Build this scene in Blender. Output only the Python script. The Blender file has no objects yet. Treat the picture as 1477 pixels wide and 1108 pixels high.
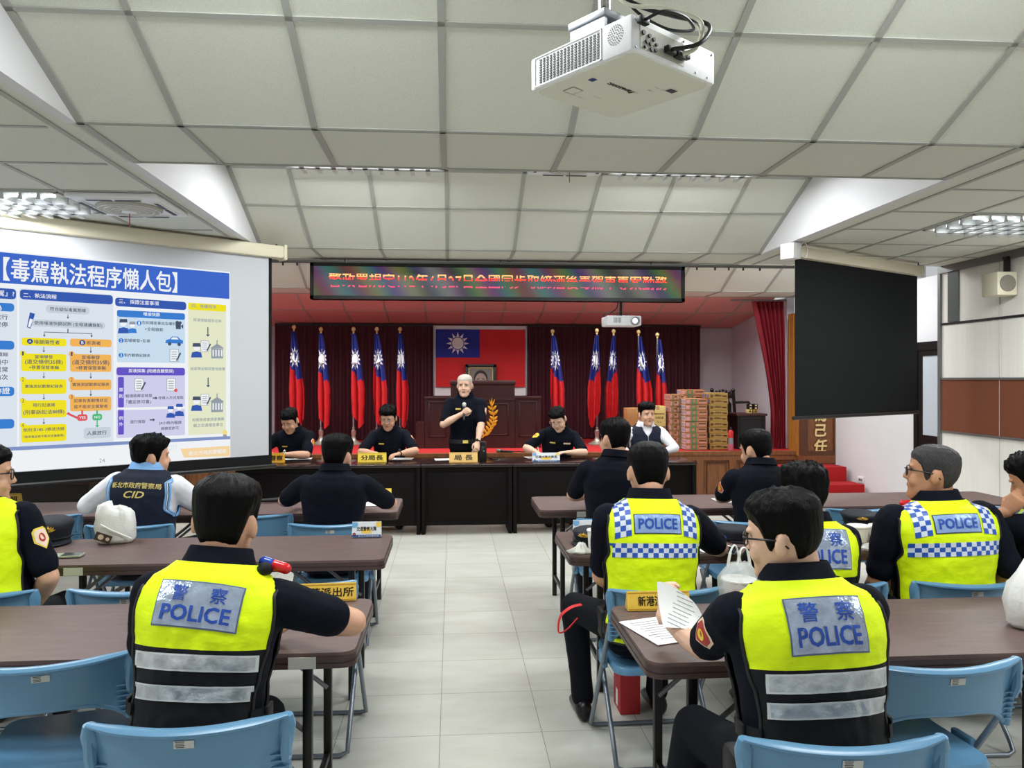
import bpy, bmesh, math, random
from mathutils import Vector, Matrix, noise
from mathutils.bvhtree import BVHTree
from math import sin, cos, pi, radians as RD
random.seed(7)
SC = bpy.context.scene
COL = SC.collection
V = Vector

# ------------------------------------------------------------------ camera frame
TH = RD(4.46)
FW = V((sin(TH), cos(TH), 0)); RT = V((cos(TH), -sin(TH), 0))
EYE = 1.65; FOC = 1110.0; CX = 738.5; HY = 547.0
def P(px, py, d):
    return FW * d + RT * ((px - CX) / FOC * d) + V((0, 0, EYE - (py - HY) / FOC * d))
def PZ(px, py, z):
    return P(px, py, (EYE - z) * FOC / (py - HY))
def PD(px, d, z=0.0):
    p = P(px, HY, d); p.z = z; return p
def PY(px, py, Y):
    k = (px - CX) / FOC
    d = Y / (FW.y + RT.y * k)
    return P(px, py, d)

# ------------------------------------------------------------------ materials
def lin(c):
    return tuple(((x / 255) / 12.92 if x / 255 <= .04045 else ((x / 255 + .055) / 1.055) ** 2.4) for x in c) + (1,)
_mats = {}
def mat(name, col, rough=.6, metal=0., spec=.5, noise_amt=0., noise_scale=20., bump=0., bump_scale=60., emit=None, estr=1., alpha=1., trans=0., stretch=None, col2=None, coat=0.):
    if name in _mats: return _mats[name]
    m = bpy.data.materials.new(name); m.use_nodes = True
    nt = m.node_tree; b = nt.nodes['Principled BSDF']
    b.inputs['Base Color'].default_value = lin(col)
    b.inputs['Roughness'].default_value = rough; b.inputs['Metallic'].default_value = metal
    b.inputs['Specular IOR Level'].default_value = spec
    b.inputs['Alpha'].default_value = alpha
    b.inputs['Transmission Weight'].default_value = trans
    b.inputs['Coat Weight'].default_value = coat
    if emit:
        b.inputs['Emission Color'].default_value = lin(emit); b.inputs['Emission Strength'].default_value = estr
    if noise_amt or bump or col2:
        tc = nt.nodes.new('ShaderNodeTexCoord'); mp = nt.nodes.new('ShaderNodeMapping')
        nt.links.new(tc.outputs['Object'], mp.inputs['Vector'])
        if stretch: mp.inputs['Scale'].default_value = stretch
    if noise_amt or col2:
        n = nt.nodes.new('ShaderNodeTexNoise'); n.inputs['Scale'].default_value = noise_scale; n.inputs['Detail'].default_value = 5
        nt.links.new(mp.outputs[0], n.inputs['Vector'])
        cr = nt.nodes.new('ShaderNodeValToRGB')
        c = lin(col)
        if col2:
            cr.color_ramp.elements[0].color = c; cr.color_ramp.elements[1].color = lin(col2)
        else:
            cr.color_ramp.elements[0].color = tuple(x * (1 - noise_amt) for x in c[:3]) + (1,)
            cr.color_ramp.elements[1].color = tuple(min(1, x * (1 + noise_amt)) for x in c[:3]) + (1,)
        cr.color_ramp.elements[0].position = .3; cr.color_ramp.elements[1].position = .7
        nt.links.new(n.outputs['Fac'], cr.inputs['Fac']); nt.links.new(cr.outputs[0], b.inputs['Base Color'])
    if bump:
        n2 = nt.nodes.new('ShaderNodeTexNoise'); n2.inputs['Scale'].default_value = bump_scale; n2.inputs['Detail'].default_value = 4
        nt.links.new(mp.outputs[0], n2.inputs['Vector'])
        bp = nt.nodes.new('ShaderNodeBump'); bp.inputs['Strength'].default_value = bump; bp.inputs['Distance'].default_value = .01
        nt.links.new(n2.outputs['Fac'], bp.inputs['Height']); nt.links.new(bp.outputs[0], b.inputs['Normal'])
    _mats[name] = m
    return m
def emat(name, col, s=1.0):
    if name in _mats: return _mats[name]
    m = bpy.data.materials.new(name); m.use_nodes = True; nt = m.node_tree
    nt.nodes.remove(nt.nodes['Principled BSDF'])
    e = nt.nodes.new('ShaderNodeEmission'); e.inputs[0].default_value = lin(col); e.inputs[1].default_value = s
    nt.links.new(e.outputs[0], nt.nodes['Material Output'].inputs[0])
    _mats[name] = m
    return m

# ------------------------------------------------------------------ mesh builder
class MB:
    def __init__(s): s.v = []; s.f = []; s.m = []; s.mi = 0
    def add(s, vs, fs, M=None, mi=None):
        b = len(s.v)
        s.v.extend([(M @ V(x)) if M is not None else V(x) for x in vs])
        for f in fs:
            s.f.append(tuple(b + i for i in f)); s.m.append(s.mi if mi is None else mi)
        return s
    def box(s, c, size, M=None, mi=None, r=0):
        hx, hy, hz = size[0] / 2, size[1] / 2, size[2] / 2
        if r > 0:
            bm = bmesh.new(); bmesh.ops.create_cube(bm, size=1)
            for v in bm.verts: v.co = V((v.co.x * size[0], v.co.y * size[1], v.co.z * size[2]))
            bmesh.ops.bevel(bm, geom=bm.edges[:], offset=min(r, min(size) * .45), segments=2, affect='EDGES', profile=.5)
            vs = [v.co + V(c) for v in bm.verts]; fs = [[v.index for v in f.verts] for f in bm.faces]; bm.free()
            return s.add(vs, fs, M, mi)
        vs = [(c[0] + x * hx, c[1] + y * hy, c[2] + z * hz) for z in (-1, 1) for y in (-1, 1) for x in (-1, 1)]
        return s.add(vs, [(0, 2, 3, 1), (4, 5, 7, 6), (0, 1, 5, 4), (2, 6, 7, 3), (0, 4, 6, 2), (1, 3, 7, 5)], M, mi)
    def bb(s, a, b, M=None, mi=None, r=0):
        a, b = V(a), V(b)
        return s.box((a + b) / 2, [abs(q) for q in (b - a)], M, mi, r)
    def loft(s, rings, cap=True, M=None, mi=None, closed=True):
        n = len(rings[0]); vs = [p for r in rings for p in r]; fs = []
        for i in range(len(rings) - 1):
            for j in range(n if closed else n - 1):
                k = (j + 1) % n
                fs.append((i * n + j, i * n + k, (i + 1) * n + k, (i + 1) * n + j))
        if cap and closed:
            fs.append(tuple(range(n - 1, -1, -1))); fs.append(tuple((len(rings) - 1) * n + j for j in range(n)))
        return s.add(vs, fs, M, mi)
    def tube(s, pts, r, seg=8, cap=True, M=None, mi=None, closed=False, flat=None):
        pts = [V(p) for p in pts]; n = len(pts); rr = r if isinstance(r, (list, tuple)) else [r] * n
        rings = []; up = None
        for i, p in enumerate(pts):
            a = pts[(i - 1) % n] if closed or i else p; b = pts[(i + 1) % n] if closed or i < n - 1 else p
            t = (b - a)
            t = t.normalized() if t.length > 1e-9 else V((0, 0, 1))
            if up is None:
                up = V((0, 0, 1)) if abs(t.z) < .9 else V((0, 1, 0))
            x = up - t * up.dot(t)
            if x.length < 1e-6: x = t.orthogonal()
            x.normalize(); up = x; y = t.cross(x)
            fl = flat or (1, 1)
            rings.append([p + x * (cos(2 * pi * j / seg) * rr[i] * fl[0]) + y * (sin(2 * pi * j / seg) * rr[i] * fl[1]) for j in range(seg)])
        if closed: rings.append(rings[0])
        return s.loft(rings, cap and not closed, M, mi)
    def caps(s, pts, r, seg=10, M=None, mi=None):
        "tube with rounded ends"
        pts = [V(p) for p in pts]; rr = list(r) if isinstance(r, (list, tuple)) else [r] * len(pts)
        a = (pts[0] - pts[1]).normalized(); b = (pts[-1] - pts[-2]).normalized()
        P2, R2 = [], []
        for k in (1.0, .85, .5): P2.append(pts[0] + a * rr[0] * k); R2.append(max(.08, (1 - k * k)) ** .5 * rr[0] if k < 1 else rr[0] * .15)
        P2 += pts; R2 += rr
        for k in (.5, .85, 1.0): P2.append(pts[-1] + b * rr[-1] * k); R2.append(max(.08, (1 - k * k)) ** .5 * rr[-1] if k < 1 else rr[-1] * .15)
        return s.tube(P2, R2, seg, True, M, mi)
    def lathe(s, prof, seg=20, M=None, mi=None, cap=True):
        rings = [[(r * cos(2 * pi * j / seg), r * sin(2 * pi * j / seg), z) for j in range(seg)] for r, z in prof]
        return s.loft(rings, cap, M, mi)
    def prism(s, poly, z0, z1, M=None, mi=None):
        n = len(poly)
        vs = [(x, y, z0) for x, y in poly] + [(x, y, z1) for x, y in poly]
        fs = [tuple(range(n - 1, -1, -1)), tuple(range(n, 2 * n))] + [(i, (i + 1) % n, n + (i + 1) % n, n + i) for i in range(n)]
        return s.add(vs, fs, M, mi)
    def ball(s, c, r, seg=14, M=None, mi=None, rot=None):
        r = r if isinstance(r, (list, tuple)) else (r, r, r)
        k = seg // 2; rings = []
        for i in range(k + 1):
            a = -pi / 2 + pi * (i + .001 if i == 0 else i - .001 if i == k else i) / k
            if i == 0: a = -pi / 2 + .06
            if i == k: a = pi / 2 - .06
            ring = [V((cos(a) * cos(2 * pi * j / seg) * r[0], cos(a) * sin(2 * pi * j / seg) * r[1], sin(a) * r[2])) for j in range(seg)]
            if rot is not None: ring = [rot @ p for p in ring]
            rings.append([p + V(c) for p in ring])
        return s.loft(rings, True, M, mi)
    def grid(s, pts, M=None, mi=None, mfun=None, skip=None):
        ny, nx = len(pts), len(pts[0]); b = len(s.v)
        s.v.extend([(M @ V(p)) if M is not None else V(p) for r in pts for p in r])
        for i in range(ny - 1):
            for j in range(nx - 1):
                if skip and skip(i, j): continue
                s.f.append((b + i * nx + j, b + i * nx + j + 1, b + (i + 1) * nx + j + 1, b + (i + 1) * nx + j))
                s.m.append(mfun(i, j) if mfun else (s.mi if mi is None else mi))
        return s
    def mesh(s, name, mats=(), smooth=None):
        me = bpy.data.meshes.new(name)
        me.from_pydata([tuple(v) for v in s.v], [], s.f)
        for m in mats: me.materials.append(m)
        me.polygons.foreach_set('material_index', s.m)
        if smooth is not None:
            me.polygons.foreach_set('use_smooth', [True] * len(me.polygons))
            if smooth < 179: me.set_sharp_from_angle(angle=RD(smooth))
        me.update()
        return me
    def build(s, name, mats, parent=None, smooth=35, loc=None, rz=None):
        if not isinstance(mats, (list, tuple)): mats = [mats]
        o = bpy.data.objects.new(name, s.mesh(name, mats, smooth)); COL.objects.link(o)
        if parent is not None: o.parent = parent
        if loc is not None: o.location = loc
        if rz is not None: o.rotation_euler = (0, 0, rz)
        return o

def tag(o, label=None, cat=None, group=None, kind=None):
    if label: o['label'] = label
    if cat: o['category'] = cat
    if group: o['group'] = group
    if kind: o['kind'] = kind
    return o
def thing(name, label, cat, loc=(0, 0, 0), rz=0., group=None, rot=None):
    o = bpy.data.objects.new(name, None); COL.objects.link(o); o.empty_display_size = .05
    o.location = loc; o.rotation_euler = rot if rot else (0, 0, rz)
    return tag(o, label, cat, group)
_kids = {}
def dup(root, label=None, loc=None, rz=None, group=None):
    def cp(o, par):
        c = o.copy(); COL.objects.link(c)
        if par is not None: c.parent = par
        for ch in list(o.children): cp(ch, c)
        return c
    r = cp(root, None)
    if label: r['label'] = label
    if group: r['group'] = group
    if loc is not None: r.location = loc
    if rz is not None: r.rotation_euler = (0, 0, rz)
    return r
def struct(mb, name, mats, smooth=35):
    return tag(mb.build(name, mats, None, smooth), kind='structure')

# ------------------------------------------------------------------ text
_tx = {}
def text2d(s, bold=0.0, res=2, shear=0., _raw=False):
    "list of 2-D verts and faces; height unit = em; centred on its own box"
    k = (s, bold, res, shear)
    if k in _tx: return _tx[k]
    if bold and not _raw:          # thicker strokes: the same outlines laid down several times, slightly shifted
        v0, f0, w0, h0 = text2d(s, 0., res, shear); vs, fs = [], []
        n = 4 if bold < .04 else 8
        for q in range(n):
            a = 2 * pi * q / n + pi / 4; b = len(vs)
            vs += [(x + bold * cos(a), y + bold * sin(a)) for x, y in v0]; fs += [tuple(i + b for i in f) for f in f0]
        _tx[k] = (vs, fs, w0 + bold * 1.4, h0 + bold * 1.4); return _tx[k]
    c = bpy.data.curves.new('lettering', 'FONT'); c.body = s; c.size = 1; c.resolution_u = res; c.shear = shear
    o = bpy.data.objects.new('lettering', c)
    me = o.to_mesh()
    vs = [(v.co.x, v.co.y) for v in me.vertices]; fs = [tuple(p.vertices) for p in me.polygons]
    o.to_mesh_clear(); bpy.data.objects.remove(o); bpy.data.curves.remove(c)
    if not vs: vs, fs = [(0, 0)], []
    x0 = min(x for x, y in vs); x1 = max(x for x, y in vs); y0 = min(y for x, y in vs); y1 = max(y for x, y in vs)
    vs = [(x - (x0 + x1) / 2, y - (y0 + y1) / 2) for x, y in vs]
    _tx[k] = (vs, fs, x1 - x0, y1 - y0)
    return _tx[k]
def put_text(mb, s, M, w=None, h=None, mi=0, bold=.015, z=.001, shear=0., thick=0):
    "flat lettering in the plane of M (x right, y up, z out), fitted to w and/or h"
    vs, fs, tw, th = text2d(s, bold, 2, shear)
    sx = w / tw if w else None; sy = h / th if h else None
    if sx is None: sx = sy
    if sy is None: sy = sx
    mb.add([(x * sx, y * sy, z) for x, y in vs], fs, M, mi)
def subdiv(vs, fs, L):
    bm = bmesh.new(); bv = [bm.verts.new((x, y, 0)) for x, y in vs]
    for f in fs:
        try: bm.faces.new([bv[i] for i in f])
        except Exception: pass
    for _ in range(5):
        e = [x for x in bm.edges if x.calc_length() > L]
        if not e: break
        bmesh.ops.subdivide_edges(bm, edges=e, cuts=1)
        bmesh.ops.triangulate(bm, faces=[f for f in bm.faces if len(f.verts) > 4])
    bm.verts.index_update()
    r = [(v.co.x, v.co.y) for v in bm.verts], [tuple(v.index for v in f.verts) for f in bm.faces]
    bm.free(); return r
def project(mb, bvh, vs, fs, M, off, mi=0, sub=None, dist=1.2, maxd=None):
    "throw flat polygons along -z of M onto a surface"
    if sub: vs, fs = subdiv(vs, fs, sub)
    d = -(M.to_3x3() @ V((0, 0, 1))).normalized(); out = []; ok = []; last = None
    for x, y in vs:
        o = M @ V((x, y, 0)); h = bvh.ray_cast(o, d, maxd or dist)
        if h[0] is None:
            ok.append(False); out.append(o)
        else:
            ok.append(True); out.append(h[0] - d * off)
    b = len(mb.v); mb.v.extend(out)
    for k, f in enumerate(fs):
        if all(ok[i] for i in f):
            mb.f.append(tuple(b + i for i in f)); mb.m.append(mi[k] if isinstance(mi, list) else mi)
def rectgrid(w, h, nx, ny, cx=0, cy=0):
    vs = [(cx - w / 2 + w * i / nx, cy - h / 2 + h * j / ny) for j in range(ny + 1) for i in range(nx + 1)]
    fs = [(j * (nx + 1) + i, j * (nx + 1) + i + 1, (j + 1) * (nx + 1) + i + 1, (j + 1) * (nx + 1) + i) for j in range(ny) for i in range(nx)]
    return vs, fs
def rrect(w, h, r, n=4, cx=0, cy=0):
    pts = []
    for qx, qy, a0 in ((1, 1, 0), (-1, 1, 90), (-1, -1, 180), (1, -1, 270)):
        for k in range(n + 1):
            a = RD(a0 + 90 * k / n)
            pts.append((cx + qx * (w / 2 - r) + r * cos(a), cy + qy * (h / 2 - r) + r * sin(a)))
    return pts
def circ(r, n=20, cx=0, cy=0, ry=None):
    return [(cx + r * cos(2 * pi * i / n), cy + (ry or r) * sin(2 * pi * i / n)) for i in range(n)]
def frame(o, x, y):
    x = V(x).normalized(); y = V(y); y = (y - x * y.dot(x)).normalized(); z = x.cross(y)
    return Matrix(((x.x, y.x, z.x, o[0]), (x.y, y.y, z.y, o[1]), (x.z, y.z, z.z, o[2]), (0, 0, 0, 1)))
def T(x, y, z): return Matrix.Translation((x, y, z))
def RZ(a): return Matrix.Rotation(a, 4, 'Z')
def RX(a): return Matrix.Rotation(a, 4, 'X')
def RY(a): return Matrix.Rotation(a, 4, 'Y')
def bvh_of(mb_or_me):
    if isinstance(mb_or_me, MB): return BVHTree.FromPolygons(mb_or_me.v, mb_or_me.f)
    me = mb_or_me
    return BVHTree.FromPolygons([v.co.copy() for v in me.vertices], [tuple(p.vertices) for p in me.polygons])
def remesh(mb, voxel, smooth=2, fac=.5):
    me = mb.mesh('tmp'); o = bpy.data.objects.new('tmp', me); COL.objects.link(o)
    m = o.modifiers.new('r', 'REMESH'); m.mode = 'VOXEL'; m.voxel_size = voxel
    if smooth:
        k = o.modifiers.new('s', 'SMOOTH'); k.iterations = smooth; k.factor = fac
    dg = bpy.context.evaluated_depsgraph_get()
    r = bpy.data.meshes.new_from_object(o.evaluated_get(dg))
    bpy.data.objects.remove(o); bpy.data.meshes.remove(me)
    return r
def mesh_to_mb(me, mi=0):
    mb = MB(); mb.mi = mi
    mb.add([v.co.copy() for v in me.vertices], [tuple(p.vertices) for p in me.polygons])
    return mb

def each(name, mats, parent, items, fn, smooth=35):
    for it in items:
        m_ = MB(); fn(m_, it); m_.build(name, mats, parent, smooth)
# ================================================================== SETTING
M_tile = mat('ceiling_tile', (219, 221, 209), .9, noise_amt=.05, noise_scale=160, bump=.25, bump_scale=260)
M_bar = mat('ceiling_bar', (172, 173, 166), .6, metal=.1)
M_barw = mat('ceiling_bar_white', (206, 206, 200), .5)
M_white = mat('white_paint', (222, 222, 225), .8, noise_amt=.02, noise_scale=3)
M_wall = mat('wall_panel', (226, 223, 216), .7, noise_amt=.03, noise_scale=30, stretch=(1, 1, .05))
M_stagewall = mat('stage_wall_paint', (214, 212, 220), .85, noise_amt=.04, noise_scale=2)
M_black = mat('black_paint', (14, 14, 15), .45)
M_blackmatte = mat('black_matte', (13, 14, 16), .8, spec=.25)
M_rail = mat('grey_rail', (120, 120, 120), .45, metal=.5)
M_carpet = mat('red_carpet', (170, 12, 18), .9, noise_amt=.15, noise_scale=150, bump=.3, bump_scale=300)
M_wood = mat('stage_wood', (134, 84, 46), .45, noise_scale=9, stretch=(6, 6, .7), col2=(106, 62, 32))
M_woodd = mat('stage_wood_dark', (84, 48, 26), .5, noise_amt=.2, noise_scale=12, stretch=(6, 6, .6))
M_woodgold = mat('golden_wood', (176, 118, 52), .4, noise_scale=10, stretch=(8, 8, .5), col2=(150, 94, 38))
M_mahog = mat('mahogany', (58, 22, 22), .4, noise_amt=.25, noise_scale=10, stretch=(5, 5, .6))
M_brownfab = mat('brown_fabric', (112, 58, 30), .9, noise_amt=.1, noise_scale=120, bump=.2, bump_scale=300)
M_curt = mat('maroon_curtain', (66, 14, 30), .75, noise_amt=.15, noise_scale=60)
M_curtr = mat('red_curtain', (132, 18, 36), .7, noise_amt=.12, noise_scale=40)
M_chrome = mat('chrome', (200, 202, 206), .2, metal=.9)
M_steel = mat('steel', (150, 154, 160), .4, metal=.6)
M_louv = mat('louvre_metal', (205, 208, 210), .3, metal=.55)
M_cream = mat('cream_plastic', (222, 214, 190), .5)
M_wplastic = mat('white_plastic', (235, 236, 238), .4)

# floor: pale tiles with thin joints, procedural
def floor_mat():
    m = bpy.data.materials.new('floor_tile'); m.use_nodes = True; nt = m.node_tree; b = nt.nodes['Principled BSDF']
    tc = nt.nodes.new('ShaderNodeTexCoord'); mp = nt.nodes.new('ShaderNodeMapping')
    mp.inputs['Location'].default_value = (0.055, 0.21, 0)
    nt.links.new(tc.outputs['Object'], mp.inputs[0])
    br = nt.nodes.new('ShaderNodeTexBrick'); br.offset = 0; br.squash = 1
    br.inputs['Scale'].default_value = 1; br.inputs['Brick Width'].default_value = .4735; br.inputs['Row Height'].default_value = .4735
    br.inputs['Mortar Size'].default_value = .0016; br.inputs['Mortar Smooth'].default_value = .1
    br.inputs['Color1'].default_value = lin((211, 211, 203)); br.inputs['Color2'].default_value = lin((203, 203, 195)); br.inputs['Mortar'].default_value = lin((128, 124, 114))
    nt.links.new(mp.outputs[0], br.inputs['Vector'])
    n = nt.nodes.new('ShaderNodeTexNoise'); n.inputs['Scale'].default_value = 5; n.inputs['Detail'].default_value = 8; n.inputs['Roughness'].default_value = .65
    mp2 = nt.nodes.new('ShaderNodeMapping'); mp2.inputs['Scale'].default_value = (.5, 1.6, 1); nt.links.new(tc.outputs['Object'], mp2.inputs[0]); nt.links.new(mp2.outputs[0], n.inputs['Vector'])
    mx = nt.nodes.new('ShaderNodeMix'); mx.data_type = 'RGBA'; mx.blend_type = 'MULTIPLY'; mx.inputs['Factor'].default_value = 1
    cr = nt.nodes.new('ShaderNodeValToRGB'); cr.color_ramp.elements[0].position = .3; cr.color_ramp.elements[0].color = (.84, .83, .8, 1); cr.color_ramp.elements[1].position = .75
    nt.links.new(n.outputs['Fac'], cr.inputs[0]); nt.links.new(br.outputs['Color'], mx.inputs[6]); nt.links.new(cr.outputs[0], mx.inputs[7])
    nt.links.new(mx.outputs[2], b.inputs['Base Color'])
    rr = nt.nodes.new('ShaderNodeMapRange'); rr.inputs['To Min'].default_value = .22; rr.inputs['To Max'].default_value = .42
    nt.links.new(n.outputs['Fac'], rr.inputs['Value']); nt.links.new(rr.outputs[0], b.inputs['Roughness'])
    b.inputs['Specular IOR Level'].default_value = .45
    return m
fl = MB(); fl.bb((-4.6, -2.5, -.1), (5.6, 9.65, 0)); struct(fl, 'floor', floor_mat())

XL, XR = -1.6, 2.7
ZC = 2.75; ZH = 3.17
XLINES = [-1.17, -.60, -.04, .53, 1.10, 1.66, 2.23]
FOLDS = [.30, 3.43, 6.56, 9.42]
# ---- vaulted central ceiling: folded panels, each module slopes down, runs flat, then steps up
def vault():
    mb = MB(); prof = []
    SL = .96
    Y0 = -1.6
    prof = [(Y0, ZH)]
    for k, yf in enumerate(FOLDS):
        prof += [(yf - SL, ZH), (yf, ZC), (yf + .6, ZC)]
        if k < 3: prof += [(yf + .62, ZH)]
    for (ya, za), (yb, zb) in zip(prof, prof[1:]):
        wide = ya > 7.1; XL, XR = (-4.6, 5.6) if wide else (-1.6, 2.7); xlines = [-.04 + .567 * k for k in range(-8, 10)] if wide else XLINES
        mb.mi = 0
        th = .02
        mb.add([(XL, ya, za), (XR, ya, za), (XR, yb, zb), (XL, yb, zb), (XL, ya, za + th), (XR, ya, za + th), (XR, yb, zb + th), (XL, yb, zb + th)],
               [(0, 1, 2, 3), (7, 6, 5, 4), (0, 4, 5, 1), (2, 6, 7, 3), (1, 5, 6, 2), (0, 3, 7, 4)])
        if abs(yb - ya) < .05: continue
        d = V((0, yb - ya, zb - za)); L = d.length; d.normalize(); n = V((0, d.z, -d.y))
        def bar(x0, x1, t0, t1, mi):
            o = V((0, ya, za)); q = []
            for s in (.0005, .007):
                for x, t in ((x0, t0), (x1, t0), (x1, t1), (x0, t1)):
                    p = o + d * t + n * s; q.append((x, p.y, p.z))
            mb.add(q, [(4, 5, 6, 7), (0, 1, 5, 4), (1, 2, 6, 5), (2, 3, 7, 6), (3, 0, 4, 7)], None, mi)
        for x in xlines: bar(x - .014, x + .014, 0, L, 1)
        for x in (XL + .012, XR - .012): bar(x - .018, x + .018, 0, L, 1)
        ts = [0, L]
        if zb < za - .1: ts = [L, L - .585, .012]
        for t in ts: bar(XL, XR, max(0, t - .011), min(L, t + .011), 1)
    return struct(mb, 'ceiling', [M_tile, M_bar], 20)
vault()
# white fascia walls on both sides of the raised part
def fascia(name, X, out):
    mb = MB(); Y0 = -1.6
    for k, yf in enumerate(FOLDS[:3]):
        start = Y0 if k == 0 else FOLDS[k - 1] + .6
        pts = [(start, ZC - .004), (yf, ZC - .004), (yf - .96, ZH + .02), (start, ZH + .02)]
        a = [(X, y, z) for y, z in pts]; b = [(X + out * .05, y, z) for y, z in pts]
        mb.add(a + b, [(0, 1, 2, 3), (7, 6, 5, 4), (0, 4, 5, 1), (1, 5, 6, 2), (2, 6, 7, 3), (3, 7, 4, 0)])
    return struct(mb, name, M_white)
fascia('wall_fascia_left', XL - .001, -1); fascia('wall_fascia_right', XR + .001, 1)

def flat_ceiling(name, x0, x1, y0, y1, xl, yl, bars_y):
    mb = MB(); mb.bb((x0 + .03 * (x0 > 0), y0, ZC), (x1 - .03 * (x1 < 0), y1, ZC + .02), mi=0)
    for x in xl: mb.bb((x - .013, y0, ZC - .006), (x + .013, y1, ZC - .0005), mi=1)
    for y in yl: mb.bb((x0 + .16 * (x0 > 0), y - .011, ZC - .005), (x1 - .16 * (x0 < 0), y + .011, ZC - .0005), mi=1)
    return struct(mb, name, [M_tile, M_bar, M_white], 20)
flat_ceiling('ceiling_right', XR, 5.6, -1.6, 7.17, [2.87, 3.43, 3.99, 4.55, 5.1], [4.24 + .59 * k for k in range(-9, 5)], 0)
flat_ceiling('ceiling_left', -4.6, XL, -1.6, 7.17, [-1.72, -2.28, -2.85, -3.42, -3.99], [4.08 + .582 * k for k in range(-9, 6)], 0)
# stage ceiling, sloping down to the back curtain
sc_ = MB()
prof = [(10.37, 2.80), (11.0, 2.62), (12.1, 2.475)]
for (ya, za), (yb, zb) in zip(prof, prof[1:]):
    sc_.add([(-4.6, ya, za), (4.5, ya, za), (4.5, yb, zb), (-4.6, yb, zb), (-4.6, ya, za + .03), (4.5, ya, za + .03), (4.5, yb, zb + .03), (-4.6, yb, zb + .03)],
            [(0, 1, 2, 3), (7, 6, 5, 4), (0, 4, 5, 1), (2, 6, 7, 3), (1, 5, 6, 2), (0, 3, 7, 4)], None, 0)
    for i in range(16):
        x = -4.3 + i * .56
        sc_.add([(x - .012, ya, za - .004), (x + .012, ya, za - .004), (x + .012, yb, zb - .004), (x - .012, yb, zb - .004)], [(0, 1, 2, 3)], None, 1)
    sc_.bb((-4.6, yb - .015, zb - .006), (4.5, yb + .005, zb - .001), mi=1)
M_tile2 = mat('stage_ceiling_tile', (222, 158, 152), .9, noise_amt=.04, noise_scale=160)  # salmon base colour carries part of the red bounce from the carpet
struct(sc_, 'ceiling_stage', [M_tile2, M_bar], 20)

# ---- walls
w = MB(); w.bb((-4.7, -2.5, 0), (-4.6, 12.3, 3.2)); struct(w, 'wall_left', M_white)
# right: folding partition in horizontal bands
w = MB(); X0 = 4.78; Y0, Y1 = -2.5, 7.2
w.bb((X0, Y0, 0), (X0 + .1, Y1, ZC), mi=0)
w.bb((X0 - .006, Y0, 1.14), (X0, Y1, 1.655), mi=1)
for z, h, m_, o_ in ((1.14, .02, 2, .014), (1.655, .02, 2, .014), (2.185, .022, 3, .008), (ZC - .035, .07, 2, .03)):
    w.bb((X0 - o_, Y0, z - h / 2), (X0, Y1, z + h / 2), mi=m_)
w.bb((X0 - .01, Y1 - .28, 2.2), (X0, Y1 - .12, 2.7), mi=4)
w.bb((X0 - .02, Y1 - .02, 0), (X0 + .11, Y1 + .02, ZC), mi=2)
for k in range(7):
    y = Y1 - .82 - k * 1.2; w.bb((X0 - .0075, y - .002, 0), (X0 + .001, y + .002, 2.7), mi=5)
struct(w, 'wall_right', [M_wall, M_brownfab, M_rail, M_black, mat('smoked_strip', (92, 98, 98), .2), mat('seam', (190, 186, 180), .8)])
# white wall between the stage pillar and the door
def slabwall(name, a, b, z0, z1, m, th=.08):
    a, b = V(a), V(b); d = (b - a).normalized(); n = V((-d.y, d.x, 0)) * th
    mb = MB(); q = [a, b, b + n, a + n]
    mb.prism([(p.x, p.y) for p in q], z0, z1); return struct(mb, name, m)
A = PD(1203, 9.95); B = PD(1325, 8.45); Dr = PD(1385, 7.75)
slabwall('wall_stage_right', B, A, 0, ZC, M_white, -.08)
slabwall('wall_door_right', Dr, B, 2.05, ZC, M_white, -.08)
# dark door with a pale glazed panel
dd = (B - Dr); dl = dd.length; dd.normalize(); ang = math.atan2(dd.y, dd.x)
door = thing('door_1', 'black framed door with a tall glass panel beyond the grey folding partition', None, (Dr.x, Dr.y, 0), ang); door['kind'] = 'structure'
mb = MB(); mb.bb((0, 0, 0), (.16, .06, 2.05)); mb.bb((dl - .07, 0, 0), (dl, .06, 2.05)); mb.bb((.16, 0, 1.96), (dl - .07, .06, 2.05)); mb.build('door_frame', M_black, door)
mb = MB(); mb.bb((.16, .012, 0), (dl - .07, .05, 1.05)); mb.bb((.16, .012, 1.9), (dl - .07, .05, 1.96)); mb.bb((dl - .14, .012, 1.05), (dl - .07, .05, 1.9)); mb.build('door_leaf', M_black, door)
mb = MB(); mb.bb((.16, .022, 1.05), (dl - .14, .04, 1.9)); mb.build('glass_pane', mat('door_glass', (196, 204, 212), .12), door)
mb = MB()
for x in (.17, dl - .16): mb.bb((x, .004, 1.07), (x + .02, .014, 1.88))
for z in (1.07, 1.87): mb.bb((.17, .004, z), (dl - .14, .014, z + .015))
mb.build('glazing_bead', M_steel, door)
each('hinge', M_steel, door, (.5, 1.75), lambda m_, z: m_.bb((dl - .075, -.006, z), (dl - .055, .002, z + .09)))
# power outlet low on that wall
o_ = thing('wall_outlet', 'small white power outlet on the white wall beside the red steps', 'outlet', A.lerp(B, .36) + V((0, 0, .42)), math.atan2((B - A).y, (B - A).x))
mb = MB(); mb.box((0, -.008, 0), (.11, .014, .075), r=.003); mb.build('cover_plate', M_wplastic, o_)
each('socket', M_black, o_, (-.02, .005, .03), lambda m_, x: m_.box((x, -.0165, 0), (.012, .004, .03)))

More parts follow.
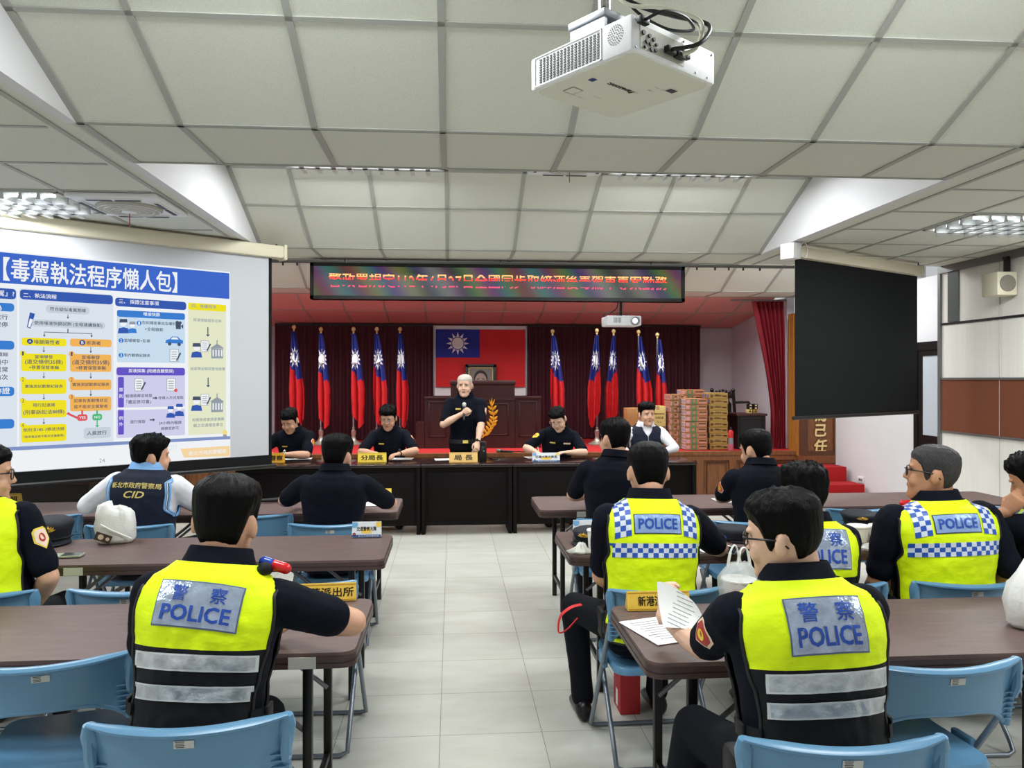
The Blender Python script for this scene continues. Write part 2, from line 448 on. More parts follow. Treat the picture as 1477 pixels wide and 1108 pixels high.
# ---- stage
ZS = .72; YS = 9.65
s = MB()
s.bb((-4.6, YS, 0), (5.06, 12.3, ZS - .03), mi=0)
s.bb((-4.6, YS - .03, ZS - .045), (5.06, YS + .08, ZS), mi=0)
s.bb((-4.6, YS + .08, ZS - .03), (5.06, 12.3, ZS), mi=1)
s.bb((-4.6, YS - .012, 0), (5.06, YS, .1), mi=2)
x = -4.58
while x < 4.6:
    for (a, b, c, d) in ((x, .1, x + .05, .675), (x + .39, .1, x + .43, .675), (x + .05, .61, x + .39, .675), (x + .05, .1, x + .39, .14)):
        s.bb((a, YS - .02, b), (c, YS, d), mi=0)
    s.bb((x + .1, YS - .012, .18), (x + .34, YS, .57), mi=0)
    for (a, b, c, d) in ((x + .05, .14, x + .055, .61), (x + .385, .14, x + .39, .61), (x + .05, .605, x + .39, .61), (x + .095, .18, x + .1, .57), (x + .34, .18, x + .345, .57), (x + .1, .57, x + .34, .575)):
        s.bb((a, YS - .022, b), (c, YS, d), mi=2)
    x += .43
struct(s, 'floor_stage', [M_wood, M_carpet, M_woodd])
w = MB(); w.bb((-4.6, 12.1, ZS), (4.62, 12.2, 2.6)); struct(w, 'wall_back', M_stagewall)
w = MB(); w.bb((4.5, 10.05, ZS), (4.6, 12.1, 2.75)); struct(w, 'wall_side_right', M_stagewall)
# white board that backs the flag
# stairs
st = thing('stage_steps', 'red carpeted steps leading up to the stage beside the calligraphy pillar', 'steps', (4.55, 0, 0))
for i, (ya, yb, h) in enumerate(((9.2, 9.555, .56), (8.87, 9.2, .385), (8.54, 8.87, .2))):
    m2 = MB(); m2.bb((-.5, ya + .002, 0), (.335 + .05 * i, yb - .002, h), r=.006); m2.build('step', M_carpet, st)

# ---- pillar with gold calligraphy
pl = thing('wooden_pillar', 'panelled wooden pillar with carved gold characters at the right end of the stage', 'pillar', (4.45, 9.58, .565))
pw, ph = .56, 1.945
mb = MB(); mb.bb((0, 0, 0), (pw, .3, ph)); mb.bb((-.012, -.02, 0), (pw + .0, .3, .1)); mb.build('shaft', M_wood, pl)
mb = MB(); mb.bb((-.012, .0, .1), (0, .3, ph)); [mb.bb((-.02, y, .1), (-.012, y + .025, ph)) for y in (.02, .13, .25)]; mb.build('side_panel', M_woodgold, pl)
mb = MB()
for a, b, c, d in ((0, .1, .1, ph), (pw - .1, .1, pw, ph), (.1, .1, pw - .1, .16), (.1, ph - .08, pw - .1, ph)): mb.bb((a, -.018, b), (c, 0, d))
for a, b, c, d in ((.1, .16, .107, ph - .08), (pw - .107, .16, pw - .1, ph - .08)): mb.bb((a, -.019, b), (c, 0, d))
mb.build('frame_molding', M_woodd, pl)
cz = .135
M_gold = mat('gold_leaf', (232, 206, 140), .45, metal=.1); M_goldd = mat('gold_edge', (60, 34, 18), .5)
for ch in '任己為以':
    mb = MB(); base = T(pw / 2, -.006, cz + .09) @ RX(pi / 2)
    vs, fs, tw, th = text2d(ch, 0., 2, .12)
    for dz, b_, mi_ in ((.002, .062, 1), (.007, .034, 0)):          # thick carved strokes: shifted copies, each a hair above the last
        for q in range(8):
            a = 2 * pi * q / 8; mb.add([((x + b_ * cos(a)) * .175, (y + b_ * sin(a)) * .175, dz + .0003 * q) for x, y in vs], fs, base, mi_)
    o_ = mb.build('gold_character', [M_gold, M_goldd], pl); cz += .2

# ---- curtains on the stage
def curtain(mb, x0, x1, y, z0, z1, amp=.035, wl=.11, th=.012, ph=0., top=None, n=None):
    n = n or int((x1 - x0) / wl * 8)
    rows = []
    for k in range(9):
        v = k / 8; z = z0 + (z1 - z0) * v; row = []
        for i in range(n + 1):
            u = i / n; xx = x0 + (x1 - x0) * u
            a = amp * (1 - .55 * v)
            yy = y + a * sin(2 * pi * (xx / wl) + ph + .8 * sin(xx * 3.1) + .25 * noise.noise((xx * 4, z * 1.5, 0))) + .012 * noise.noise((xx * 9, z * 2, 3))
            row.append((xx, yy, z))
        rows.append(row)
    mb.grid(rows)
    mb.grid([[(p[0], p[1] + th, p[2]) for p in r][::-1] for r in rows])
for nm, a, b, lab in (('stage_curtain', -2.66, -.28, 'dark maroon pleated stage curtain left of the wall flag'), ('stage_curtain', 1.16, 3.9, 'dark maroon pleated stage curtain right of the wall flag')):
    mb = MB(); curtain(mb, a, b, 11.85, ZS + .012, 2.475)
    o_ = thing(nm, lab, 'curtain', (0, 0, 0), group='maroon back curtains'); mb.build('drape', M_curt, o_, 60)
    mb = MB(); mb.bb((a, 11.83, 2.462), (b, 11.87, 2.49)); mb.build('curtain_rail', M_black, o_)
# red proscenium curtain gathered to the right of the stage
mb = MB(); rows = []
for k in range(25):
    v = k / 24; z = ZS + .01 + (2.68 - ZS) * v; row = []
    left = 4.02 + .0 * v; 
    xl = 4.26 - .26 * max(0, (v - .25) / .75) ** 1.3; xr = 4.44
    for i in range(61):
        u = i / 60; xx = xl + (xr - xl) * u
        yy = 9.98 + .045 * sin(2 * pi * u * 7 + 1.5 * v) * (1 - .3 * v) + .02 * noise.noise((u * 6, v * 3, 1))
        row.append((xx, yy, z))
    rows.append(row)
mb.grid(rows); mb.grid([[(p[0], p[1] + .015, p[2]) for p in r][::-1] for r in rows])
o_ = thing('proscenium_curtain', 'bright red curtain gathered beside the wooden pillar', 'curtain'); mb.build('drape', M_curtr, o_, 60)
mb = MB(); mb.tube([(3.7, 9.98, 2.7), (4.46, 9.98, 2.7)], .012); mb.build('curtain_rail', M_rail, o_)
# curtain track along the lip of the ceiling
ct = thing('curtain_track', 'long thin metal curtain track with hooks along the ceiling edge', 'curtain track')
mb = MB(); mb.bb((-3.0, 7.2, 2.722), (XR + .6, 7.23, 2.748)); mb.build('rail', M_rail, ct)
each('hook', M_black, ct, [-2.9 + i * .15 + random.uniform(-.03, .03) for i in range(40)], lambda m_, xx: m_.bb((xx, 7.205, 2.695), (xx + .012, 7.225, 2.724)))

# ---- louvred ceiling lights
M_tube = emat('lamp_tube', (245, 250, 255), 6.0)
LIGHTS = []
def fixture(x0, x1, y0, y1, z, label, power, group='louvred ceiling lights'):
    cx, cy = (x0 + x1) / 2, (y0 + y1) / 2; w_, d_ = x1 - x0, y1 - y0
    t = thing('ceiling_light', label, 'ceiling light', (cx, cy, z), group=group)
    mb = MB()
    mb.bb((-w_ / 2, -d_ / 2, -.012), (-w_ / 2 + .03, d_ / 2, -.001)); mb.bb((w_ / 2 - .03, -d_ / 2, -.012), (w_ / 2, d_ / 2, -.001))
    mb.bb((-w_ / 2, -d_ / 2, -.012), (w_ / 2, -d_ / 2 + .02, -.001)); mb.bb((-w_ / 2, d_ / 2 - .02, -.012), (w_ / 2, d_ / 2, -.001))
    mb.build('frame', M_barw, t)
    mb = MB(); nx = max(4, int(round(w_ / .105)))
    def blade(a, b, across):
        # V-shaped reflector blade, wide at the bottom
        d = (V(b) - V(a)); s_ = V((-d.y, d.x, 0)).normalized()
        q = []
        for zz, k in ((-.052, .016), (-.004, .003)):
            q += [V(a) - s_ * k + V((0, 0, zz)), V(b) - s_ * k + V((0, 0, zz)), V(b) + s_ * k + V((0, 0, zz)), V(a) + s_ * k + V((0, 0, zz))]
        mb.add(q, [(0, 1, 2, 3), (0, 4, 5, 1), (1, 5, 6, 2), (2, 6, 7, 3), (3, 7, 4, 0)])
    for i in range(1, nx): blade((-w_ / 2 + w_ * i / nx, -d_ / 2, 0), (-w_ / 2 + w_ * i / nx, d_ / 2, 0), 0)
    for j in range(1, 4): blade((-w_ / 2, -d_ / 2 + d_ * j / 4, 0), (w_ / 2, -d_ / 2 + d_ * j / 4, 0), 1)
    mb.build('louvre', M_louv, t, 20)
    for j in range(4):
        mb = MB(); yy = -d_ / 2 + d_ * (j + .5) / 4
        mb.tube([(-w_ / 2 + .04, yy, -.016), (w_ / 2 - .04, yy, -.016)], .008, 8); mb.build('lamp_tube', M_tube, t)
    l = bpy.data.lights.new('ceiling_light_glow', 'AREA'); l.shape = 'RECTANGLE'; l.size = w_ * .96; l.size_y = d_ * .94
    l.energy = power; l.color = (.95, .985, 1)
    lo = bpy.data.objects.new('ceiling_light_glow', l); COL.objects.link(lo); lo.location = (cx, cy, z - .056)
    return t
PW = 41.5
n_ = 0
for k, yf in enumerate(FOLDS[1:]):
    y1_ = yf - .965; y0_ = y1_ - .57
    where = ('overhead beside the hanging white projector', 'in the slot above the aisle', 'hidden slot above the red scrolling sign')[k]
    for (a, b, sd) in ((-1.15, -.06, 'left'), (1.12, 2.21, 'right')):
        fixture(a, b, y0_, y1_, ZH, f'louvred light {where}, {sd} of the fan grille', PW)
    if k == 2:
        fixture(-3.43, -2.34, y0_, y1_, ZH, 'louvred light up behind the projection screen', PW); fixture(3.37, 4.46, y0_, y1_, ZH, 'louvred light up behind the dark screen', PW)
for y, wh in ((4.68, 'beside the square air vent above the projection screen'), (1.2, 'near the camera over the left tables')):
    fixture(-3.42, -2.3, y, y + .56, ZC - .001, f'louvred light in the flat left ceiling {wh}', PW)
for y, wh in ((4.84, 'above the folding partition and wall speaker'), (1.3, 'near the camera over the right tables')):
    fixture(3.45, 4.55, y, y + .56, ZC - .001, f'louvred light in the flat right ceiling {wh}', PW)

# ---- ceiling air circulators
def vent(x0, x1, y0, y1, z, label):
    cx, cy = (x0 + x1) / 2, (y0 + y1) / 2; w_ = (x1 - x0) / 2 - .005; d_ = (y1 - y0) / 2 - .005
    t = thing('ceiling_vent', label, 'ceiling vent', (cx, cy, z), group='square ceiling vents with a round fan grille')
    mb = MB(); mb.box((0, 0, -.016), (w_ * 2, d_ * 2, .03), r=.012)
    for sx, sy, lx, ly in ((0, -d_ + .045, w_ * 1.2, .04), (0, d_ - .045, w_ * 1.2, .04), (-w_ + .045, 0, .04, d_ * 1.2), (w_ - .045, 0, .04, d_ * 1.2)): mb.box((sx, sy, -.034), (lx, ly, .012), r=.004)
    mb.build('cover', M_wplastic, t)
    SLT = []
    for sx, sy, lx, ly in ((-w_ * .31, -d_ + .045, w_ * .55, .022), (w_ * .31, -d_ + .045, w_ * .55, .022), (-w_ * .31, d_ - .045, w_ * .55, .022), (w_ * .31, d_ - .045, w_ * .55, .022)):
        SLT.append((sx, sy, lx, ly))
    for q in (-1, 1):
        for sy in (-.31, .31): SLT.append((q * (w_ - .045), sy * d_, .022, d_ * .55))
    each('air_slot', M_black, t, SLT, lambda m_, q: m_.box((q[0], q[1], -.041), (q[2], q[3], .004)))
    mb = MB(); mb.lathe([(.19, -.03), (.19, -.042), (.17, -.05), (.02, -.056), (.001, -.056)], 32); mb.build('fan_grille', mat('vent_mesh', (186, 184, 172), .7), t)
    each('grille_ring', M_wplastic, t, (.06, .1, .14, .175), lambda m_, r: m_.tube([(r * cos(a * pi / 16), r * sin(a * pi / 16), -.0575 + (r - .02) * .04) for a in range(32)], .0025, 5, closed=True))
    mb = MB(); mb.lathe([(.045, -.054), (.045, -.062), (.02, -.068), (.001, -.068)], 18); mb.build('hub', M_wplastic, t)
    mb = MB(); mb.tube([(0, 0, -.068), (0, 0, -.15)], .003, 5); mb.build('pull_cord', mat('red_cord', (150, 20, 24), .6), t)
vent(-2.27, -1.73, 4.68, 5.24, ZC - .001, 'white square vent with round fan grille above the projection screen')
vent(.54, 1.09, 5.03, 5.59, ZH - .001, 'white vent with round fan grille up between the two light slots')

# ---- wall speaker
sp = thing('wall_speaker', 'cream box loudspeaker high on the right partition', 'loudspeaker', (4.775, 6.25, 2.46), RD(0))
mb = MB(); mb.box((-.1, 0, 0), (.18, .2, .2), r=.012); mb.build('cabinet', M_cream, sp)
mb = MB(); mb.lathe([(.07, 0), (.07, .008), (.05, .012), (.001, .012)], 24, T(-.1, -.1, 0) @ RX(pi / 2)); 
mb.build('speaker_grille', mat('speaker_mesh', (128, 124, 112), .7), sp)
mb = MB(); mb.bb((-.04, -.03, .1), (-.02, .03, .23)); mb.bb((-.05, -.03, .22), (.0, .03, .24)); mb.build('bracket', M_black, sp)

# added light cove hidden behind the ceiling lip, for red bounce off the carpet
cv = MB(); cv.bb((-4.6, 10.03, 2.76), (4.5, 10.06, 2.95)); cv.bb((-4.6, 10.34, 2.80), (4.5, 10.37, 2.95)); cv.bb((-4.6, 10.03, 2.95), (4.5, 10.37, 2.97)); struct(cv, 'ceiling_cove_added', M_white)
sl_ = thing('added_stage_light', 'long strip light in the cove above the stage front', 'ceiling light', (.4, 10.2, 2.93))
mb = MB(); mb.bb((-3.5, -.08, 0), (3.5, .08, .018)); mb.build('housing', M_barw, sl_)
mb = MB(); mb.tube([(-3.45, 0, -.014), (3.45, 0, -.014)], .01, 8); mb.build('lamp_tube', M_tube, sl_)
l = bpy.data.lights.new('added_stage_glow', 'AREA'); l.shape = 'RECTANGLE'; l.size = 6.9; l.size_y = .14; l.energy = 75; l.spread = RD(120); l.color = (1, .97, .93)
lo = bpy.data.objects.new('added_stage_glow', l); COL.objects.link(lo); lo.location = (.4, 10.2, 2.885)
# ================================================================== SCREENS, SIGN, PROJECTORS
class Plane:
    def __init__(s, A, eu):
        s.A = V((A[0], A[1], 0)); s.e = V((eu[0], eu[1], 0)).normalized(); s.n = s.e.cross(V((0, 0, 1)))
        s.M = frame(s.A, s.e, (0, 0, 1))
    def uv(s, px, py):
        D = FW + RT * ((px - CX) / FOC) + V((0, 0, -(py - HY) / FOC)); C = V((0, 0, EYE))
        t = (s.A - C).dot(s.n) / D.dot(s.n); p = C + D * t
        return (p - s.A).dot(s.e), p.z
ES = 0.93
# ---- left projection screen with the slide
SL = Plane((-1.38, 6.43), (.793, .609))
scr = thing('projection_screen', 'large pull-down projection screen showing a blue titled slide', 'projection screen', SL.A, math.atan2(SL.e.y, SL.e.x))
# local frame of the thing: x along the screen, y away from the viewer, z up
uR = SL.uv(392, 520)[0]; vT = 2.63; vB = SL.uv(391, 672)[1]; uL = uR - 2.62
mb = MB(); mb.bb((uL - .06, -.05, 2.63), (uR + .09, .06, 2.735), r=.02); mb.build('casing', M_cream, scr)
each('end_cap', M_cream, scr, ((uR + .085, uR + .11), (uL - .08, uL - .055)), lambda m_, q: m_.bb((q[0], -.055, 2.62), (q[1], .065, 2.745), r=.006))
each('hanger', M_black, scr, (uR + .04, uL + .04), lambda m_, x: m_.tube([(x, 0, 2.735), (x, 0, 2.75)], .008))
bd = .055
mb = MB(); mb.bb((uL, 0, vB), (uR, .004, 2.64)); mb.build('black_border', M_blackmatte, scr)
M_scr = mat('screen_fabric', (192, 195, 199), .85)
mb = MB(); mb.bb((uL + bd, -.003, vB + .09), (uR - .028, 0, 2.636)); mb.build('screen_fabric', M_scr, scr)
mb = MB(); mb.tube([(uL - .02, .002, vB), (uR + .03, .002, vB)], .017, 10); mb.build('weight_bar', M_black, scr)
# the slide
SC_ = {}
def E_(k, c):
    if k not in SC_: SC_[k] = (len(SC_), emat('projected_' + k, c, ES))
    return SC_[k][0]
def slide():
    mb = MB()
    M = RX(pi / 2)      # flat x,y -> local x,z ; out = -y
    lay = [0]
    def Q(x, y): return SL.uv(x / 2.702, 310 + y / 2.702)
    def zz(l): return .004 + l * .0006
    def rect(col, x0, y0, x1, y1, l, r=0, name=None, x0u=None):
        u0, v0 = Q(x0, y0); u1, v1 = Q(x1, y1)
        if x0u is not None: u0 = x0u
        w, h = abs(u1 - u0), abs(v0 - v1); r = min(r, h * .45, w * .45) if r else .0005
        pts = rrect(w, h, r, 4, (u0 + u1) / 2, (v0 + v1) / 2)
        mb.add([(x, y, zz(l)) for x, y in pts], [tuple(range(len(pts)))], M, col)
    def poly(col, pts, l):
        q = [Q(*p) for p in pts]; mb.add([(x, y, zz(l)) for x, y in q], [tuple(range(len(q)))], M, col)
    def disc(col, x, y, r, l, ry=None):
        u, v = Q(x, y); k = abs(Q(x + 10, y)[0] - u) / 10
        mb.add([(a, b, zz(l)) for a, b in circ(r * k, 18, u, v, (ry or r) * k)], [tuple(range(18))], M, col)
    def text(col, s, xl, yl, xr, yr, l, h=None, bold=.014):
        a, b = Q(xl, yl), Q(xr, yr); hh = abs(Q(xl, yl - h / 2)[1] - Q(xl, yl + h / 2)[1]) if h else None
        put_text(mb, s, M @ T((a[0] + b[0]) / 2, (a[1] + b[1]) / 2, 0), w=b[0] - a[0], h=hh, mi=col, bold=bold, z=zz(l))
    def arrow(col, x, y0, y1, l, w=5):
        rect(col, x - w * .25, y0, x + w * .25, y1 - 6, l); poly(col, [(x - w, y1 - 8), (x, y1), (x + w, y1 - 8)], l)
    WH = E_('white', (247, 250, 253)); BL = E_('title_blue', (66, 108, 208)); PALE = E_('pale', (226, 234, 244)); HB = E_('header_blue', (58, 94, 182))
    TX = E_('text_grey', (76, 88, 110)); LG = E_('pill_grey', (206, 216, 226)); YE = E_('yellow', (246, 232, 40)); OR = E_('orange', (250, 186, 92)); MB_ = E_('mid_blue', (62, 130, 214))
    LB = E_('light_blue', (206, 228, 246)); PU = E_('purple', (106, 88, 204)); LP = E_('light_purple', (214, 212, 242)); LY = E_('light_yellow', (234, 238, 206))
    RE = E_('red', (226, 92, 98)); GR = E_('green', (84, 190, 128)); DB = E_('dark_blue', (70, 84, 150)); LN = E_('line_blue', (134, 152, 204)); OP = E_('pale_orange', (252, 220, 166)); GY = E_('soft_grey', (152, 162, 172))
    u_left = uL + bd + .22
    rect(WH, 0, 138, 897, 944, 0, x0u=u_left - .01)
    rect(BL, 0, 145, 893, 328, 1, x0u=u_left)
    text(WH, '【毒駕執法程序懶人包】', 12, 208, 690, 266, 2, h=92, bold=.018)
    # column 1, cut by the frame
    rect(PALE, -10, 283, 66, 905, 1, .02, x0u=u_left + .02); rect(HB, -10, 285, 62, 330, 2, .02, x0u=u_left + .02); text(WH, '一、何謂「毒駕」?', -190, 294, 55, 307, 3)
    for (a, b) in ((342, 378), (490, 526), (670, 706), (797, 832)): rect(MB_, -10, a, 55, b, 2, .02, x0u=u_left + .06)
    text(WH, '駕駛行為', -120, 355, 6, 360, 3); text(WH, '肢體跡證', -90, 684, 38, 688, 3)
    for y, s_ in ((398, '嚴重蛇行'), (428, '突然突停'), (545, '視線直模糊'), (575, '激動躁中'), (604, '表情異常'), (634, '語無倫次')): text(TX, s_, -75, y - 3, 30, y, 3)
    # column 2
    rect(PALE, 74, 286, 441, 900, 1, .015); rect(HB, 77, 290, 439, 350, 2, .02); text(WH, '二、執法流程', 90, 312, 220, 320, 3)
    rect(LG, 178, 350, 348, 390, 2, .03); text(TX, '符合疑似毒駕態樣', 194, 368, 334, 372, 3)
    rect(LG, 112, 406, 409, 446, 2, .03); text(TX, '使用唾液快篩試劑 (全程連續錄影)', 132, 422, 398, 432, 3)
    poly(HB, [(104, 438), (116, 380), (136, 386), (118, 444)], 3); poly(WH, [(108, 436), (116, 404), (128, 408), (116, 440)], 4)
    arrow(TX, 264, 388, 406, 3); rect(TX, 172, 458, 356, 462, 3); rect(TX, 262, 444, 266, 460, 3); arrow(TX, 172, 458, 476, 3); arrow(TX, 356, 460, 478, 3)
    rect(YE, 84, 478, 258, 513, 2, .015); text(TX, '唾篩陽性者', 132, 495, 232, 497, 3); disc(DB, 116, 493, 12, 3); text(WH, 'A', 111, 493, 121, 493, 4)
    rect(OR, 272, 482, 434, 516, 2, .015); text(TX, '拒測者', 336, 499, 392, 500, 3); disc(DB, 320, 498, 12, 3); text(WH, 'B', 316, 498, 325, 498, 4)
    for i, (a, b, L_) in enumerate(((540, 610, ('當場舉發', '(道交條例35條)', '+移置保管車輛')), (641, 697, ('實施測試觀察紀錄表',)), (724, 788, ('現行犯逮捕', '(刑事訴訟法88條)')), (820, 880, ('依刑法185-3移送法辦', '「施用毒品致不能安全駕駛罪」')))):
        rect(YE, 82, a, 258, b, 2, .015); disc(YE, 88, a, 12, 3); text(TX, str(i + 1), 85, a, 92, a, 4, h=16, bold=0)
        arrow(TX, 170, a - 26, a - 3, 3)
        for j, t_ in enumerate(L_):
            n_ = len(L_); yy = a + (b - a) * (j + .5 + (.12 if n_ > 1 else 0) * (n_ / 2 - .5 - j)) / n_; ww = min(160, 15.5 * len(t_) + 8) / 2
            text(TX, t_, 170 - ww, yy - 2, 170 + ww, yy, 4)
    for i, (a, b, L_) in enumerate(((542, 612, ('當場舉發', '(道交條例35條)', '+移置保管車輛')), (642, 682, ('實施測試觀察紀錄表',)), (710, 762, ('如果有客觀情狀足', '認不能安全駕駛者')))):
        rect(OR, 272, a, 433, b, 2, .015); disc(OR, 278, a, 12, 3); text(TX, str(i + 1), 275, a, 282, a, 4, h=16, bold=0)
        arrow(TX, 353, a - 26, a - 3, 3)
        for j, t_ in enumerate(L_):
            n_ = len(L_); yy = a + (b - a) * (j + .5 + (.12 if n_ > 1 else 0) * (n_ / 2 - .5 - j)) / n_; ww = min(144, 15.5 * len(t_) + 8) / 2
            text(TX, t_, 353 - ww, yy - 2, 353 + ww, yy, 4)
    rect(RE, 300, 778, 340, 802, 3, .015); text(WH, 'YES', 307, 790, 333, 790, 4); rect(RE, 316, 762, 323, 779, 3); poly(RE, [(300, 786), (272, 774), (270, 782), (257, 776), (266, 768), (300, 796)], 3)
    rect(GR, 359, 776, 397, 800, 3, .015); text(WH, 'NO', 367, 788, 390, 788, 4); rect(GR, 374, 762, 381, 776, 3); arrow(GR, 378, 799, 828, 3, 9)
    rect(LG, 326, 830, 431, 868, 2, .015); text(TX, '人員放行', 338, 849, 415, 850, 3)
    # column 3
    rect(HB, 448, 322, 725, 372, 2, .02); text(WH, '三、 採證注意事項', 462, 336, 618, 346, 3)
    rect(LB, 455, 370, 720, 578, 1, .01); rect(MB_, 455, 370, 720, 410, 2, .015); text(WH, '唾液快篩', 558, 386, 622, 390, 3)
    for i, (yy, L_) in enumerate(((422, ('告知稽查事由及權利', '+全程錄影')), (490, ('當場舉發+扣車',)), (547, ('製作觀察紀錄表',)))):
        x_ = 541 if i == 0 else 471; disc(MB_, x_, yy, 10, 3); text(WH, str(i + 1), x_ - 3, yy, x_ + 3, yy, 4, h=13)
        for j, t_ in enumerate(L_): text(TX, t_, x_ + 12 + 10 * j, yy + 24 * j, x_ + 12 + 10 * j + 14.5 * len(t_), yy + 24 * j + 1, 3)
    def officer(x, y, k, col, col2):
        disc(WH, x, y - 12 * k, 12 * k, 3); poly(col, [(x - 22 * k, y + 26 * k), (x - 18 * k, y + 6 * k), (x, y + 2 * k), (x + 18 * k, y + 6 * k), (x + 22 * k, y + 26 * k)], 3)
        poly(col2, [(x - 16 * k, y - 16 * k), (x - 14 * k, y - 30 * k), (x + 14 * k, y - 30 * k), (x + 16 * k, y - 16 * k)], 4)
    officer(480, 436, 1.0, HB, TX); officer(515, 440, .8, MB_, GY)
    rect(TX, 684, 424, 704, 446, 3, .004); poly(TX, [(704, 434), (713, 426), (713, 446)], 3); disc(TX, 690, 420, 7, 3); disc(TX, 701, 421, 6, 3)
    poly(MB_, [(643, 500), (646, 488), (660, 484), (670, 474), (692, 475), (702, 486), (712, 490), (712, 502)], 3); disc(TX, 660, 503, 7, 4); disc(TX, 697, 505, 7, 4); poly(WH, [(664, 485), (672, 477), (689, 478), (695, 486)], 4)
    def doc(x, y, k, pen=True):
        rect(GY, x - 18 * k, y - 25 * k, x + 18 * k, y + 25 * k, 3, .004); rect(WH, x - 16 * k, y - 23 * k, x + 16 * k, y + 23 * k, 4, .003)
        for j in range(4): rect(GY, x - 11 * k, y - (15 - 9 * j) * k, x + 10 * k, y - (12 - 9 * j) * k, 5)
        if pen: poly(TX, [(x + 6 * k, y + 20 * k), (x + 22 * k, y - 12 * k), (x + 27 * k, y - 8 * k), (x + 11 * k, y + 22 * k)], 6)
    doc(678, 548, 1)
    rect(LP, 453, 606, 720, 858, 1, .01); rect(PU, 453, 594, 720, 626, 2, .015); text(WH, '尿液採集 (拒絕自願受採)', 500, 607, 676, 611, 3)
    rect(PU, 459, 632, 482, 750, 2, .008); rect(PU, 459, 758, 482, 856, 2, .008); rect(WH, 455, 752, 720, 755, 2)
    for ch, yy in (('原', 682), ('則', 706), ('例', 792), ('外', 816)): text(WH, ch, 463, yy, 479, yy, 3)
    doc(541, 662, 1); doc(666, 662, 1, False); disc(RE, 684, 684, 7, 6)
    text(TX, '報請檢察官核發', 488, 704, 592, 706, 3); text(TX, '「鑑定許可書」', 492, 728, 588, 729, 3); text(TX, '非侵入方式採取', 616, 712, 714, 713, 3)
    def rarrow(x0, x1, y): rect(TX, x0, y - 2, x1 - 6, y + 2, 3); poly(TX, [(x1 - 8, y - 7), (x1, y), (x1 - 8, y + 7)], 3)
    rarrow(594, 613, 714); rarrow(582, 603, 799)
    text(TX, '逕行採取', 506, 806, 566, 806, 3); text(TX, '24小時內報請', 618, 810, 706, 810, 3); text(TX, '檢察官許可', 626, 832, 696, 831, 3)
    officer(664, 770, .8, HB, HB); officer(698, 762, .85, HB, HB)
    # column 4
    rect(LY, 733, 360, 880, 852, 1, .01); rect(YE, 733, 342, 880, 378, 2, .012); text(GY, '四、後續程序', 746, 354, 842, 359, 3)
    text(GY, '尿液檢驗報告出來', 752, 410, 862, 413, 3); text(GY, '偵查隊函報該管地檢署', 740, 600, 876, 600, 3); text(GY, '相關卷證會辦查獲機', 748, 798, 872, 796, 3); text(GY, '關之交通稽查單位', 753, 820, 868, 818, 3)
    arrow(TX, 809, 438, 475, 3, 8); arrow(TX, 810, 634, 672, 3, 8)
    for oy in (0, 208):
        officer(765, 530 + oy, 1.0, HB, TX); doc(797, 512 + oy, .9)
        rect(GY, 822, 520 + oy, 868, 560 + oy, 3); poly(GY, [(817, 520 + oy), (845, 502 + oy), (873, 520 + oy)], 4); rect(GY, 843, 488 + oy, 847, 504 + oy, 3)
        for j in range(4): rect(WH, 827 + j * 11, 526 + oy, 832 + j * 11, 552 + oy, 5)
    # foot of the slide
    rect(LN, 0, 908, 895, 862, 2, x0u=u_left) if False else None
    a, b = Q(896, 862), Q(896, 874); mb.add([(u_left, a[1], zz(2)), (u_left, b[1], zz(2)), (b[0], b[1], zz(2)), (a[0], a[1], zz(2))], [(0, 1, 2, 3)], M, LN)
    poly(OP, [(702, 912), (893, 900), (895, 940), (716, 946)], 2); text(WH, '新北市政府警察局', 735, 928, 880, 922, 3); text(PALE, 'NEW TAIPEI CITY', 560, 915, 690, 905, 2, h=22)
    text(GY, '24', 386, 958, 408, 957, 2, bold=.0)
    disc(YE, 875, 848, 9, 3); disc(OP, 875, 848, 6, 4); poly(GY, [(869, 856), (881, 855), (884, 866), (867, 867)], 3)
    return mb
sm = slide()
sl = sm.build('projected_slide', [m for _, m in SC_.values()], scr, None)

# ---- right screen seen with its black cloth
S2 = Plane((2.63, 5.91), (.861, .509))
sc2 = thing('dark_screen', 'square pull-down screen with a plain black cloth near the right partition', 'projection screen', S2.A, math.atan2(S2.e.y, S2.e.x))
uL2 = S2.uv(1147, 480)[0]; uR2 = S2.uv(1323, 480)[0]; vB2 = S2.uv(1235, 599)[1]
mb = MB(); mb.bb((uL2 - .02, -.05, 2.62), (uR2 + .03, .06, 2.715), r=.018); mb.build('casing', M_cream, sc2)
each('end_cap', M_wplastic, sc2, ((uL2 - .1, uL2), (uR2 + .03, uR2 + .055)), lambda m_, q: m_.bb((q[0], -.055, 2.607), (q[1], .07, 2.733), r=.007))
M_cloth = mat('black_screen_cloth', (12, 17, 19), .75, spec=.2, noise_amt=.2, noise_scale=3, stretch=(.4, 1, 5))
mb = MB(); mb.bb((uL2, 0, vB2), (uR2, .004, 2.63)); mb.build('black_cloth', M_cloth, sc2)
mb = MB(); mb.tube([(uL2 - .02, .002, vB2), (uR2 + .02, .002, vB2)], .016, 10); mb.build('weight_bar', M_black, sc2)
each('hanger', M_black, sc2, (uR2 + .02, uL2), lambda m_, x: m_.tube([(x, 0, 2.72), (x, 0, 2.75)], .006))
mb = MB(); mb.tube([(uL2 + .03 + .05 * sin(a), -.06, 2.66 - .06 * cos(a) + .02) for a in [i * .3 for i in range(16)]], .003, 5); mb.build('pull_string', M_wplastic, sc2)

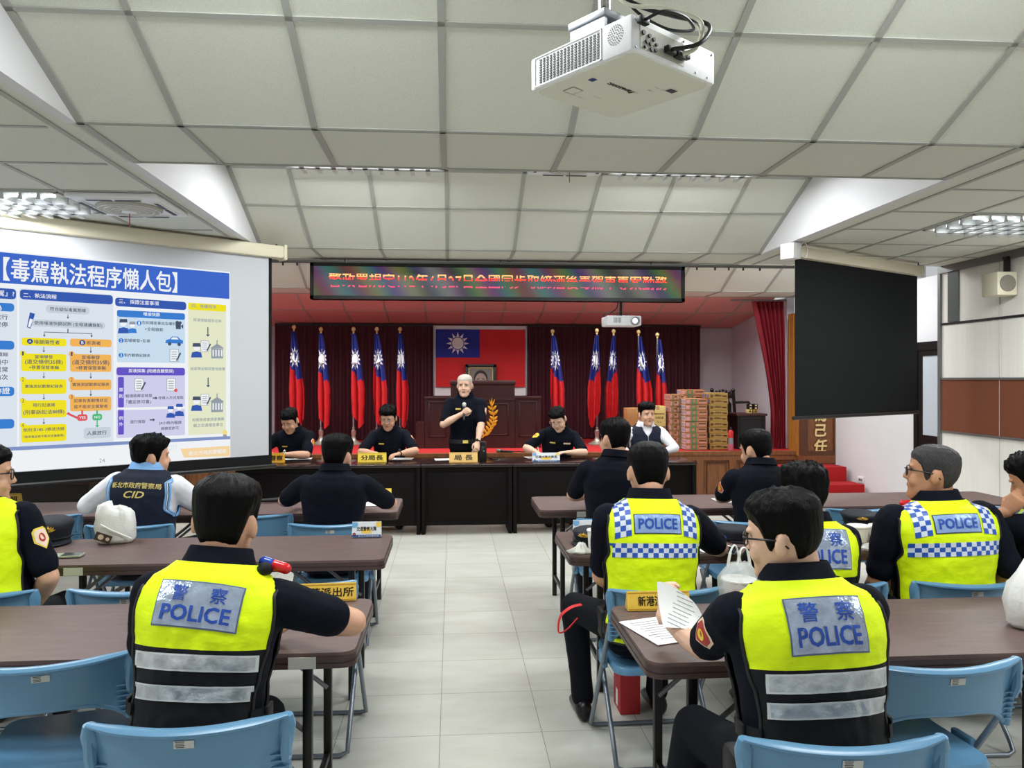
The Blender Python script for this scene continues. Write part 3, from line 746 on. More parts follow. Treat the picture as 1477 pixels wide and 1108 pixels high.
# ---- scrolling LED sign
YL = 7.05
pa, pb = PY(447, 400, YL), PY(988, 400, YL)
lw = pb.x - pa.x; zt = PY(716, 381.5, YL).z; zb = PY(716, 433, YL).z; lh = zt - zb
led = thing('scrolling_sign', 'long black LED sign with scrolling red characters hung from the ceiling', 'sign', ((pa.x + pb.x) / 2, YL, (zt + zb) / 2))
mb = MB(); hw, hh = lw / 2, lh / 2; fr = .03
for a, b in (((-hw, 0, -hh), (hw, .13, -hh + fr)), ((-hw, 0, hh - fr), (hw, .13, hh)), ((-hw, 0, -hh), (-hw + fr, .13, hh)), ((hw - fr, 0, -hh), (hw, .13, hh)), ((-hw, .03, -hh), (hw, .13, hh))): mb.bb(a, b)
mb.build('housing', M_black, led)
def led_mat():
    m = bpy.data.materials.new('led_matrix'); m.use_nodes = True; nt = m.node_tree; b = nt.nodes['Principled BSDF']
    b.inputs['Base Color'].default_value = (.02, .02, .02, 1); b.inputs['Roughness'].default_value = .4
    tc = nt.nodes.new('ShaderNodeTexCoord'); acc = []
    for i, (sc, rot, ph) in enumerate(((1.05, .62, 0), (1.2, .55, 2.4), (.85, .7, 4.4))):
        mp = nt.nodes.new('ShaderNodeMapping'); mp.inputs['Rotation'].default_value = (0, rot, 0); nt.links.new(tc.outputs['Object'], mp.inputs[0])
        wv = nt.nodes.new('ShaderNodeTexWave'); wv.inputs['Scale'].default_value = sc; wv.inputs['Distortion'].default_value = 1.6; wv.inputs['Detail'].default_value = 1; wv.inputs['Phase Offset'].default_value = ph
        nt.links.new(mp.outputs[0], wv.inputs['Vector']); acc.append(wv.outputs['Fac'])
    cb = nt.nodes.new('ShaderNodeCombineColor')
    for i in range(3):
        mr = nt.nodes.new('ShaderNodeMapRange'); mr.inputs['To Min'].default_value = .025; mr.inputs['To Max'].default_value = .105; nt.links.new(acc[i], mr.inputs[0]); nt.links.new(mr.outputs[0], cb.inputs[i])
    nt.links.new(cb.outputs[0], b.inputs['Emission Color']); b.inputs['Emission Strength'].default_value = 1
    return m
mb = MB(); mb.bb((-hw + fr, .02, -hh + fr), (hw - fr, .03, hh - fr)); mb.build('led_panel', led_mat(), led)
def clip(poly, a, s):          # keep s*(y-a) >= 0
    out = []
    for i in range(len(poly)):
        p, q = poly[i], poly[(i + 1) % len(poly)]; dp, dq = s * (p[1] - a), s * (q[1] - a)
        if dp >= 0: out.append(p)
        if dp * dq < 0:
            t = dp / (dp - dq); out.append((p[0] + (q[0] - p[0]) * t, p[1] + (q[1] - p[1]) * t))
    return out
vs, fs, tw, th = text2d('警政署規定112年6月27日全國同步取締酒後毒駕車專案勤務', .01, 1)
mb = MB(); W_ = lw * .905; sx = W_ / tw; H_ = lh * .42; sy = H_ / th
for f in fs:
    p = [(vs[i][0] * sx, vs[i][1] * sy) for i in f]
    for (lo, hi, dz, mi) in ((.02 * H_, .22 * H_, 0, 0), (.22 * H_, .42 * H_, 0, 1), (-.46 * H_, -.34 * H_, -.0, 2)):
        q = clip(clip(p, lo, 1), hi, -1)
        if len(q) > 2: mb.add([(x, .0185, y + dz + .01) for x, y in q], [tuple(range(len(q)))], None, mi)
mb.build('scrolling_text', [emat('led_red', (255, 74, 60), 1.6), emat('led_orange', (255, 176, 110), 1.7), emat('led_pink', (255, 80, 110), 1.5)], led, None)
each('hanger', M_rail, led, (-hw + .3, 0, hw - .3), lambda m_, x: m_.tube([(x, .08, hh), (x, .08, ZC - (zt + zb) / 2 + .0)], .008))

# ---- near ceiling projector
ORG = P(911, 71, 1.8)
yw = RD(41) - TH
pj = thing('hanging_projector', 'large white projector hanging from the ceiling on a steel mount above the aisle', 'projector', ORG, yw)
LX, LY, LZ = .335, .35, .086
M_pj = mat('projector_shell', (236, 237, 238), .45)
M_pjb = mat('projector_underside', (224, 222, 208), .55)
mb = MB(); mb.box((LX / 2, LY / 2, LZ / 2), (LX, LY, LZ), r=.006); mb.build('shell', M_pj, pj)
mb = MB()
pl_ = rrect(LX - .012, LY - .012, .03, 4, LX / 2, LY / 2); mb.prism(pl_, -.003, .002); mb.build('underside', M_pjb, pj)
mb = MB()
for i in range(17):
    for j in range(10):
        mb.box((-.0012, .105 + i * .0128, .012 + j * .0066), (.002, .0072, .0038))
mb.build('air_grille', M_black, pj)
mb = MB()
for a, b in (((-.0025, .094, .004), (0, .098, .082)), ((-.0025, .33, .004), (0, .334, .082)), ((-.0025, .094, .079), (0, .334, .082)), ((-.0025, .094, .004), (0, .334, .007))): mb.bb(a, b)
mb.build('grille_frame', M_pj, pj)
mb = MB()
for r in (.006, .012, .018, .023):
    for k in range(int(r * 1000)): a = 2 * pi * k / int(r * 1000); mb.box((-.0008, .05 + r * cos(a), .05 + r * sin(a)), (.0015, .0022, .0022))
mb.build('speaker_holes', mat('hole_grey', (150, 150, 150), .7), pj)
mb = MB(); mb.bb((.03, -.0015, .012), (.2, .001, .068)); mb.build('port_panel', mat('port_panel_grey', (176, 174, 160), .5), pj)
SOC = []
for x, z, r in ((.04, .05, .006), (.052, .032, .005), (.062, .048, .005), (.066, .03, .005), (.078, .044, .005), (.046, .018, .004), (.07, .018, .006), (.085, .02, .005), (.088, .034, .004)):
    SOC.append((x, z, r))
each('socket', M_black, pj, SOC, lambda m_, q: m_.tube([(q[0], .001, q[1]), (q[0], -.006, q[1])], q[2], 8))
each('screw', M_steel, pj, ((.015, .01), (.3, .01), (.32, .075), (.2, .075), (.25, .01), (.015, .075)), lambda m_, q: m_.tube([(q[0], .001, q[1]), (q[0], -.003, q[1])], .003, 8))
mb = MB(); BM = lambda x, y: frame((x, y, -.0035), (-1, 0, 0), (0, 1, 0))
put_text(mb, 'Panasonic', BM(.155, .17), w=.098, mi=0, bold=.02, z=.0006)
put_text(mb, '3LCD · HDMI', BM(.24, .105), w=.04, mi=1, bold=0, z=.0006); put_text(mb, 'LISTED', BM(.23, .13), w=.02, mi=0, bold=0, z=.0006); put_text(mb, '2 YEARS', BM(.20, .165), w=.04, mi=1, bold=0, z=.0006); put_text(mb, 'LAMP · AIR FILTER', BM(.1, .285), w=.07, mi=1, bold=0, z=.0006); put_text(mb, 'CAUTION', BM(.16, .255), w=.03, mi=1, bold=0, z=.0006)
for x, y, a, b, mi in ((.275, .095, .03, .02, 2), (.06, .18, .018, .018, 3), (.075, .265, .04, .04, 1)):
    v_, f_ = rectgrid(a, b, 1, 1); mb.add([(p, q, .0004) for p, q in v_], f_, BM(x, y), mi)
v_, f_ = rectgrid(.034, .034, 1, 1); mb.add([(p, q, .0008) for p, q in v_], f_, BM(.075, .265), 4)
mb.build('printed_marks', [M_black, mat('grey_print', (150, 148, 134), .6), mat('dark_print', (72, 72, 72), .6), mat('blue_print', (40, 62, 120), .6), M_pjb], pj, None)
mb = MB(); mb.bb((.035, .12, LZ), (.2, .26, LZ + .012)); mb.bb((.05, .13, LZ + .012), (.06, .25, LZ + .06)); mb.bb((.17, .13, LZ + .012), (.18, .25, LZ + .06)); mb.bb((.045, .125, LZ + .055), (.185, .255, LZ + .075), r=.003); mb.build('mount_bracket', M_steel, pj)
mb = MB(); mb.tube([(.115, .19, LZ + .07), (.115, .19, ZH - ORG.z - .0)], .018, 14); mb.lathe([(.06, 0), (.06, .012), (.02, .016)], 20, T(.115, .19, ZH - ORG.z - .018)); mb.build('mount_pole', M_chrome, pj)
each('bolt', M_black, pj, ((.07, .15), (.16, .24), (.16, .15)), lambda m_, q: m_.tube([(q[0], q[1], LZ + .06), (q[0], q[1], LZ + .09)], .006, 8))
def spline(pts, n=8):
    pts = [V(p) for p in pts]; out = []
    for i in range(len(pts) - 1):
        p0 = pts[max(0, i - 1)]; p1, p2 = pts[i], pts[i + 1]; p3 = pts[min(len(pts) - 1, i + 2)]
        for k in range(n):
            t = k / n
            out.append(.5 * ((2 * p1) + (p2 - p0) * t + (2 * p0 - 5 * p1 + 4 * p2 - p3) * t * t + (3 * p1 - p0 - 3 * p2 + p3) * t ** 3))
    out.append(pts[-1]); return out
M_cream_c = mat('cream_cable', (206, 202, 184), .5)
for nm, lab, m_, r_, pts in (
    ('video_cable', 'thick black cable looping from the hanging projector ports to its pole', M_black, .0055, [(.13, -.02, .03), (.17, -.07, .04), (.235, -.05, .11), (.2, .03, .15), (.14, .1, .185), (.105, .15, .25), (.105, .15, .42)]),
    ('video_cable', 'cream cable looping beside the hanging projector, plugged in at the low port', M_cream_c, .0055, [(.17, -.018, .03), (.2, -.04, .05), (.22, -.035, .12), (.17, .04, .165), (.12, .12, .19), (.092, .17, .28), (.092, .17, .42)]),
    ('power_cable', 'thin black cable crossing under the cream cables behind the hanging projector', M_black, .004, [(.025, -.022, .07), (.06, -.05, .09), (.14, -.05, .1), (.21, -.02, .1), (.2, .06, .13), (.14, .12, .19), (.132, .163, .3), (.132, .163, .42)]),
    ('signal_cable', 'thin cream cable on the outside of the cable bundle above the hanging projector', M_cream_c, .004, [(.19, -.018, .035), (.225, -.03, .07), (.235, -.01, .13), (.18, .06, .17), (.12, .14, .215), (.125, .235, .3), (.125, .24, .42)])):
    c_ = thing(nm, lab, 'cable', ORG, yw, 'cables behind the hanging projector'); mb = MB(); mb.tube(spline(pts), r_, 8); mb.build('lead', m_, c_, 60)
    p0 = V(pts[0]); mb = MB(); mb.bb(p0 + V((-.016, 0, -.009)), p0 + V((.016, .016, .009)), r=.003) ; mb.build('plug', M_black, c_)
# ---- small far projector under the sign
fp = P(896, 464, 7.55)
pf = thing('small_projector', 'small white projector hanging below the LED sign', 'projector', fp, -TH + RD(6))
mb = MB(); mb.box((0, 0, 0), (.34, .25, .095), r=.012); mb.build('shell', M_wplastic, pf)
mb = MB(); mb.lathe([(.045, 0), (.045, .012), (.036, .014), (.034, .004), (.001, .003)], 24, T(.105, -.124, .0) @ RX(pi / 2)); mb.build('lens_ring', M_steel, pf)
mb = MB(); mb.ball((.105, -.122, 0), (.03, .012, .03)); mb.build('lens', mat('lens_glass', (250, 252, 255), .1, emit=(255, 255, 255), estr=1.2), pf)
each('air_slot', M_rail, pf, range(6), lambda m_, i: m_.box((-.1 + i * .013, -.1255, .005), (.006, .002, .05)))
mb = MB(); mb.box((0, .02, .055), (.12, .1, .016)); mb.tube([(0, .02, .06), (0, .02, ZH - fp.z - .3)], .014); mb.build('mount_pole', M_black, pf)
mb = MB(); mb.tube(spline([(-.12, .05, .03), (-.16, .06, .07), (-.06, .05, .11), (-.02, .04, .2), (-.015, .035, .5)]), .006); mb.build('lead', M_black, pf)

# ================================================================== STAGE FURNISHINGS
M_fred = mat('flag_red', (196, 22, 30), .75, noise_amt=.08, noise_scale=60); M_fblue = mat('flag_blue', (22, 36, 120), .75); M_fwhite = mat('flag_white', (240, 240, 242), .7)
def sun(mb, M, r, mi_w=0, mi_b=1, sq=1.0, n=12):
    for k in range(n):
        a = 2 * pi * k / n + pi / 2; h = pi / n * .92
        pts = [(r * .56 * cos(a - h), r * .56 * sin(a - h)), (r * cos(a), r * sin(a)), (r * .56 * cos(a + h), r * .56 * sin(a + h))]
        yield [(x * sq, y) for x, y in pts], mi_w
    yield [(x * sq, y) for x, y in circ(r * .57, 36)], mi_b
    yield [(x * sq, y) for x, y in circ(r * .5, 36)], mi_w
# wall flag with white backing board
wf = thing('wall_flag', 'large red flag with blue canton and white sun on the wall between the curtains', 'flag', (0, 11.79, 0))
a, b = PY(628.5, 475, 11.79), PY(757.5, 558, 11.79); wy = 0
bdL, bdR = PY(625, 472, 11.8), PY(760.5, 575, 11.8)
brd = thing('flag_board', 'white board mounted behind the wall flag', 'board', (0, 11.83, 0)); mb = MB(); mb.bb((bdL.x, 0, ZS + .5), (bdR.x, .03, 2.47)); mb.build('panel', M_wplastic, brd)
each('edge_strip', M_steel, brd, (bdL.x, bdR.x - .02), lambda m_, x: m_.bb((x, -.012, ZS + .5), (x + .02, 0, 2.47)))
mb = MB(); mb.bb((a.x, 0, b.z), (b.x, .006, a.z)); mb.build('red_field', mat('wall_flag_red', (214, 20, 26), .65), wf)
cxm = a.x + (b.x - a.x) * .49; czm = a.z + (b.z - a.z) * .49
mb = MB(); mb.bb((a.x, -.003, czm), (cxm, .0, a.z)); mb.build('blue_canton', mat('wall_flag_blue', (20, 34, 150), .65), wf)
mb = MB(); Ms = T((a.x + cxm) / 2, -.004, (czm + a.z) / 2 + .0) @ RX(pi / 2); l_ = 0
for pts, mi in sun(mb, Ms, .175, 0, 1):
    l_ += 1; mb.add([(x, y, .0004 * (1 + (l_ > 12) + (l_ > 13))) for x, y in pts], [tuple(range(len(pts)))], Ms, mi)
mb.build('white_sun', [M_fwhite, mat('wall_flag_blue', (0, 0, 0))], wf, None)
# framed portrait
pa_, pb_ = PY(671, 526, 11.7), PY(716, 526, 11.7)
pw_ = pb_.x - pa_.x
pt = thing('framed_portrait', 'framed grey portrait photograph of a man in front of the wall flag', 'picture', ((pa_.x + pb_.x) / 2, 11.74, PY(694, 525.5, 11.74).z - .3))
mb = MB(); h_ = .3; hw = pw_ / 2
for a_, b_ in (((-hw, -.04, -h_), (hw, 0.03, -h_ + .05)), ((-hw, -.04, h_ - .05), (hw, .03, h_)), ((-hw, -.04, -h_), (-hw + .05, .03, h_)), ((hw - .05, -.04, -h_), (hw, .03, h_))): mb.bb(a_, b_, r=.008)
mb.build('frame', mat('dark_frame', (30, 22, 16), .4), pt)
mb = MB()
for a_, b_ in (((-hw + .05, -.03, -h_ + .05), (hw - .05, -.02, -h_ + .062)), ((-hw + .05, -.03, h_ - .062), (hw - .05, -.02, h_ - .05)), ((-hw + .05, -.03, -h_ + .05), (-hw + .062, -.02, h_ - .05)), ((hw - .062, -.03, -h_ + .05), (hw - .05, -.02, h_ - .05))): mb.bb(a_, b_)
mb.build('gilt_edge', M_gold, pt)
mb = MB(); Mp = RX(pi / 2); LZp = lambda k: .012 + k * .0006
def fl2(pts, k, mi): mb.add([(x, y, LZp(k)) for x, y in pts], [tuple(range(len(pts)))], Mp, mi)
fl2(rrect(pw_ - .09, .52, .002), 0, 0); fl2(circ(.105, 28, 0, .085, .125), 1, 1); fl2(circ(.088, 28, 0, .045, .12), 2, 2); fl2([(-.19, -.25), (-.15, -.12), (-.05, -.08), (.05, -.08), (.15, -.12), (.19, -.25)], 1, 1)
fl2([(-.06, .075), (-.02, .085), (-.02, .072), (-.06, .062)], 3, 1); fl2([(.02, .085), (.06, .075), (.06, .062), (.02, .072)], 3, 1); fl2(circ(.014, 12, -.038, .048, .006), 3, 1); fl2(circ(.014, 12, .038, .048, .006), 3, 1); fl2([(-.01, .05), (.01, .05), (.02, -.005), (-.02, -.005)], 3, 3); fl2(circ(.04, 14, 0, -.025, .012), 3, 1)
mb.build('photo_print', [mat('photo_grey', (136, 130, 124), .5), mat('photo_dark', (44, 38, 36), .5), mat('photo_skin', (176, 158, 146), .5), mat('photo_mid', (140, 122, 112), .5)], pt, None)

# podium
pc = PD(696, 10.5); 
pod = thing('podium', 'tall dark mahogany podium with side wings and a golden wheat emblem on the stage', 'podium', (0, 0, ZS + .002))
def pxx(px, Y): return PY(px, HY, Y).x
def panelbox(mb, x0, x1, y0, y1, z1, z0=0):
    mb.bb((x0, y0, z0), (x1, y1, z1)); 
Yp = 10.35
xl, xr = pxx(650, Yp), pxx(742.5, Yp); zt = PY(696, 549, Yp).z - ZS
mb = MB(); mb.bb((xl, Yp, 0), (xr, Yp + .45, zt)); mb.bb((xl - .01, Yp - .02, zt - .06), (xr + .01, Yp + .47, zt), r=.006); mb.bb((xl - .004, Yp - .014, zt - .27), (xr + .004, Yp, zt - .24)); mb.build('lectern_block', M_mahog, pod)
def moulded(mb, x0, x1, y, z0, z1, t=.018):
    for a, b in (((x0, z0), (x1, z0 + t)), ((x0, z1 - t), (x1, z1)), ((x0, z0), (x0 + t, z1)), ((x1 - t, z0), (x1, z1))): mb.bb((a[0], y - .012, a[1]), (b[0], y, b[1]), r=.003)
mb = MB(); moulded(mb, xl + .08, xr - .08, Yp, .17, zt - .31); mb.build('panel_molding', M_mahog, pod)
zw = PY(630, 572, Yp).z - ZS
xwl, xwr = pxx(612.5, Yp), pxx(780.5, Yp)
for (x0, x1) in ((xwl, xl - .006), (xr + .006, xwr)):
    mb = MB(); mb.bb((x0, Yp + .02, 0), (x1, Yp + .42, zw)); mb.bb((x0 - .006, Yp + .005, zw - .04), (x1 + .004, Yp + .43, zw), r=.005); o_ = mb.build('side_wing', M_mahog, pod)
    mb = MB(); moulded(mb, x0 + .05, x1 - .05, Yp + .02, .15, zw - .07); mb.build('panel_molding', M_mahog, o_)
xs = pxx(600, Yp); mb = MB(); mb.bb((xs, Yp + .02, 0), (xwl - .006, Yp + .4, PY(606, 610, Yp).z - ZS)); mb.build('step_block', M_mahog, pod)
# wheat emblem: curved stem with pointed grains, raised from the panel
mb = MB(); ex, ez = pxx(706, Yp), PY(706, 604, Yp).z - ZS
stem = spline([(ex - .10, Yp - .012, ez - .26), (ex - .01, Yp - .014, ez - .16), (ex + .055, Yp - .014, ez - .02), (ex + .03, Yp - .014, ez + .16)], 6)
mb.tube(stem, .008, 6)
for k in range(2, 18, 2):
    p = stem[k]; t_ = (stem[min(k + 1, len(stem) - 1)] - stem[k - 1]).normalized()
    for sd in (-1, 1):
        dr = (t_ * .6 + V((sd * .8, 0, .25))).normalized(); L_ = .075 + .01 * (k % 3)
        mb.tube([p, p + dr * L_ * .4, p + dr * L_ * .75, p + dr * L_], [.006, .019, .014, .002], 6, flat=(1, .5))
for dx, dz, L_ in ((.0, .2, .1), (.04, .17, .09), (-.03, .16, .08)): mb.tube([stem[-1], stem[-1] + V((dx * .6, 0, dz * .3)), stem[-1] + V((dx, 0, dz * .6))], [.014, .022, .002], 6, flat=(1, .5))
mb.build('wheat_emblem', mat('emblem_gold', (226, 164, 40), .4, metal=.2), pod)

# ---- flags on stands
M_base = mat('flag_base_metal', (176, 170, 158), .35, metal=.6)
def flag_thing(i, px, top, d, lab, flip, seed):
    base = PD(px, d, ZS + .002); H_ = EYE - (top - HY) / FOC * d - ZS
    t = thing('standing_flag', lab, 'flag', base, group='flags on metal stands along the back curtain')
    mb = MB(); mb.lathe([(.125, 0), (.125, .015), (.09, .03), (.045, .06), (.032, .09), (.026, .13), (.034, .15), (.034, .2), (.018, .215), (.016, .25)], 20); mb.build('stand_base', M_base, t)
    mb = MB(); mb.tube([(0, 0, .05), (0, 0, H_ - .07)], .012, 10); mb.build('pole', M_chrome, t)
    mb = MB(); mb.lathe([(.004, H_ - .09), (.016, H_ - .08), (.01, H_ - .065), (.026, H_ - .045), (.03, H_ - .03), (.022, H_ - .01), (.006, H_)], 12); mb.build('finial', M_gold, t)
    # cloth
    rnd = random.Random(seed); nu, nv = 26, 34; top_z = H_ - .1; L_ = top_z * .86 - .04 * rnd.random(); rows = []
    lean = rnd.uniform(.05, .12) * flip; wmax = rnd.uniform(.17, .22); p1 = rnd.uniform(0, 6); sk = rnd.uniform(.2, .32)
    for k in range(nv + 1):
        v = k / nv; row = []
        wd_ = .035 + (wmax - .035) * min(1, v * 1.55) ** .8 - .05 * max(0, v - .8) * 3
        for j in range(nu + 1):
            u = j / nu; a_ = 2 * pi * 2.2 * u + p1
            x = flip * (-.012 + u * wd_) - flip * .05 * min(1, v * 1.4) + lean * v * v * .4 + .012 * sin(a_ + v * 2)
            y = (.018 + .032 * min(1, v * 1.3)) * sin(a_ + .8 * v) - .03
            z = top_z - L_ * v * (1 - sk * (abs(u - .62)) ** 1.1)
            row.append((x, y - .045, z))
        rows.append(row)
    mb = MB(); mf = lambda r, c: 1 if (r / nv) < .40 + .13 * (c / nu) * 1.0 else 0
    if flip < 0: rows = [r[::-1] for r in rows]; mf2 = lambda r, c: mf(r, nu - 1 - c)
    else: mf2 = mf
    mb.grid(rows, mfun=mf2); back = [[(p[0], p[1] + .004, p[2]) for p in r][::-1] for r in rows]; mb.grid(back, mfun=lambda r, c: mf2(r, nu - 1 - c))
    cl = mb.build('flag_cloth', [M_fred, M_fblue], t, 70)
    bv = bvh_of(mb); m3 = MB(); zc = top_z - L_ * .27; xm = sum(p[0] for p in rows[nv // 4]) / (nu + 1)
    Ms = T(xm, -.5, zc) @ RX(pi / 2)
    for q_, (pts, mi) in enumerate(sun(m3, Ms, .155, 0, 1, .52)):
        if mi == 1: continue
        project(m3, bv, pts, [tuple(range(len(pts)))], Ms, .004 + .0025 * max(0, q_ - 11), mi, sub=.02)
    if m3.f: m3.build('white_sun', [M_fwhite, M_fblue], cl, None)
FL = [(424, 469, 10.95, 1), (463, 472, 10.9, 1), (510, 472, 10.9, 1), (543.5, 472, 11.0, 1), (577, 472, 11.05, 1), (797, 475, 11.05, 1), (861, 474, 10.9, -1), (885, 475, 11.0, -1), (921, 476, 11.0, 1), (948, 480, 11.0, 1)]
DESC = ['standing flag next to the projection screen edge', 'hanging flag second from the projection screen', 'hanging flag in the middle of the left five', 'standing flag fourth from the projection screen', 'hanging flag nearest the podium step in the left group',
        'hanging flag nearest the podium in the right group', 'hanging flag second from the podium on the right', 'hanging flag in the middle of the right five', 'standing flag behind the brown cardboard box', 'hanging flag nearest the tall carton stack']
for i, ((px, tp, d, fl_), lb) in enumerate(zip(FL, DESC)): flag_thing(i, px, tp, d, 'red and blue ' + lb, fl_, 11 + i * 7)

# ---- cartons
M_kraft = mat('carton_kraft', (178, 126, 76), .8, noise_amt=.06, noise_scale=40); M_olive = mat('carton_olive', (166, 132, 66), .8, noise_amt=.06, noise_scale=40); M_orange = mat('carton_orange', (178, 118, 80), .75)
M_green = mat('print_green', (74, 124, 84), .7); M_pblue = mat('print_blue', (90, 96, 148), .7); M_pink = mat('print_pink', (206, 150, 150), .7); M_brownp = mat('print_brown', (96, 62, 36), .7); M_pale = mat('print_pale', (214, 214, 220), .7)
M_kd = mat('carton_seam', (96, 70, 44), .8)
BM_ = {}
def carton_mesh(kind, w, d, h):
    if (kind, w, d, h) in BM_: return BM_[(kind, w, d, h)]
    mb = MB(); mb.box((0, 0, h / 2), (w, d, h), mi=0, r=.003)
    F = lambda x, z: T(x, -d / 2 - .0008, z) @ RX(pi / 2)
    def rc(M, a, b, mi, z=0):
        v_, f_ = rectgrid(a, b, 1, 1); mb.add([(p, q, z) for p, q in v_], f_, M, mi)
    S = lambda y, z: frame((-w / 2 - .0008, y, z), (0, -1, 0), (0, 0, 1))
    if kind == 'olive':
        rc(F(-w * .02, h * .5), w * .9, h * .12, 5); put_text(mb, 'FIN', F(-.01, h * .56), w=w * .28, h=h * .36, mi=5, z=.001); rc(F(w * .34, h * .42), w * .2, h * .3, 5); rc(F(-w * .38, h * .45), w * .14, h * .5, 5, .0004); rc(F(-w * .02, h * .86), w * .96, .003, 6)
        for y in (-d * .3, 0, d * .3): rc(S(y, h * .5), d * .2, h * .6, 3)
    else:
        rc(F(-w * .12, h * .5), w * .26, h * .9, 1); rc(F(-w * .12, h * .55), w * .13, h * .5, 0, .0004); rc(F(w * .28, h * .62), w * .34, h * .22, 5); rc(F(w * .28, h * .28), w * .34, h * .12, 2); rc(F(-w * .4, h * .5), w * .16, h * .6, 2)
        rc(F(0, h * .93), w * .98, .003, 6)
        for y in (-d * .36, -d * .12, d * .12, d * .36):
            rc(S(y, h * .5), d * .16, h * .8, 4 if kind != 'pink' else 2); rc(S(y, h * .52), d * .07, h * .5, 3, .0004)
    me = mb.mesh('carton', [M_olive if kind == 'olive' else M_orange, M_green, M_pink, M_pblue, M_pale, M_brownp, M_kd], 30)
    BM_[(kind, w, d, h)] = me; return me
ORD = ['topmost', 'second from the top', 'third from the top', 'fourth from the top', 'fifth from the top', 'sixth from the top', 'seventh from the top', 'eighth from the top', 'ninth from the top', 'tenth from the top', 'lowest']
def stack(x, y, n, w, d, h, kind, col, group, rz=0.0):
    for k in range(n):
        o = bpy.data.objects.new('carton', carton_mesh(kind, w, d, h)); COL.objects.link(o)
        o.location = (x + random.uniform(-.006, .006), y + random.uniform(-.006, .006), ZS + .002 + k * (h + .0012)); o.rotation_euler = (0, 0, rz + random.uniform(-.02, .02))
        r = n - 1 - k
        tag(o, f"{'lowest' if r == n - 1 else ORD[r]} {'olive' if kind == 'olive' else 'printed'} carton in the {col}", 'carton', group)
hb = .0735
x0 = PD(1003.5, 10.12); stack(x0.x, x0.y + .12, 9, .29, .3, hb, 'orange', 'front stack beside the vest man', 'printed cartons stacked on the stage')
x0 = PD(1036.5, 10.15); stack(x0.x, x0.y + .14, 10, .245, .3, hb, 'olive', 'stack beside the carved chair', 'printed cartons stacked on the stage')
x0 = PD(972, 10.25); stack(x0.x - .0, x0.y + .16, 9, .09, .3, hb + .006, 'pink', 'narrow end stack nearest the flags', 'printed cartons stacked on the stage')
x0 = PD(982, 10.25); stack(x0.x - .0, x0.y + .17, 9, .09, .3, hb + .006, 'pink', 'narrow stack right of the end stack', 'printed cartons stacked on the stage')
x0 = PD(1000, 10.5); stack(x0.x, x0.y + .12, 10, .33, .2, hb + .004, 'orange', 'tall stack behind the front stack', 'printed cartons stacked on the stage')
def kraft(px0, px1, ytop, ybot, d, label, m_, draw):
    a, b = PD(px0, d), PD(px1, d); w = (b - a).length; h = (ybot - ytop) / FOC * d; z0 = EYE - (ybot - HY) / FOC * d
    t = thing('cardboard_box', label, 'cardboard box', ((a.x + b.x) / 2, (a.y + b.y) / 2 + .13, z0), -TH * .5, 'cardboard boxes on the stage'); mb = MB(); mb.box((0, 0, h / 2), (w, .26, h), r=.003); mb.build('body', m_, t)
    mb = MB(); mb.box((0, 0, h + .0008), (w * .98, .045, .0012)); mb.box((0, -.1305, h - .025), (.045, .0012, .05)); mb.build('packing_tape', mat('packing_tape', (190, 160, 110), .3), t)
    mb = MB(); draw(mb, T(0, -.1312, h / 2) @ RX(pi / 2), w, h)
    if mb.f: mb.build('printing', M_brownp, t, None)
    return z0
M_kyel = mat('carton_cream', (214, 190, 118), .75)
def dr1(mb, M, w, h):
    put_text(mb, '↑↑', M @ T(w * .12, .02, 0), w=w * .3)
def dr2(mb, M, w, h):
    put_text(mb, '國家安全用品', M @ T(.02, h * .12, 0), w=w * .66); put_text(mb, '03028', M @ T(.02, -.02, 0), w=w * .5); put_text(mb, '12 入', M @ T(.02, -h * .28, 0), w=w * .3)
    v_ = circ(.022, 20, -w * .38, h * .34); mb.add([(x, y, .0006) for x, y in v_], [tuple(range(20))], M, 0)
z1 = kraft(905, 936, 589, 615, 10.3, 'brown cardboard box with up arrows behind the vest man', M_kraft, dr1)
z2 = kraft(938, 961, 586, 615, 10.32, 'cream cardboard box with printed numbers beside the carton stack', M_kyel, dr2)
kraft(904, 961.5, 615.3, 646.9, 10.28, 'long low brown box carrying two smaller boxes on the stage', mat('carton_brown', (120, 78, 48), .8), lambda *a: None)  # lower box in a darker brown

# ---- carved chair, cabinet and small boxes at the stage's right
M_dark = mat('dark_lacquer', (26, 14, 12), .4)
q = PD(1057, 11.05, ZS + .002)
ch = thing('carved_chair', 'tall dark carved wooden chair beside the olive cartons', 'chair', q, RD(-60))
mb = MB(); mb.box((0, 0, .42), (.42, .4, .05), r=.01); mb.build('seat', M_dark, ch)
mb = MB()
for sx in (-.19, .19): mb.tube([(sx, -.19, 0), (sx, -.19, .45), (sx, -.22, .75)], .022, 8); mb.ball((sx, -.225, .77), .03, 10)
mb.box((0, -.205, .7), (.36, .03, .08), r=.008); mb.box((0, -.2, .58), (.2, .02, .3), r=.006)
for k in range(5): mb.ball((-.12 + k * .06, -.215, .745 + .012 * (2 - abs(k - 2))), .022, 8)
mb.build('backrest', M_dark, ch)
for sx in (-.18, .18):
    mb = MB(); mb.tube([(sx, .17, 0), (sx, .17, .4)], [.018, .024], 8); mb.build('leg', M_dark, ch)
    mb = MB(); mb.tube([(sx, -.2, .6), (sx, .12, .6), (sx, .16, .56), (sx, .16, .42)], .018, 8); mb.build('armrest', M_dark, ch)
q = PD(1080, 10.3)
cb = thing('dark_cabinet', 'low black cabinet with brown top beside the red curtain', 'cabinet', (q.x, q.y + .1, ZS + .002))
hc = EYE - (597 - HY) / FOC * 10.2 - ZS
mb = MB(); mb.bb((-.19, -.2, 0), (.19, .2, hc - .03)); mb.build('body', M_black, cb)
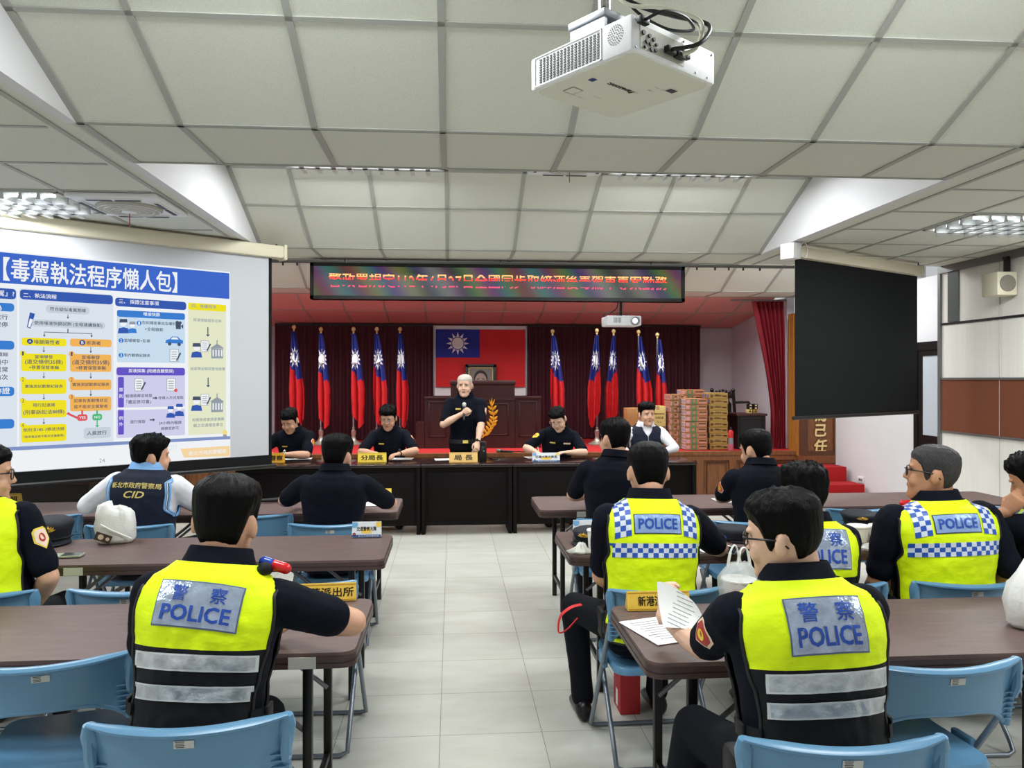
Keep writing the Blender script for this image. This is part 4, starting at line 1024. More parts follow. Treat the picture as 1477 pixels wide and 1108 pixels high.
mb = MB(); mb.bb((-.21, -.22, hc - .03), (.21, .22, hc), r=.005); mb.build('top', M_mahog, cb)
mb = MB(); moulded(mb, -.16, .16, -.2, .05, hc - .06, .012); mb.build('door', M_black, cb)
zz_ = ZS + .002 + hc + .001
for k, (px, h_, w_, z_, m_, lab) in enumerate(((1081, .05, .06, 0, M_kyel, 'small gold box on the dark cabinet, nearer the cartons'), (1089, .05, .06, 0, M_olive, 'small gold box on the dark cabinet, nearer the red curtain'), (1082, .035, .055, .052, M_black, 'small black box stacked on the gold box nearer the cartons'), (1089.5, .035, .055, .052, M_black, 'small black box stacked on the gold box nearer the red curtain'), (1082, .035, .055, .089, M_black, 'top black box on the stack nearer the cartons'), (1089.5, .035, .055, .089, M_black, 'top black box on the stack nearer the red curtain'))):
    q = PD(px, 10.32); t = thing('small_box', lab, 'box', (q.x, q.y + .02, zz_ + z_), group='small boxes on the dark cabinet'); mb = MB(); mb.box((0, 0, h_ / 2), (w_, .08, h_), r=.002); mb.build('body', m_, t); mb = MB(); mb.box((0, -.0405, h_ * .5), (w_ * .5, .001, h_ * .5)); mb.build('label_patch', M_gold if m_ is M_black else M_brownp, t)
q = PD(1054, 9.95, ZS + .002)
fe = thing('spray_canister', 'slim red, silver and pink banded canister by the carved chair', 'canister', q)
mb = MB(); mb.lathe([(.03, 0), (.034, .01), (.034, .09)], 14); mb.build('lower_band', mat('can_pink', (196, 90, 110), .4), fe)
mb = MB(); mb.lathe([(.034, .09), (.034, .17)], 14); mb.build('middle_band', M_steel, fe)
mb = MB(); mb.lathe([(.034, .17), (.034, .25), (.02, .27)], 14); mb.build('upper_band', mat('can_red', (190, 30, 36), .4), fe)
mb = MB(); mb.lathe([(.012, .27), (.014, .29), (.004, .31)], 10); mb.build('nozzle', M_black, fe)
# microphones lying on the stage edge
def hand_mic(name, label, loc, rz, head=None, tilt=0.0, rot=None):
    t = thing(name, label, 'microphone', loc, rz, rot=rot)
    mb = MB(); mb.tube([(-.11, 0, .018), (-.02, 0, .018), (.055, 0, .02)], [.012, .0155, .018], 14); mb.build('handle', M_black, t)
    mb = MB(); mb.tube([(.055, 0, .02), (.062, 0, .02)], .021, 14); mb.build('collar', M_steel, t)
    mb = MB(); mb.ball((.087, 0, .024), (.03, .025, .025), 16); mb.build('mesh_head', head or mat('mic_mesh', (130, 124, 112), .45, metal=.5, bump=.6, bump_scale=700), t)
    return t
hand_mic('microphone', 'black microphone lying on the stage edge in front of the podium', PD(728, 9.68, ZS + .003), RD(155))
mb = MB(); t = thing('microphone_cable', 'short black cable coiled on the stage edge beside the lying microphone', 'cable', PD(742, 9.75, ZS + .004)); mb.tube(spline([(-.08, 0, 0.004), (-.02, .03, .004), (.05, 0, .01), (.09, .02, .004), (.13, -.01, .004)]), .006); mb.build('lead', M_black, t)
# ================================================================== FURNITURE
M_ttop = mat('table_top_brown', (104, 84, 80), .5, noise_scale=14, stretch=(.6, 4, 1), col2=(92, 72, 69), bump=.06, bump_scale=500)
M_tedge = mat('table_edge_brown', (70, 52, 50), .4)
M_tleg = mat('table_leg_black', (16, 15, 16), .4, metal=.2)
M_tbrace = mat('table_brace_grey', (120, 120, 124), .35, metal=.6)
M_blue = mat('chair_blue', (92, 138, 172), .3, noise_amt=.03, noise_scale=8)
M_frame = mat('chair_tube_grey', (128, 136, 146), .35, metal=.6)
M_sticker = mat('sticker_paper', (196, 196, 190), .5)
M_ink = mat('sticker_ink', (62, 62, 66), .6)
M_desk = mat('desk_black_wood', (15, 10, 10), .6, spec=.15, noise_amt=.3, noise_scale=8, stretch=(.6, 4, 4))
M_desktop = mat('desk_top_wood', (32, 16, 16), .25, noise_amt=.2, noise_scale=8, stretch=(.5, 4, 4), coat=.3)

# ---- folding tables, 1.8 x 0.64 x 0.74; origin at the aisle-side end, near edge
def make_table(label, loc, sgn, plate_on):
    L, D, H = 1.8, .63, .74
    t = thing('folding_table', label, 'table', loc, 0, 'brown folding tables in rows')
    mb = MB(); xc = sgn * L / 2
    top = rrect(L, D, .05, 5, xc, D / 2)
    mb.prism(top, H - .012, H, mi=0)
    mb.prism(rrect(L + .008, D + .008, .052, 5, xc, D / 2), H - .03, H - .012, mi=1); mb.prism(rrect(L + .002, D + .002, .05, 5, xc, D / 2), H - .036, H - .03, mi=1); mb.prism(rrect(L + .008, D + .008, .052, 5, xc, D / 2), H - .052, H - .036, mi=1); mb.prism(rrect(L - .04, D - .04, .05, 5, xc, D / 2), H - .056, H - .052, mi=1)
    mb.build('table_top', [M_ttop, M_tedge], t, 30)
    for xe in (.17, L - .1):
        for y in (.1, D - .1):
            mb = MB(); mb.bb((sgn * xe - .016, y - .016, .0), (sgn * xe + .016, y + .016, H - .056), r=.004); mb.build('leg', M_tleg, t)
        mb = MB(); mb.bb((sgn * xe - .01, .1, .14), (sgn * xe + .01, D - .1, .165)); mb.bb((sgn * xe - .01, .1, H - .1), (sgn * xe + .01, D - .1, H - .075)); mb.build('cross_bar', M_tleg, t)
        s2 = sgn if xe < L / 2 else -sgn
        for y in (.115, D - .115):
            mb = MB(); mb.tube([(sgn * xe, y + .0, .42), (sgn * xe + s2 * .32, y, H - .06)], .0095, 8); mb.build('brace', M_tbrace, t)
    mb = MB(); xp = sgn * plate_on; mb.bb((xp - .045, -.0075, H - .05), (xp + .045, -.003, H - .012)); mb.build('asset_plate', M_sticker, t)
    return t
TY = {1: 5.30, 2: 3.92, 3: 2.45}
XA_R, XA_L = .61, -.345
make_table('brown folding table by the aisle in the front row, right of the aisle', (XA_R, TY[1], 0), 1, .3)
make_table('brown folding table by the aisle in the middle row, right of the aisle', (XA_R, TY[2], 0), 1, 1.4)
make_table('brown folding table with gold nameplate under the officer holding papers', (XA_R + .02, 2.42, 0), 1, 1.5)
make_table('brown folding table in the front row near the grey partition', (XA_R + 1.82, TY[1], 0), 1, .2)
make_table('brown folding table in the middle row under two checker-vest officers', (XA_R + 1.82, TY[2], 0), 1, .2)
make_table('brown folding table by the aisle with a microphone lying on it', (XA_L - .03, TY[1], 0), -1, .28)
make_table('brown folding table by the aisle with the white bag and cap', (XA_L, TY[2], 0), -1, 1.5)
make_table('brown folding table by the aisle with a gold nameplate, beside the leaning officer', (XA_L + .02, 2.60, 0), -1, .17)
make_table('front row table under the gold nameplate at the left frame edge', (XA_L - .03 - 1.82, TY[1], 0), -1, .3)
make_table('middle row table beside the officer at the left frame edge', (XA_L - 1.82, TY[2], 0), -1, .3)

# ---- head tables before the stage
def desk(x0, x1, label, y0=8.18):
    D, H = .6, .745
    t = thing('head_table', label, 'table', (x0, y0, 0), 0, 'dark wooden head tables'); w = x1 - x0
    mb = MB(); mb.bb((0.002, 0, H - .03), (w - .002, D, H), r=.006); mb.build('table_top', M_desktop, t)
    mb = MB(); mb.bb((.045, .06, .09), (w - .045, .08, H - .03)); mb.bb((.07, .052, .14), (w - .07, .06, H - .09), r=.003); mb.build('front_panel', M_desk, t)
    for x in (.006, w - .046):
        mb = MB(); mb.bb((x, .02, 0), (x + .04, D - .03, H - .03), r=.004); mb.build('side_panel', M_desk, t)
    mb = MB(); mb.bb((.045, .05, H - .075), (w - .045, .06, H - .035)); mb.build('apron', M_desk, t)
xs_ = [PY(p, 700, 8.2).x for p in (338, 607, 739.5, 1005)]
desk(xs_[0], xs_[1], 'long dark head table with two seated officers behind it, nearest the projection screen')
desk(xs_[1], xs_[2], 'short dark head table in front of the standing speaker')
desk(xs_[2], xs_[3], 'long dark head table in front of the writing officer and the vest man')

# ---- blue folding chairs: faces +y, origin on the floor under the middle of the seat
def chair_proto():
    t = thing('folding_chair', 'x', 'chair', (0, 0, 0), 0, 'blue plastic folding chairs')
    # backrest: concave plastic shell with rolled top lip and arched lower edge
    W = .235; mb = MB(); nu, nv = 24, 10
    def pt(u, v, off):
        x = (u * 2 - 1) * W * (1 - .04 * (1 - v)); c = (u * 2 - 1)
        zt_ = .805 - .012 * (1 - c * c) ; zb_ = .575 + .075 * (1 - c ** 4) + .0
        z = zb_ + (zt_ - zb_) * v
        y = -.20 - .055 * (1 - c * c) - (z - .56) * .16 - off
        return (x, y, z)
    front = [[pt(i / nu, j / nv, -.006) for i in range(nu + 1)] for j in range(nv + 1)]; back = [[pt(i / nu, j / nv, .006) for i in range(nu + 1)] for j in range(nv + 1)]
    mb.grid([r[::-1] for r in front]); mb.grid(back)
    edge = lambda a, b: mb.grid([a, b])
    mb.grid([back[-1], front[-1]]); mb.grid([front[0], back[0]])
    mb.grid([[r[0] for r in front], [r[0] for r in back]]); mb.grid([[r[-1] for r in back], [r[-1] for r in front]])
    lip = [V(pt(i / nu, 1, 0)) for i in range(nu + 1)]
    mb.tube([p + V((0, -.006, .0)) for p in lip], [.010 + .008 * min(1, 6 * min(i, nu - i) / nu) for i in range(nu + 1)], 10, flat=(.62, 1.25))
    mb.tube([V(pt(i / nu, 0, 0)) for i in range(nu + 1)], .009, 8)
    for sx in (0, 1): mb.tube([V(pt(sx, v / 8, .004)) for v in range(9)], [.014, .013, .012, .012, .013, .016, .02, .022, .014], 10)
    mb.build('backrest', M_blue, t, 50)
    for sx in (-1, 1):           # ribbed grips down both edges
        mb = MB()
        for k in range(6):
            z = .60 + k * .019; u = .0 if sx < 0 else 1.; p = V(pt(u, (z - .575) / .23, 0)); wv = .034 - .002 * abs(k - 5)
            mb.box((p.x - sx * .012, p.y - .008, z), (.052 - (5 - k) * .003, wv, .0055), RX(0), r=.002)
        mb.tube([V(pt(.0 if sx < 0 else 1., .45, .015)), V(pt(.0 if sx < 0 else 1., .62, .022)), V(pt(.0 if sx < 0 else 1., .92, .012))], [.012, .015, .011], 8)
        mb.build('ribbed_grip', M_blue, t)
    mb = MB(); c = V(pt(.5, .78, .0078)); M_ = frame(c, (1, 0, 0), (0, -.16, 1))
    v_, f_ = rectgrid(.048, .022, 1, 1); mb.add([(x, y, 0) for x, y in v_], f_, M_, 0)
    for k, (a, b) in enumerate(((-.02, .008), (-.02, .003), (-.02, -.002), (-.02, -.007))): v_, f_ = rectgrid(.022 - .003 * (k % 2), .0022, 1, 1, a + .011, b); mb.add([(x, y, .0005) for x, y in v_], f_, M_, 1)
    mb.build('sticker', [M_sticker, M_ink], t, None)
    # seat
    mb = MB(); rows = []
    S = rrect(.41, .42, .06, 5, 0, 0)
    def srow(sc, z): return [(x * sc, y * sc + .0, z + (.008 * (abs(x) / .2) ** 2 if sc < 1 else 0)) for x, y in S]
    mb.loft([srow(.93, .405), srow(1., .415), srow(1., .432), srow(.97, .44), srow(.8, .437), srow(.3, .434)], True)
    mb.build('seat', M_blue, t, 50)
    for sx in (-1, 1):
        mb = MB(); mb.box((sx * .222, -.03, .43), (.024, .1, .06), r=.008); mb.tube([(sx * .205, -.05, .425), (sx * .24, -.05, .425)], .01, 8); mb.build('hinge_bracket', M_blue, t)
    r_ = .0105; xx = .232
    fr = spline([(-xx, -.222, .66), (-xx, -.12, .5), (-xx, .0, .32), (-xx, .17, .06)], 5)[:-1] + [V((-xx, .2, .022)), V((-xx + .03, .212, .0115)), V((xx - .03, .212, .0115)), V((xx, .2, .022))] + spline([(xx, .17, .06), (xx, .0, .32), (xx, -.12, .5), (xx, -.222, .66)], 5)
    mb = MB(); mb.tube(fr, r_, 8, flat=(1, 1)); mb.build('front_leg_frame', M_frame, t, 60)
    xx = .205
    fr = spline([(-xx, .1, .41), (-xx, -.02, .26), (-xx, -.19, .06)], 5)[:-1] + [V((-xx, -.215, .022)), V((-xx + .03, -.226, .0115)), V((xx - .03, -.226, .0115)), V((xx, -.215, .022))] + spline([(xx, -.19, .06), (xx, -.02, .26), (xx, .1, .41)], 5)
    mb = MB(); mb.tube(fr, r_, 8); mb.build('rear_leg_frame', M_frame, t, 60)
    return t
_proto = chair_proto(); _used = [False]
for c_ in _proto.children:
    for v in c_.data.vertices: v.co = V((v.co.x * 1.04, v.co.y, v.co.z * .962))
def chair(px, d, label, rz=0.0):
    """d: depth of the backrest's middle"""
    p = PD(px, d); rz_ = rz
    off = V((-sin(rz_), cos(rz_), 0)) * .265
    loc = (p.x + off.x, p.y + off.y, 0)
    if not _used[0]:
        _used[0] = True; _proto['label'] = label; _proto.location = loc; _proto.rotation_euler = (0, 0, rz_); return _proto
    return dup(_proto, label, loc, rz_)
# near row
chair(270, 1.96, 'blue folding chair behind the large officer in yellow, at the lower left frame edge', RD(3))
chair(1222, 1.86, 'blue folding chair behind the glasses officer holding papers', RD(-3))
chair(62, 2.38, 'empty blue folding chair beside the leaning officer, cut by the left frame edge', RD(14))
chair(1372, 2.36, 'empty blue folding chair beside the officer holding papers', RD(4))
# middle row
chair(-46, 3.14, 'blue folding chair under the officer at the left frame edge', RD(2))
chair(186, 3.2, 'blue folding chair half hidden behind the shoulder of the leaning officer', RD(0))
chair(426, 3.3, 'blue folding chair behind the gold nameplate in the left rows', RD(-1))
chair(966, 3.2, 'blue folding chair behind the aisle officer in checker vest', RD(1))
chair(1200, 3.27, 'blue folding chair under the yellow-vest officer hidden behind the paper holder', RD(0))
chair(1404, 3.31, 'blue folding chair behind the glasses officer in checker vest', RD(-2))
chair(1585, 3.38, 'blue folding chair under the officer resting his face on his fist', RD(-4))
# front row
chair(54, 4.93, 'empty blue folding chair behind the dark cap on the table', RD(3))
chair(184, 4.6, 'blue folding chair behind the man with gold lettering', RD(0))
chair(362, 4.96, 'empty blue folding chair below the microphone on the table', RD(-2))
chair(477, 4.65, 'blue folding chair behind the navy officer by the aisle, left rows', RD(1))
chair(891, 4.82, 'blue folding chair under the tall navy officer by the aisle', RD(1))
chair(1088, 4.74, 'blue folding chair under the navy officer in front of the oak stage panels', RD(0))
chair(1246, 5.2, 'empty blue folding chair behind the cap and two paper cups', RD(3))
chair(1364, 5.22, 'empty blue folding chair beyond the head of the checker-vest glasses officer', RD(0))
chair(1484, 5.28, 'empty blue folding chair beyond the fist of the resting officer', RD(0))

# ================================================================== SMALL THINGS ON THE TABLES
TZ = .7425
M_gplate = mat('gold_plate', (226, 186, 76), .35, metal=.25, noise_amt=.05, noise_scale=60); M_paper = mat('paper', (238, 238, 236), .8); M_wplate = mat('card_white', (232, 236, 240), .5)
def nameplate(px, ybase, z, w, h, text, label, m_=None, rz=0.0, kind='gold', tw=.8, back=.05):
    p = PZ(px, ybase, z)
    t = thing('nameplate', label, 'nameplate', (p.x, p.y, z + .001), -TH * 0 + rz)
    mb = MB(); poly = [(0, 0), (back, 0), (back * .55, h), (back * .45, h)]
    mb.prism(poly, -w / 2, w / 2, frame((0, 0, 0), (0, 1, 0), (0, 0, 1)) ); mb.build('stand', m_ or M_gplate, t)
    sl_ = V((0, back * .45, h)).normalized(); c = V((0, back * .45, h)) * .5
    M_ = frame(c + V((0, -.0012, 0)), (1, 0, 0), sl_)
    mb = MB(); H_ = h * 1.05
    if kind == 'gold':
        put_text(mb, text, M_, w=w * tw, h=min(h * .55, w * tw / max(1, len(text)) * 1.15), mi=0, bold=.02, z=.0008)
        v_, f_ = rectgrid(w * .98, .003, 1, 1, 0, h * .44); mb.add([(x, y, .0006) for x, y in v_], f_, M_, 1); v_, f_ = rectgrid(w * .98, .003, 1, 1, 0, -h * .44); mb.add([(x, y, .0006) for x, y in v_], f_, M_, 1)
        mb.build('lettering', [M_black, mat('gold_plate_edge', (188, 140, 40), .4, metal=.3)], t, None)
    else:
        v_, f_ = rectgrid(w, h * .16, 1, 1, 0, -h * .42); mb.add([(x, y, .0006) for x, y in v_], f_, M_, 1)
        put_text(mb, '新北市政府警察局', M_ @ T(.012, -h * .42, 0), w=w * .7, h=h * .1, mi=2, bold=.02, z=.0012)
        v_, f_ = rectgrid(w * .34, h * .3, 1, 1, .0, -h * .1); mb.add([(x, y, .0006) for x, y in v_], f_, M_, 3)
        for cx, cy, mi, r in ((-w * .42, h * .36, 4, .02), (w * .42, h * .36, 3, .018)):
            v_ = [(max(-w / 2, min(w / 2, x)), max(-h / 2, min(h / 2, y))) for x, y in circ(r, 18, cx, cy)]; mb.add([(x, y, .0005) for x, y in v_], [tuple(range(18))], M_, mi)
        v_ = circ(.009, 14, -w * .42, -h * .3); mb.add([(x, y, .0014) for x, y in v_], [tuple(range(14))], M_, 0); v_ = circ(.005, 12, -w * .42, -h * .3); mb.add([(x, y, .0018) for x, y in v_], [tuple(range(12))], M_, 5)
        put_text(mb, text, M_ @ T(0, h * .06, 0), w=w * tw, h=h * .3, mi=0, bold=.02, z=.0014)
        mb.build('printed_face', [M_black, mat('card_blue', (44, 86, 150), .5), M_wplate, mat('card_yellow', (246, 206, 84), .5), mat('card_sky', (120, 176, 220), .5), mat('card_red', (206, 60, 50), .5)], t, None)
    return t
DZ = .747
M_yplate = mat('yellow_plate', (246, 214, 70), .5); M_oplate = mat('apricot_plate', (244, 200, 120), .5)
nameplate(398.5, 668, DZ, .165, .105, '督察', 'amber nameplate with two black characters beside the projection screen edge', mat('amber_plate', (226, 168, 40), .5))
nameplate(536.5, 667.5, DZ, .305, .105, '分局長', 'bright yellow nameplate before the glasses officer at the head table', M_yplate, tw=.78)
nameplate(668.5, 667.5, DZ, .305, .108, '局 長', 'apricot nameplate in front of the standing speaker', M_oplate, tw=.66)
nameplate(788, 666.5, DZ, .3, .098, '交通大隊大隊長', 'white and blue nameplate before the writing officer', M_wplate, kind='card', tw=.8)
nameplate(528.5, 775.5, TZ, .165, .085, '交通警察大隊', 'white and blue nameplate on the left middle table by the aisle', M_wplate, kind='card', tw=.68)
nameplate(853, 774, TZ, .21, .088, '交通警察大隊第二隊', 'white and blue nameplate on the right middle table by the aisle', M_wplate, kind='card', tw=.66, rz=RD(-8))
nameplate(545, 719, TZ, .2, .07, '督察組', 'yellow nameplate half hidden by the navy officer by the aisle, left rows', M_yplate)
nameplate(8, 728, TZ, .19, .075, '交通組', 'gold nameplate at the left frame edge', tw=.8)
nameplate(470, 868, TZ, .24, .068, '光華派出所', 'gold nameplate by the elbow of the leaning officer', rz=RD(3), tw=.92)
nameplate(951, 881, TZ, .25, .07, '新港派出所', 'gold nameplate behind the hand holding papers', rz=RD(0), tw=.66)

def sheet(name, label, cat, p, w, h, rz, n=1, m_=None, curl=.0, group=None):
    t = thing(name, label, cat, p, rz, group); mb = MB()
    rows = [[(-w / 2 + w * i / 6, -h / 2 + h * j / 6, .002 + curl * ((i / 6 - .5) ** 2) * 4) for i in range(7)] for j in range(7)]
    mb.grid(rows); mb.grid([[(p_[0], p_[1], p_[2] - .0015) for p_ in r][::-1] for r in rows]); mb.build('page', m_ or M_paper, t, 60)
    mb = MB()
    for k in range(9): v_, f_ = rectgrid(w * (.7 - .1 * (k % 3)), .0035, 1, 1, -w * .04, h * (.36 - .085 * k)); mb.add([(x, y, .0032 + curl * (x / w) ** 2 * 4) for x, y in v_], f_)
    mb.build('printed_lines', mat('print_grey', (150, 150, 152), .8), t, None)
    return t
sheet('paper_sheet', 'white paper under the forearms of the officer beside the projection screen', 'paper', PZ(430, 662, DZ), .3, .2, .1)
sheet('paper_sheet', 'white paper beside the wristwatch of the glasses officer at the head table', 'paper', PZ(580, 662, DZ), .24, .2, -.1)
sheet('paper_sheet', 'white paper at the left of the speaker nameplate', 'paper', PZ(640, 663, DZ), .2, .2, .1)
sheet('paper_sheet', 'white paper under the pen of the writing officer', 'paper', PZ(772, 660, DZ), .22, .2, .2)
sheet('paper_sheet', 'white paper before the vest man', 'paper', PZ(912, 661, DZ), .3, .2, .0)
sheet('paper_sheet', 'white paper under the arm of the navy officer by the aisle, left rows', 'paper', PZ(527, 726, TZ), .2, .28, .1)
sheet('paper_sheet', 'white paper with dark edge lying below the held papers', 'paper', PZ(954, 909, TZ), .2, .27, .3)
sheet('paper_sheet', 'white paper beside the checker-vest officer, under the blue folder', 'paper', PZ(1028, 790, TZ), .22, .2, .2)
sheet('paper_sheet', 'white paper on the right front table before the hidden chair', 'paper', PZ(1060, 722, TZ), .3, .2, .0)

# thermos on the head table
q = PZ(697, 666, DZ); th_ = thing('thermos_bottle', 'black vacuum bottle standing beside the apricot nameplate', 'bottle', (q.x, q.y + .05, DZ))
mb = MB(); mb.lathe([(.036, 0), (.039, .006), (.039, .15), (.034, .165)], 18); mb.build('body', M_black, th_)
mb = MB(); mb.lathe([(.036, .165), (.037, .172), (.037, .21), (.03, .216)], 18); mb.build('cap', mat('cap_black', (28, 28, 30), .3), th_)
mb = MB(); mb.box((.008, -.0395, .115), (.014, .002, .012)); mb.build('logo_patch', M_steel, th_)
q = PZ(712, 662, DZ); t = thing('phone', 'dark phone lying beside the black vacuum bottle', 'phone', (q.x, q.y, DZ), .3); mb = MB(); mb.box((0, 0, .005), (.075, .15, .009), r=.003); mb.build('case', M_black, t); mb = MB(); mb.box((0, 0, .0098), (.068, .14, .0006)); mb.build('glass', mat('phone_glass', (30, 34, 40), .08), t)
hand_mic('microphone', 'black microphone with a silver head lying on the left front table', PZ(394, 725, TZ), RD(14))
# phone on the left table
q = PZ(95, 803, TZ); t = thing('phone', 'phone in a pale green case lying near the officer at the left frame edge', 'phone', (q.x, q.y, TZ), RD(-84))
mb = MB(); mb.box((0, 0, .006), (.078, .16, .011), r=.004); mb.build('case', mat('phone_case', (160, 170, 150), .4), t); mb = MB(); mb.box((0, .03, .0122), (.07, .09, .0008)); mb.build('back_panel', mat('phone_dark', (70, 78, 74), .15), t); mb = MB(); mb.tube([(.02, -.06, .012), (.02, -.06, .0145)], .009, 12); mb.build('camera_bump', M_black, t)

# caps
M_cap = mat('cap_navy', (16, 20, 34), .7, bump=.2, bump_scale=300)
M_badge = mat('badge_gold', (214, 172, 70), .4, metal=.3)
def cap(p, rz, label, sc=1., zs=1., group='navy police caps on the tables'):
    t = thing('police_cap', label, 'cap', p + V((0, 0, .002)), rz, group); t.scale = (1, 1, zs)
    mb = MB()
    mb.lathe([(.088, .004), (.092, .03), (.1, .06), (.108, .085), (.1, .105), (.07, .118), (.02, .123), (.001, .123)], 28, Matrix.Diagonal((sc * .92, sc * 1.12, sc, 1))); mb.build('crown', M_cap, t, 70)
    mb = MB(); rows = []
    for j in range(6):
        v = j / 5; rows.append([(sc * .088 * (1 + .12 * v) * sin(a), sc * (-.095 * cos(a) * (1 + .0 * v) - .075 * v * cos(a) ** .8 if cos(a) > 0 else 0), sc * (.016 - .010 * v - .003 * v * (sin(a) ** 2))) for a in [RD(-72 + 144 * i / 14) for i in range(15)]])
    mb.grid(rows); mb.grid([[(p_[0], p_[1], p_[2] - .004) for p_ in r][::-1] for r in rows]); mb.build('visor', M_cap, t, 70)
    mb = MB(); M_ = frame((0, -.112 * sc, .064 * sc), (1, 0, 0), (0, -.35, 1))
    for s_ in (-1, 1):
        for k in range(4):
            a = RD(20 + 22 * k); mb.tube([M_ @ V((0, 0, 0)), M_ @ V((s_ * .02 * cos(a), .02 * sin(a), .003)), M_ @ V((s_ * .036 * cos(a), .036 * sin(a), 0))], [.004, .0055, .001], 6)
    mb.ball(M_ @ V((0, .022, .004)), .008, 10); mb.build('badge', M_badge, t)
    mb = MB(); mb.tube([(sc * .094 * sin(RD(a)), -sc * .112 * cos(RD(a)) * (1 if abs(a) < 90 else 1), .026 * sc) for a in range(-80, 81, 10)], .005, 6); mb.build('chin_strap', M_black, t)
    return t
cap(PZ(70, 783, TZ) + V((0, .03, 0)), RD(20), 'navy police cap with a gold eagle badge beside the white bag', 1.15)
cap(PZ(852, 785, TZ) + V((.0, .06, 0)), RD(-25), 'navy police cap by the aisle officer in checker vest', .9, .75)
cap(PZ(1244, 757, TZ) + V((0, .04, 0)), RD(-20), 'navy police cap behind the two paper cups', 1.1, .6)
cap(PZ(1062, 780, TZ) + V((0, .04, 0)), RD(30), 'black cap behind the hanging plastic bag', .9, .7)

# cups
M_cup = mat('paper_cup', (236, 234, 228), .6)
def cup(p, r, h, label, group='white paper cups and bowls'):
    t = thing('paper_cup', label, 'cup', p, 0, group); mb = MB(); mb.lathe([(r * .78, 0), (r * .8, .004), (r, h)], 24, cap=True); mb.build('cup_body', M_cup, t)
    mb = MB(); mb.lathe([(r + .002, h - .006), (r + .005, h), (r + .002, h + .006), (r - .006, h + .007), (.001, h + .006)], 24); mb.build('lid', mat('cup_lid', (244, 243, 238), .4), t)
    return t
cup(PZ(1238, 781, TZ), .058, .085, 'white paper bowl before the cap, nearer the hidden officer')
cup(PZ(1266, 779, TZ), .048, .08, 'white paper bowl before the cap, nearer the glasses officer in checker vest')
cup(PZ(857, 795, TZ), .036, .11, 'white paper cup beside the aisle officer in checker vest')
M_bag = mat('plastic_bag', (232, 236, 234), .3, alpha=.42, spec=.6, bump=.4, bump_scale=22)
M_bagw = mat('white_plastic_bag', (238, 238, 234), .35, alpha=.88, spec=.5, bump=.5, bump_scale=24)
def blob_bag(mb, prof, seg=26, amp=.012, seed=0, sx=1, sy=1, tw=0):
    rings = []
    for z, r in prof:
        ring = []
        for j in range(seg):
            a = 2 * pi * j / seg; n_ = noise.noise(V((cos(a) * 2.2 + seed, sin(a) * 2.2, z * 14))) + .5 * noise.noise(V((cos(a) * 6 + seed, sin(a) * 6, z * 30)))
            rr = r + amp * n_ * (r / prof[2][1]) if len(prof) > 2 else r
            ring.append((cos(a + tw * z) * rr * sx, sin(a + tw * z) * rr * sy, max(.002, z + .3 * amp * n_)))
        rings.append(ring)
    mb.loft(rings, True)
# crumpled napkin-like bag
q = PZ(1262, 793, TZ); t = thing('crumpled_bag', 'small crumpled clear bag lying before the two paper bowls', 'plastic bag', q); mb = MB(); blob_bag(mb, [(0, .05), (.012, .06), (.026, .05), (.036, .02), (.038, .004)], 22, .03, 3, 1.3, .8); mb.build('film', M_bag, t, 60)
q = PZ(843, 797, TZ); t = thing('crumpled_bag', 'crumpled white bag by the sleeve of the aisle officer', 'plastic bag', q + V((-.02, -.02, 0))); mb = MB(); blob_bag(mb, [(0, .04), (.012, .05), (.03, .035), (.05, .015), (.055, .004)], 22, .03, 5, 1.1, .7); mb.build('film', M_bagw, t, 60)
# white takeaway bag, left middle table
q = PZ(160, 785, TZ); t = thing('takeaway_bag', 'white plastic takeaway bag with a bowl and straw on the left middle table', 'plastic bag', q + V((0, .07, 0)), RD(10))
mb = MB(); rings = []
for z, r, sq in ((0, .088, .9), (.02, .1, 1), (.09, .098, 1), (.15, .092, 1), (.178, .08, .95), (.196, .03, 1)):
    ring = []
    for j in range(32):
        a = 2 * pi * j / 32; c_, s_ = cos(a), sin(a); n_ = noise.noise(V((c_ * 3, s_ * 3, z * 18))); p_ = .62
        ring.append((math.copysign(abs(c_) ** p_, c_) * (r + .016 * n_) - .01 * z * 5, math.copysign(abs(s_) ** p_, s_) * (r * .8 + .014 * n_), max(.002, z + .014 * n_ + (.03 if z > .17 else 0) * (c_ < -.3))))
    rings.append(ring)
mb.loft(rings); mb.build('bag_film', M_bagw, t, 70)
mb = MB(); mb.tube([(-.06, -.094, .115), (.0, -.1, .08), (.098, -.096, .03)], .0045, 8); mb.build('straw', M_paper, t)
mb = MB(); M_ = frame((-.045, -.098, .042), (.93, 0, -.37), (.37, 0, .93)); v_, f_ = rectgrid(.085, .045, 1, 1); mb.add([(x, y, 0) for x, y in v_], f_, M_, 0)
for cx, a_, b_ in ((-.012, .03, .03), (.024, .02, .02)): v_ = circ(a_ / 2, 14, cx, 0); mb.add([(x, y, .001) for x, y in v_], [tuple(range(14))], M_, 1)
mb.build('printed_label', [mat('label_brown', (66, 48, 40), .6), mat('label_cream', (206, 190, 168), .6)], t, None)
mb = MB(); mb.lathe([(.055, .0), (.06, .1), (.064, .105)], 20, T(.015, 0, .055)); mb.build('bowl', M_cup, t)
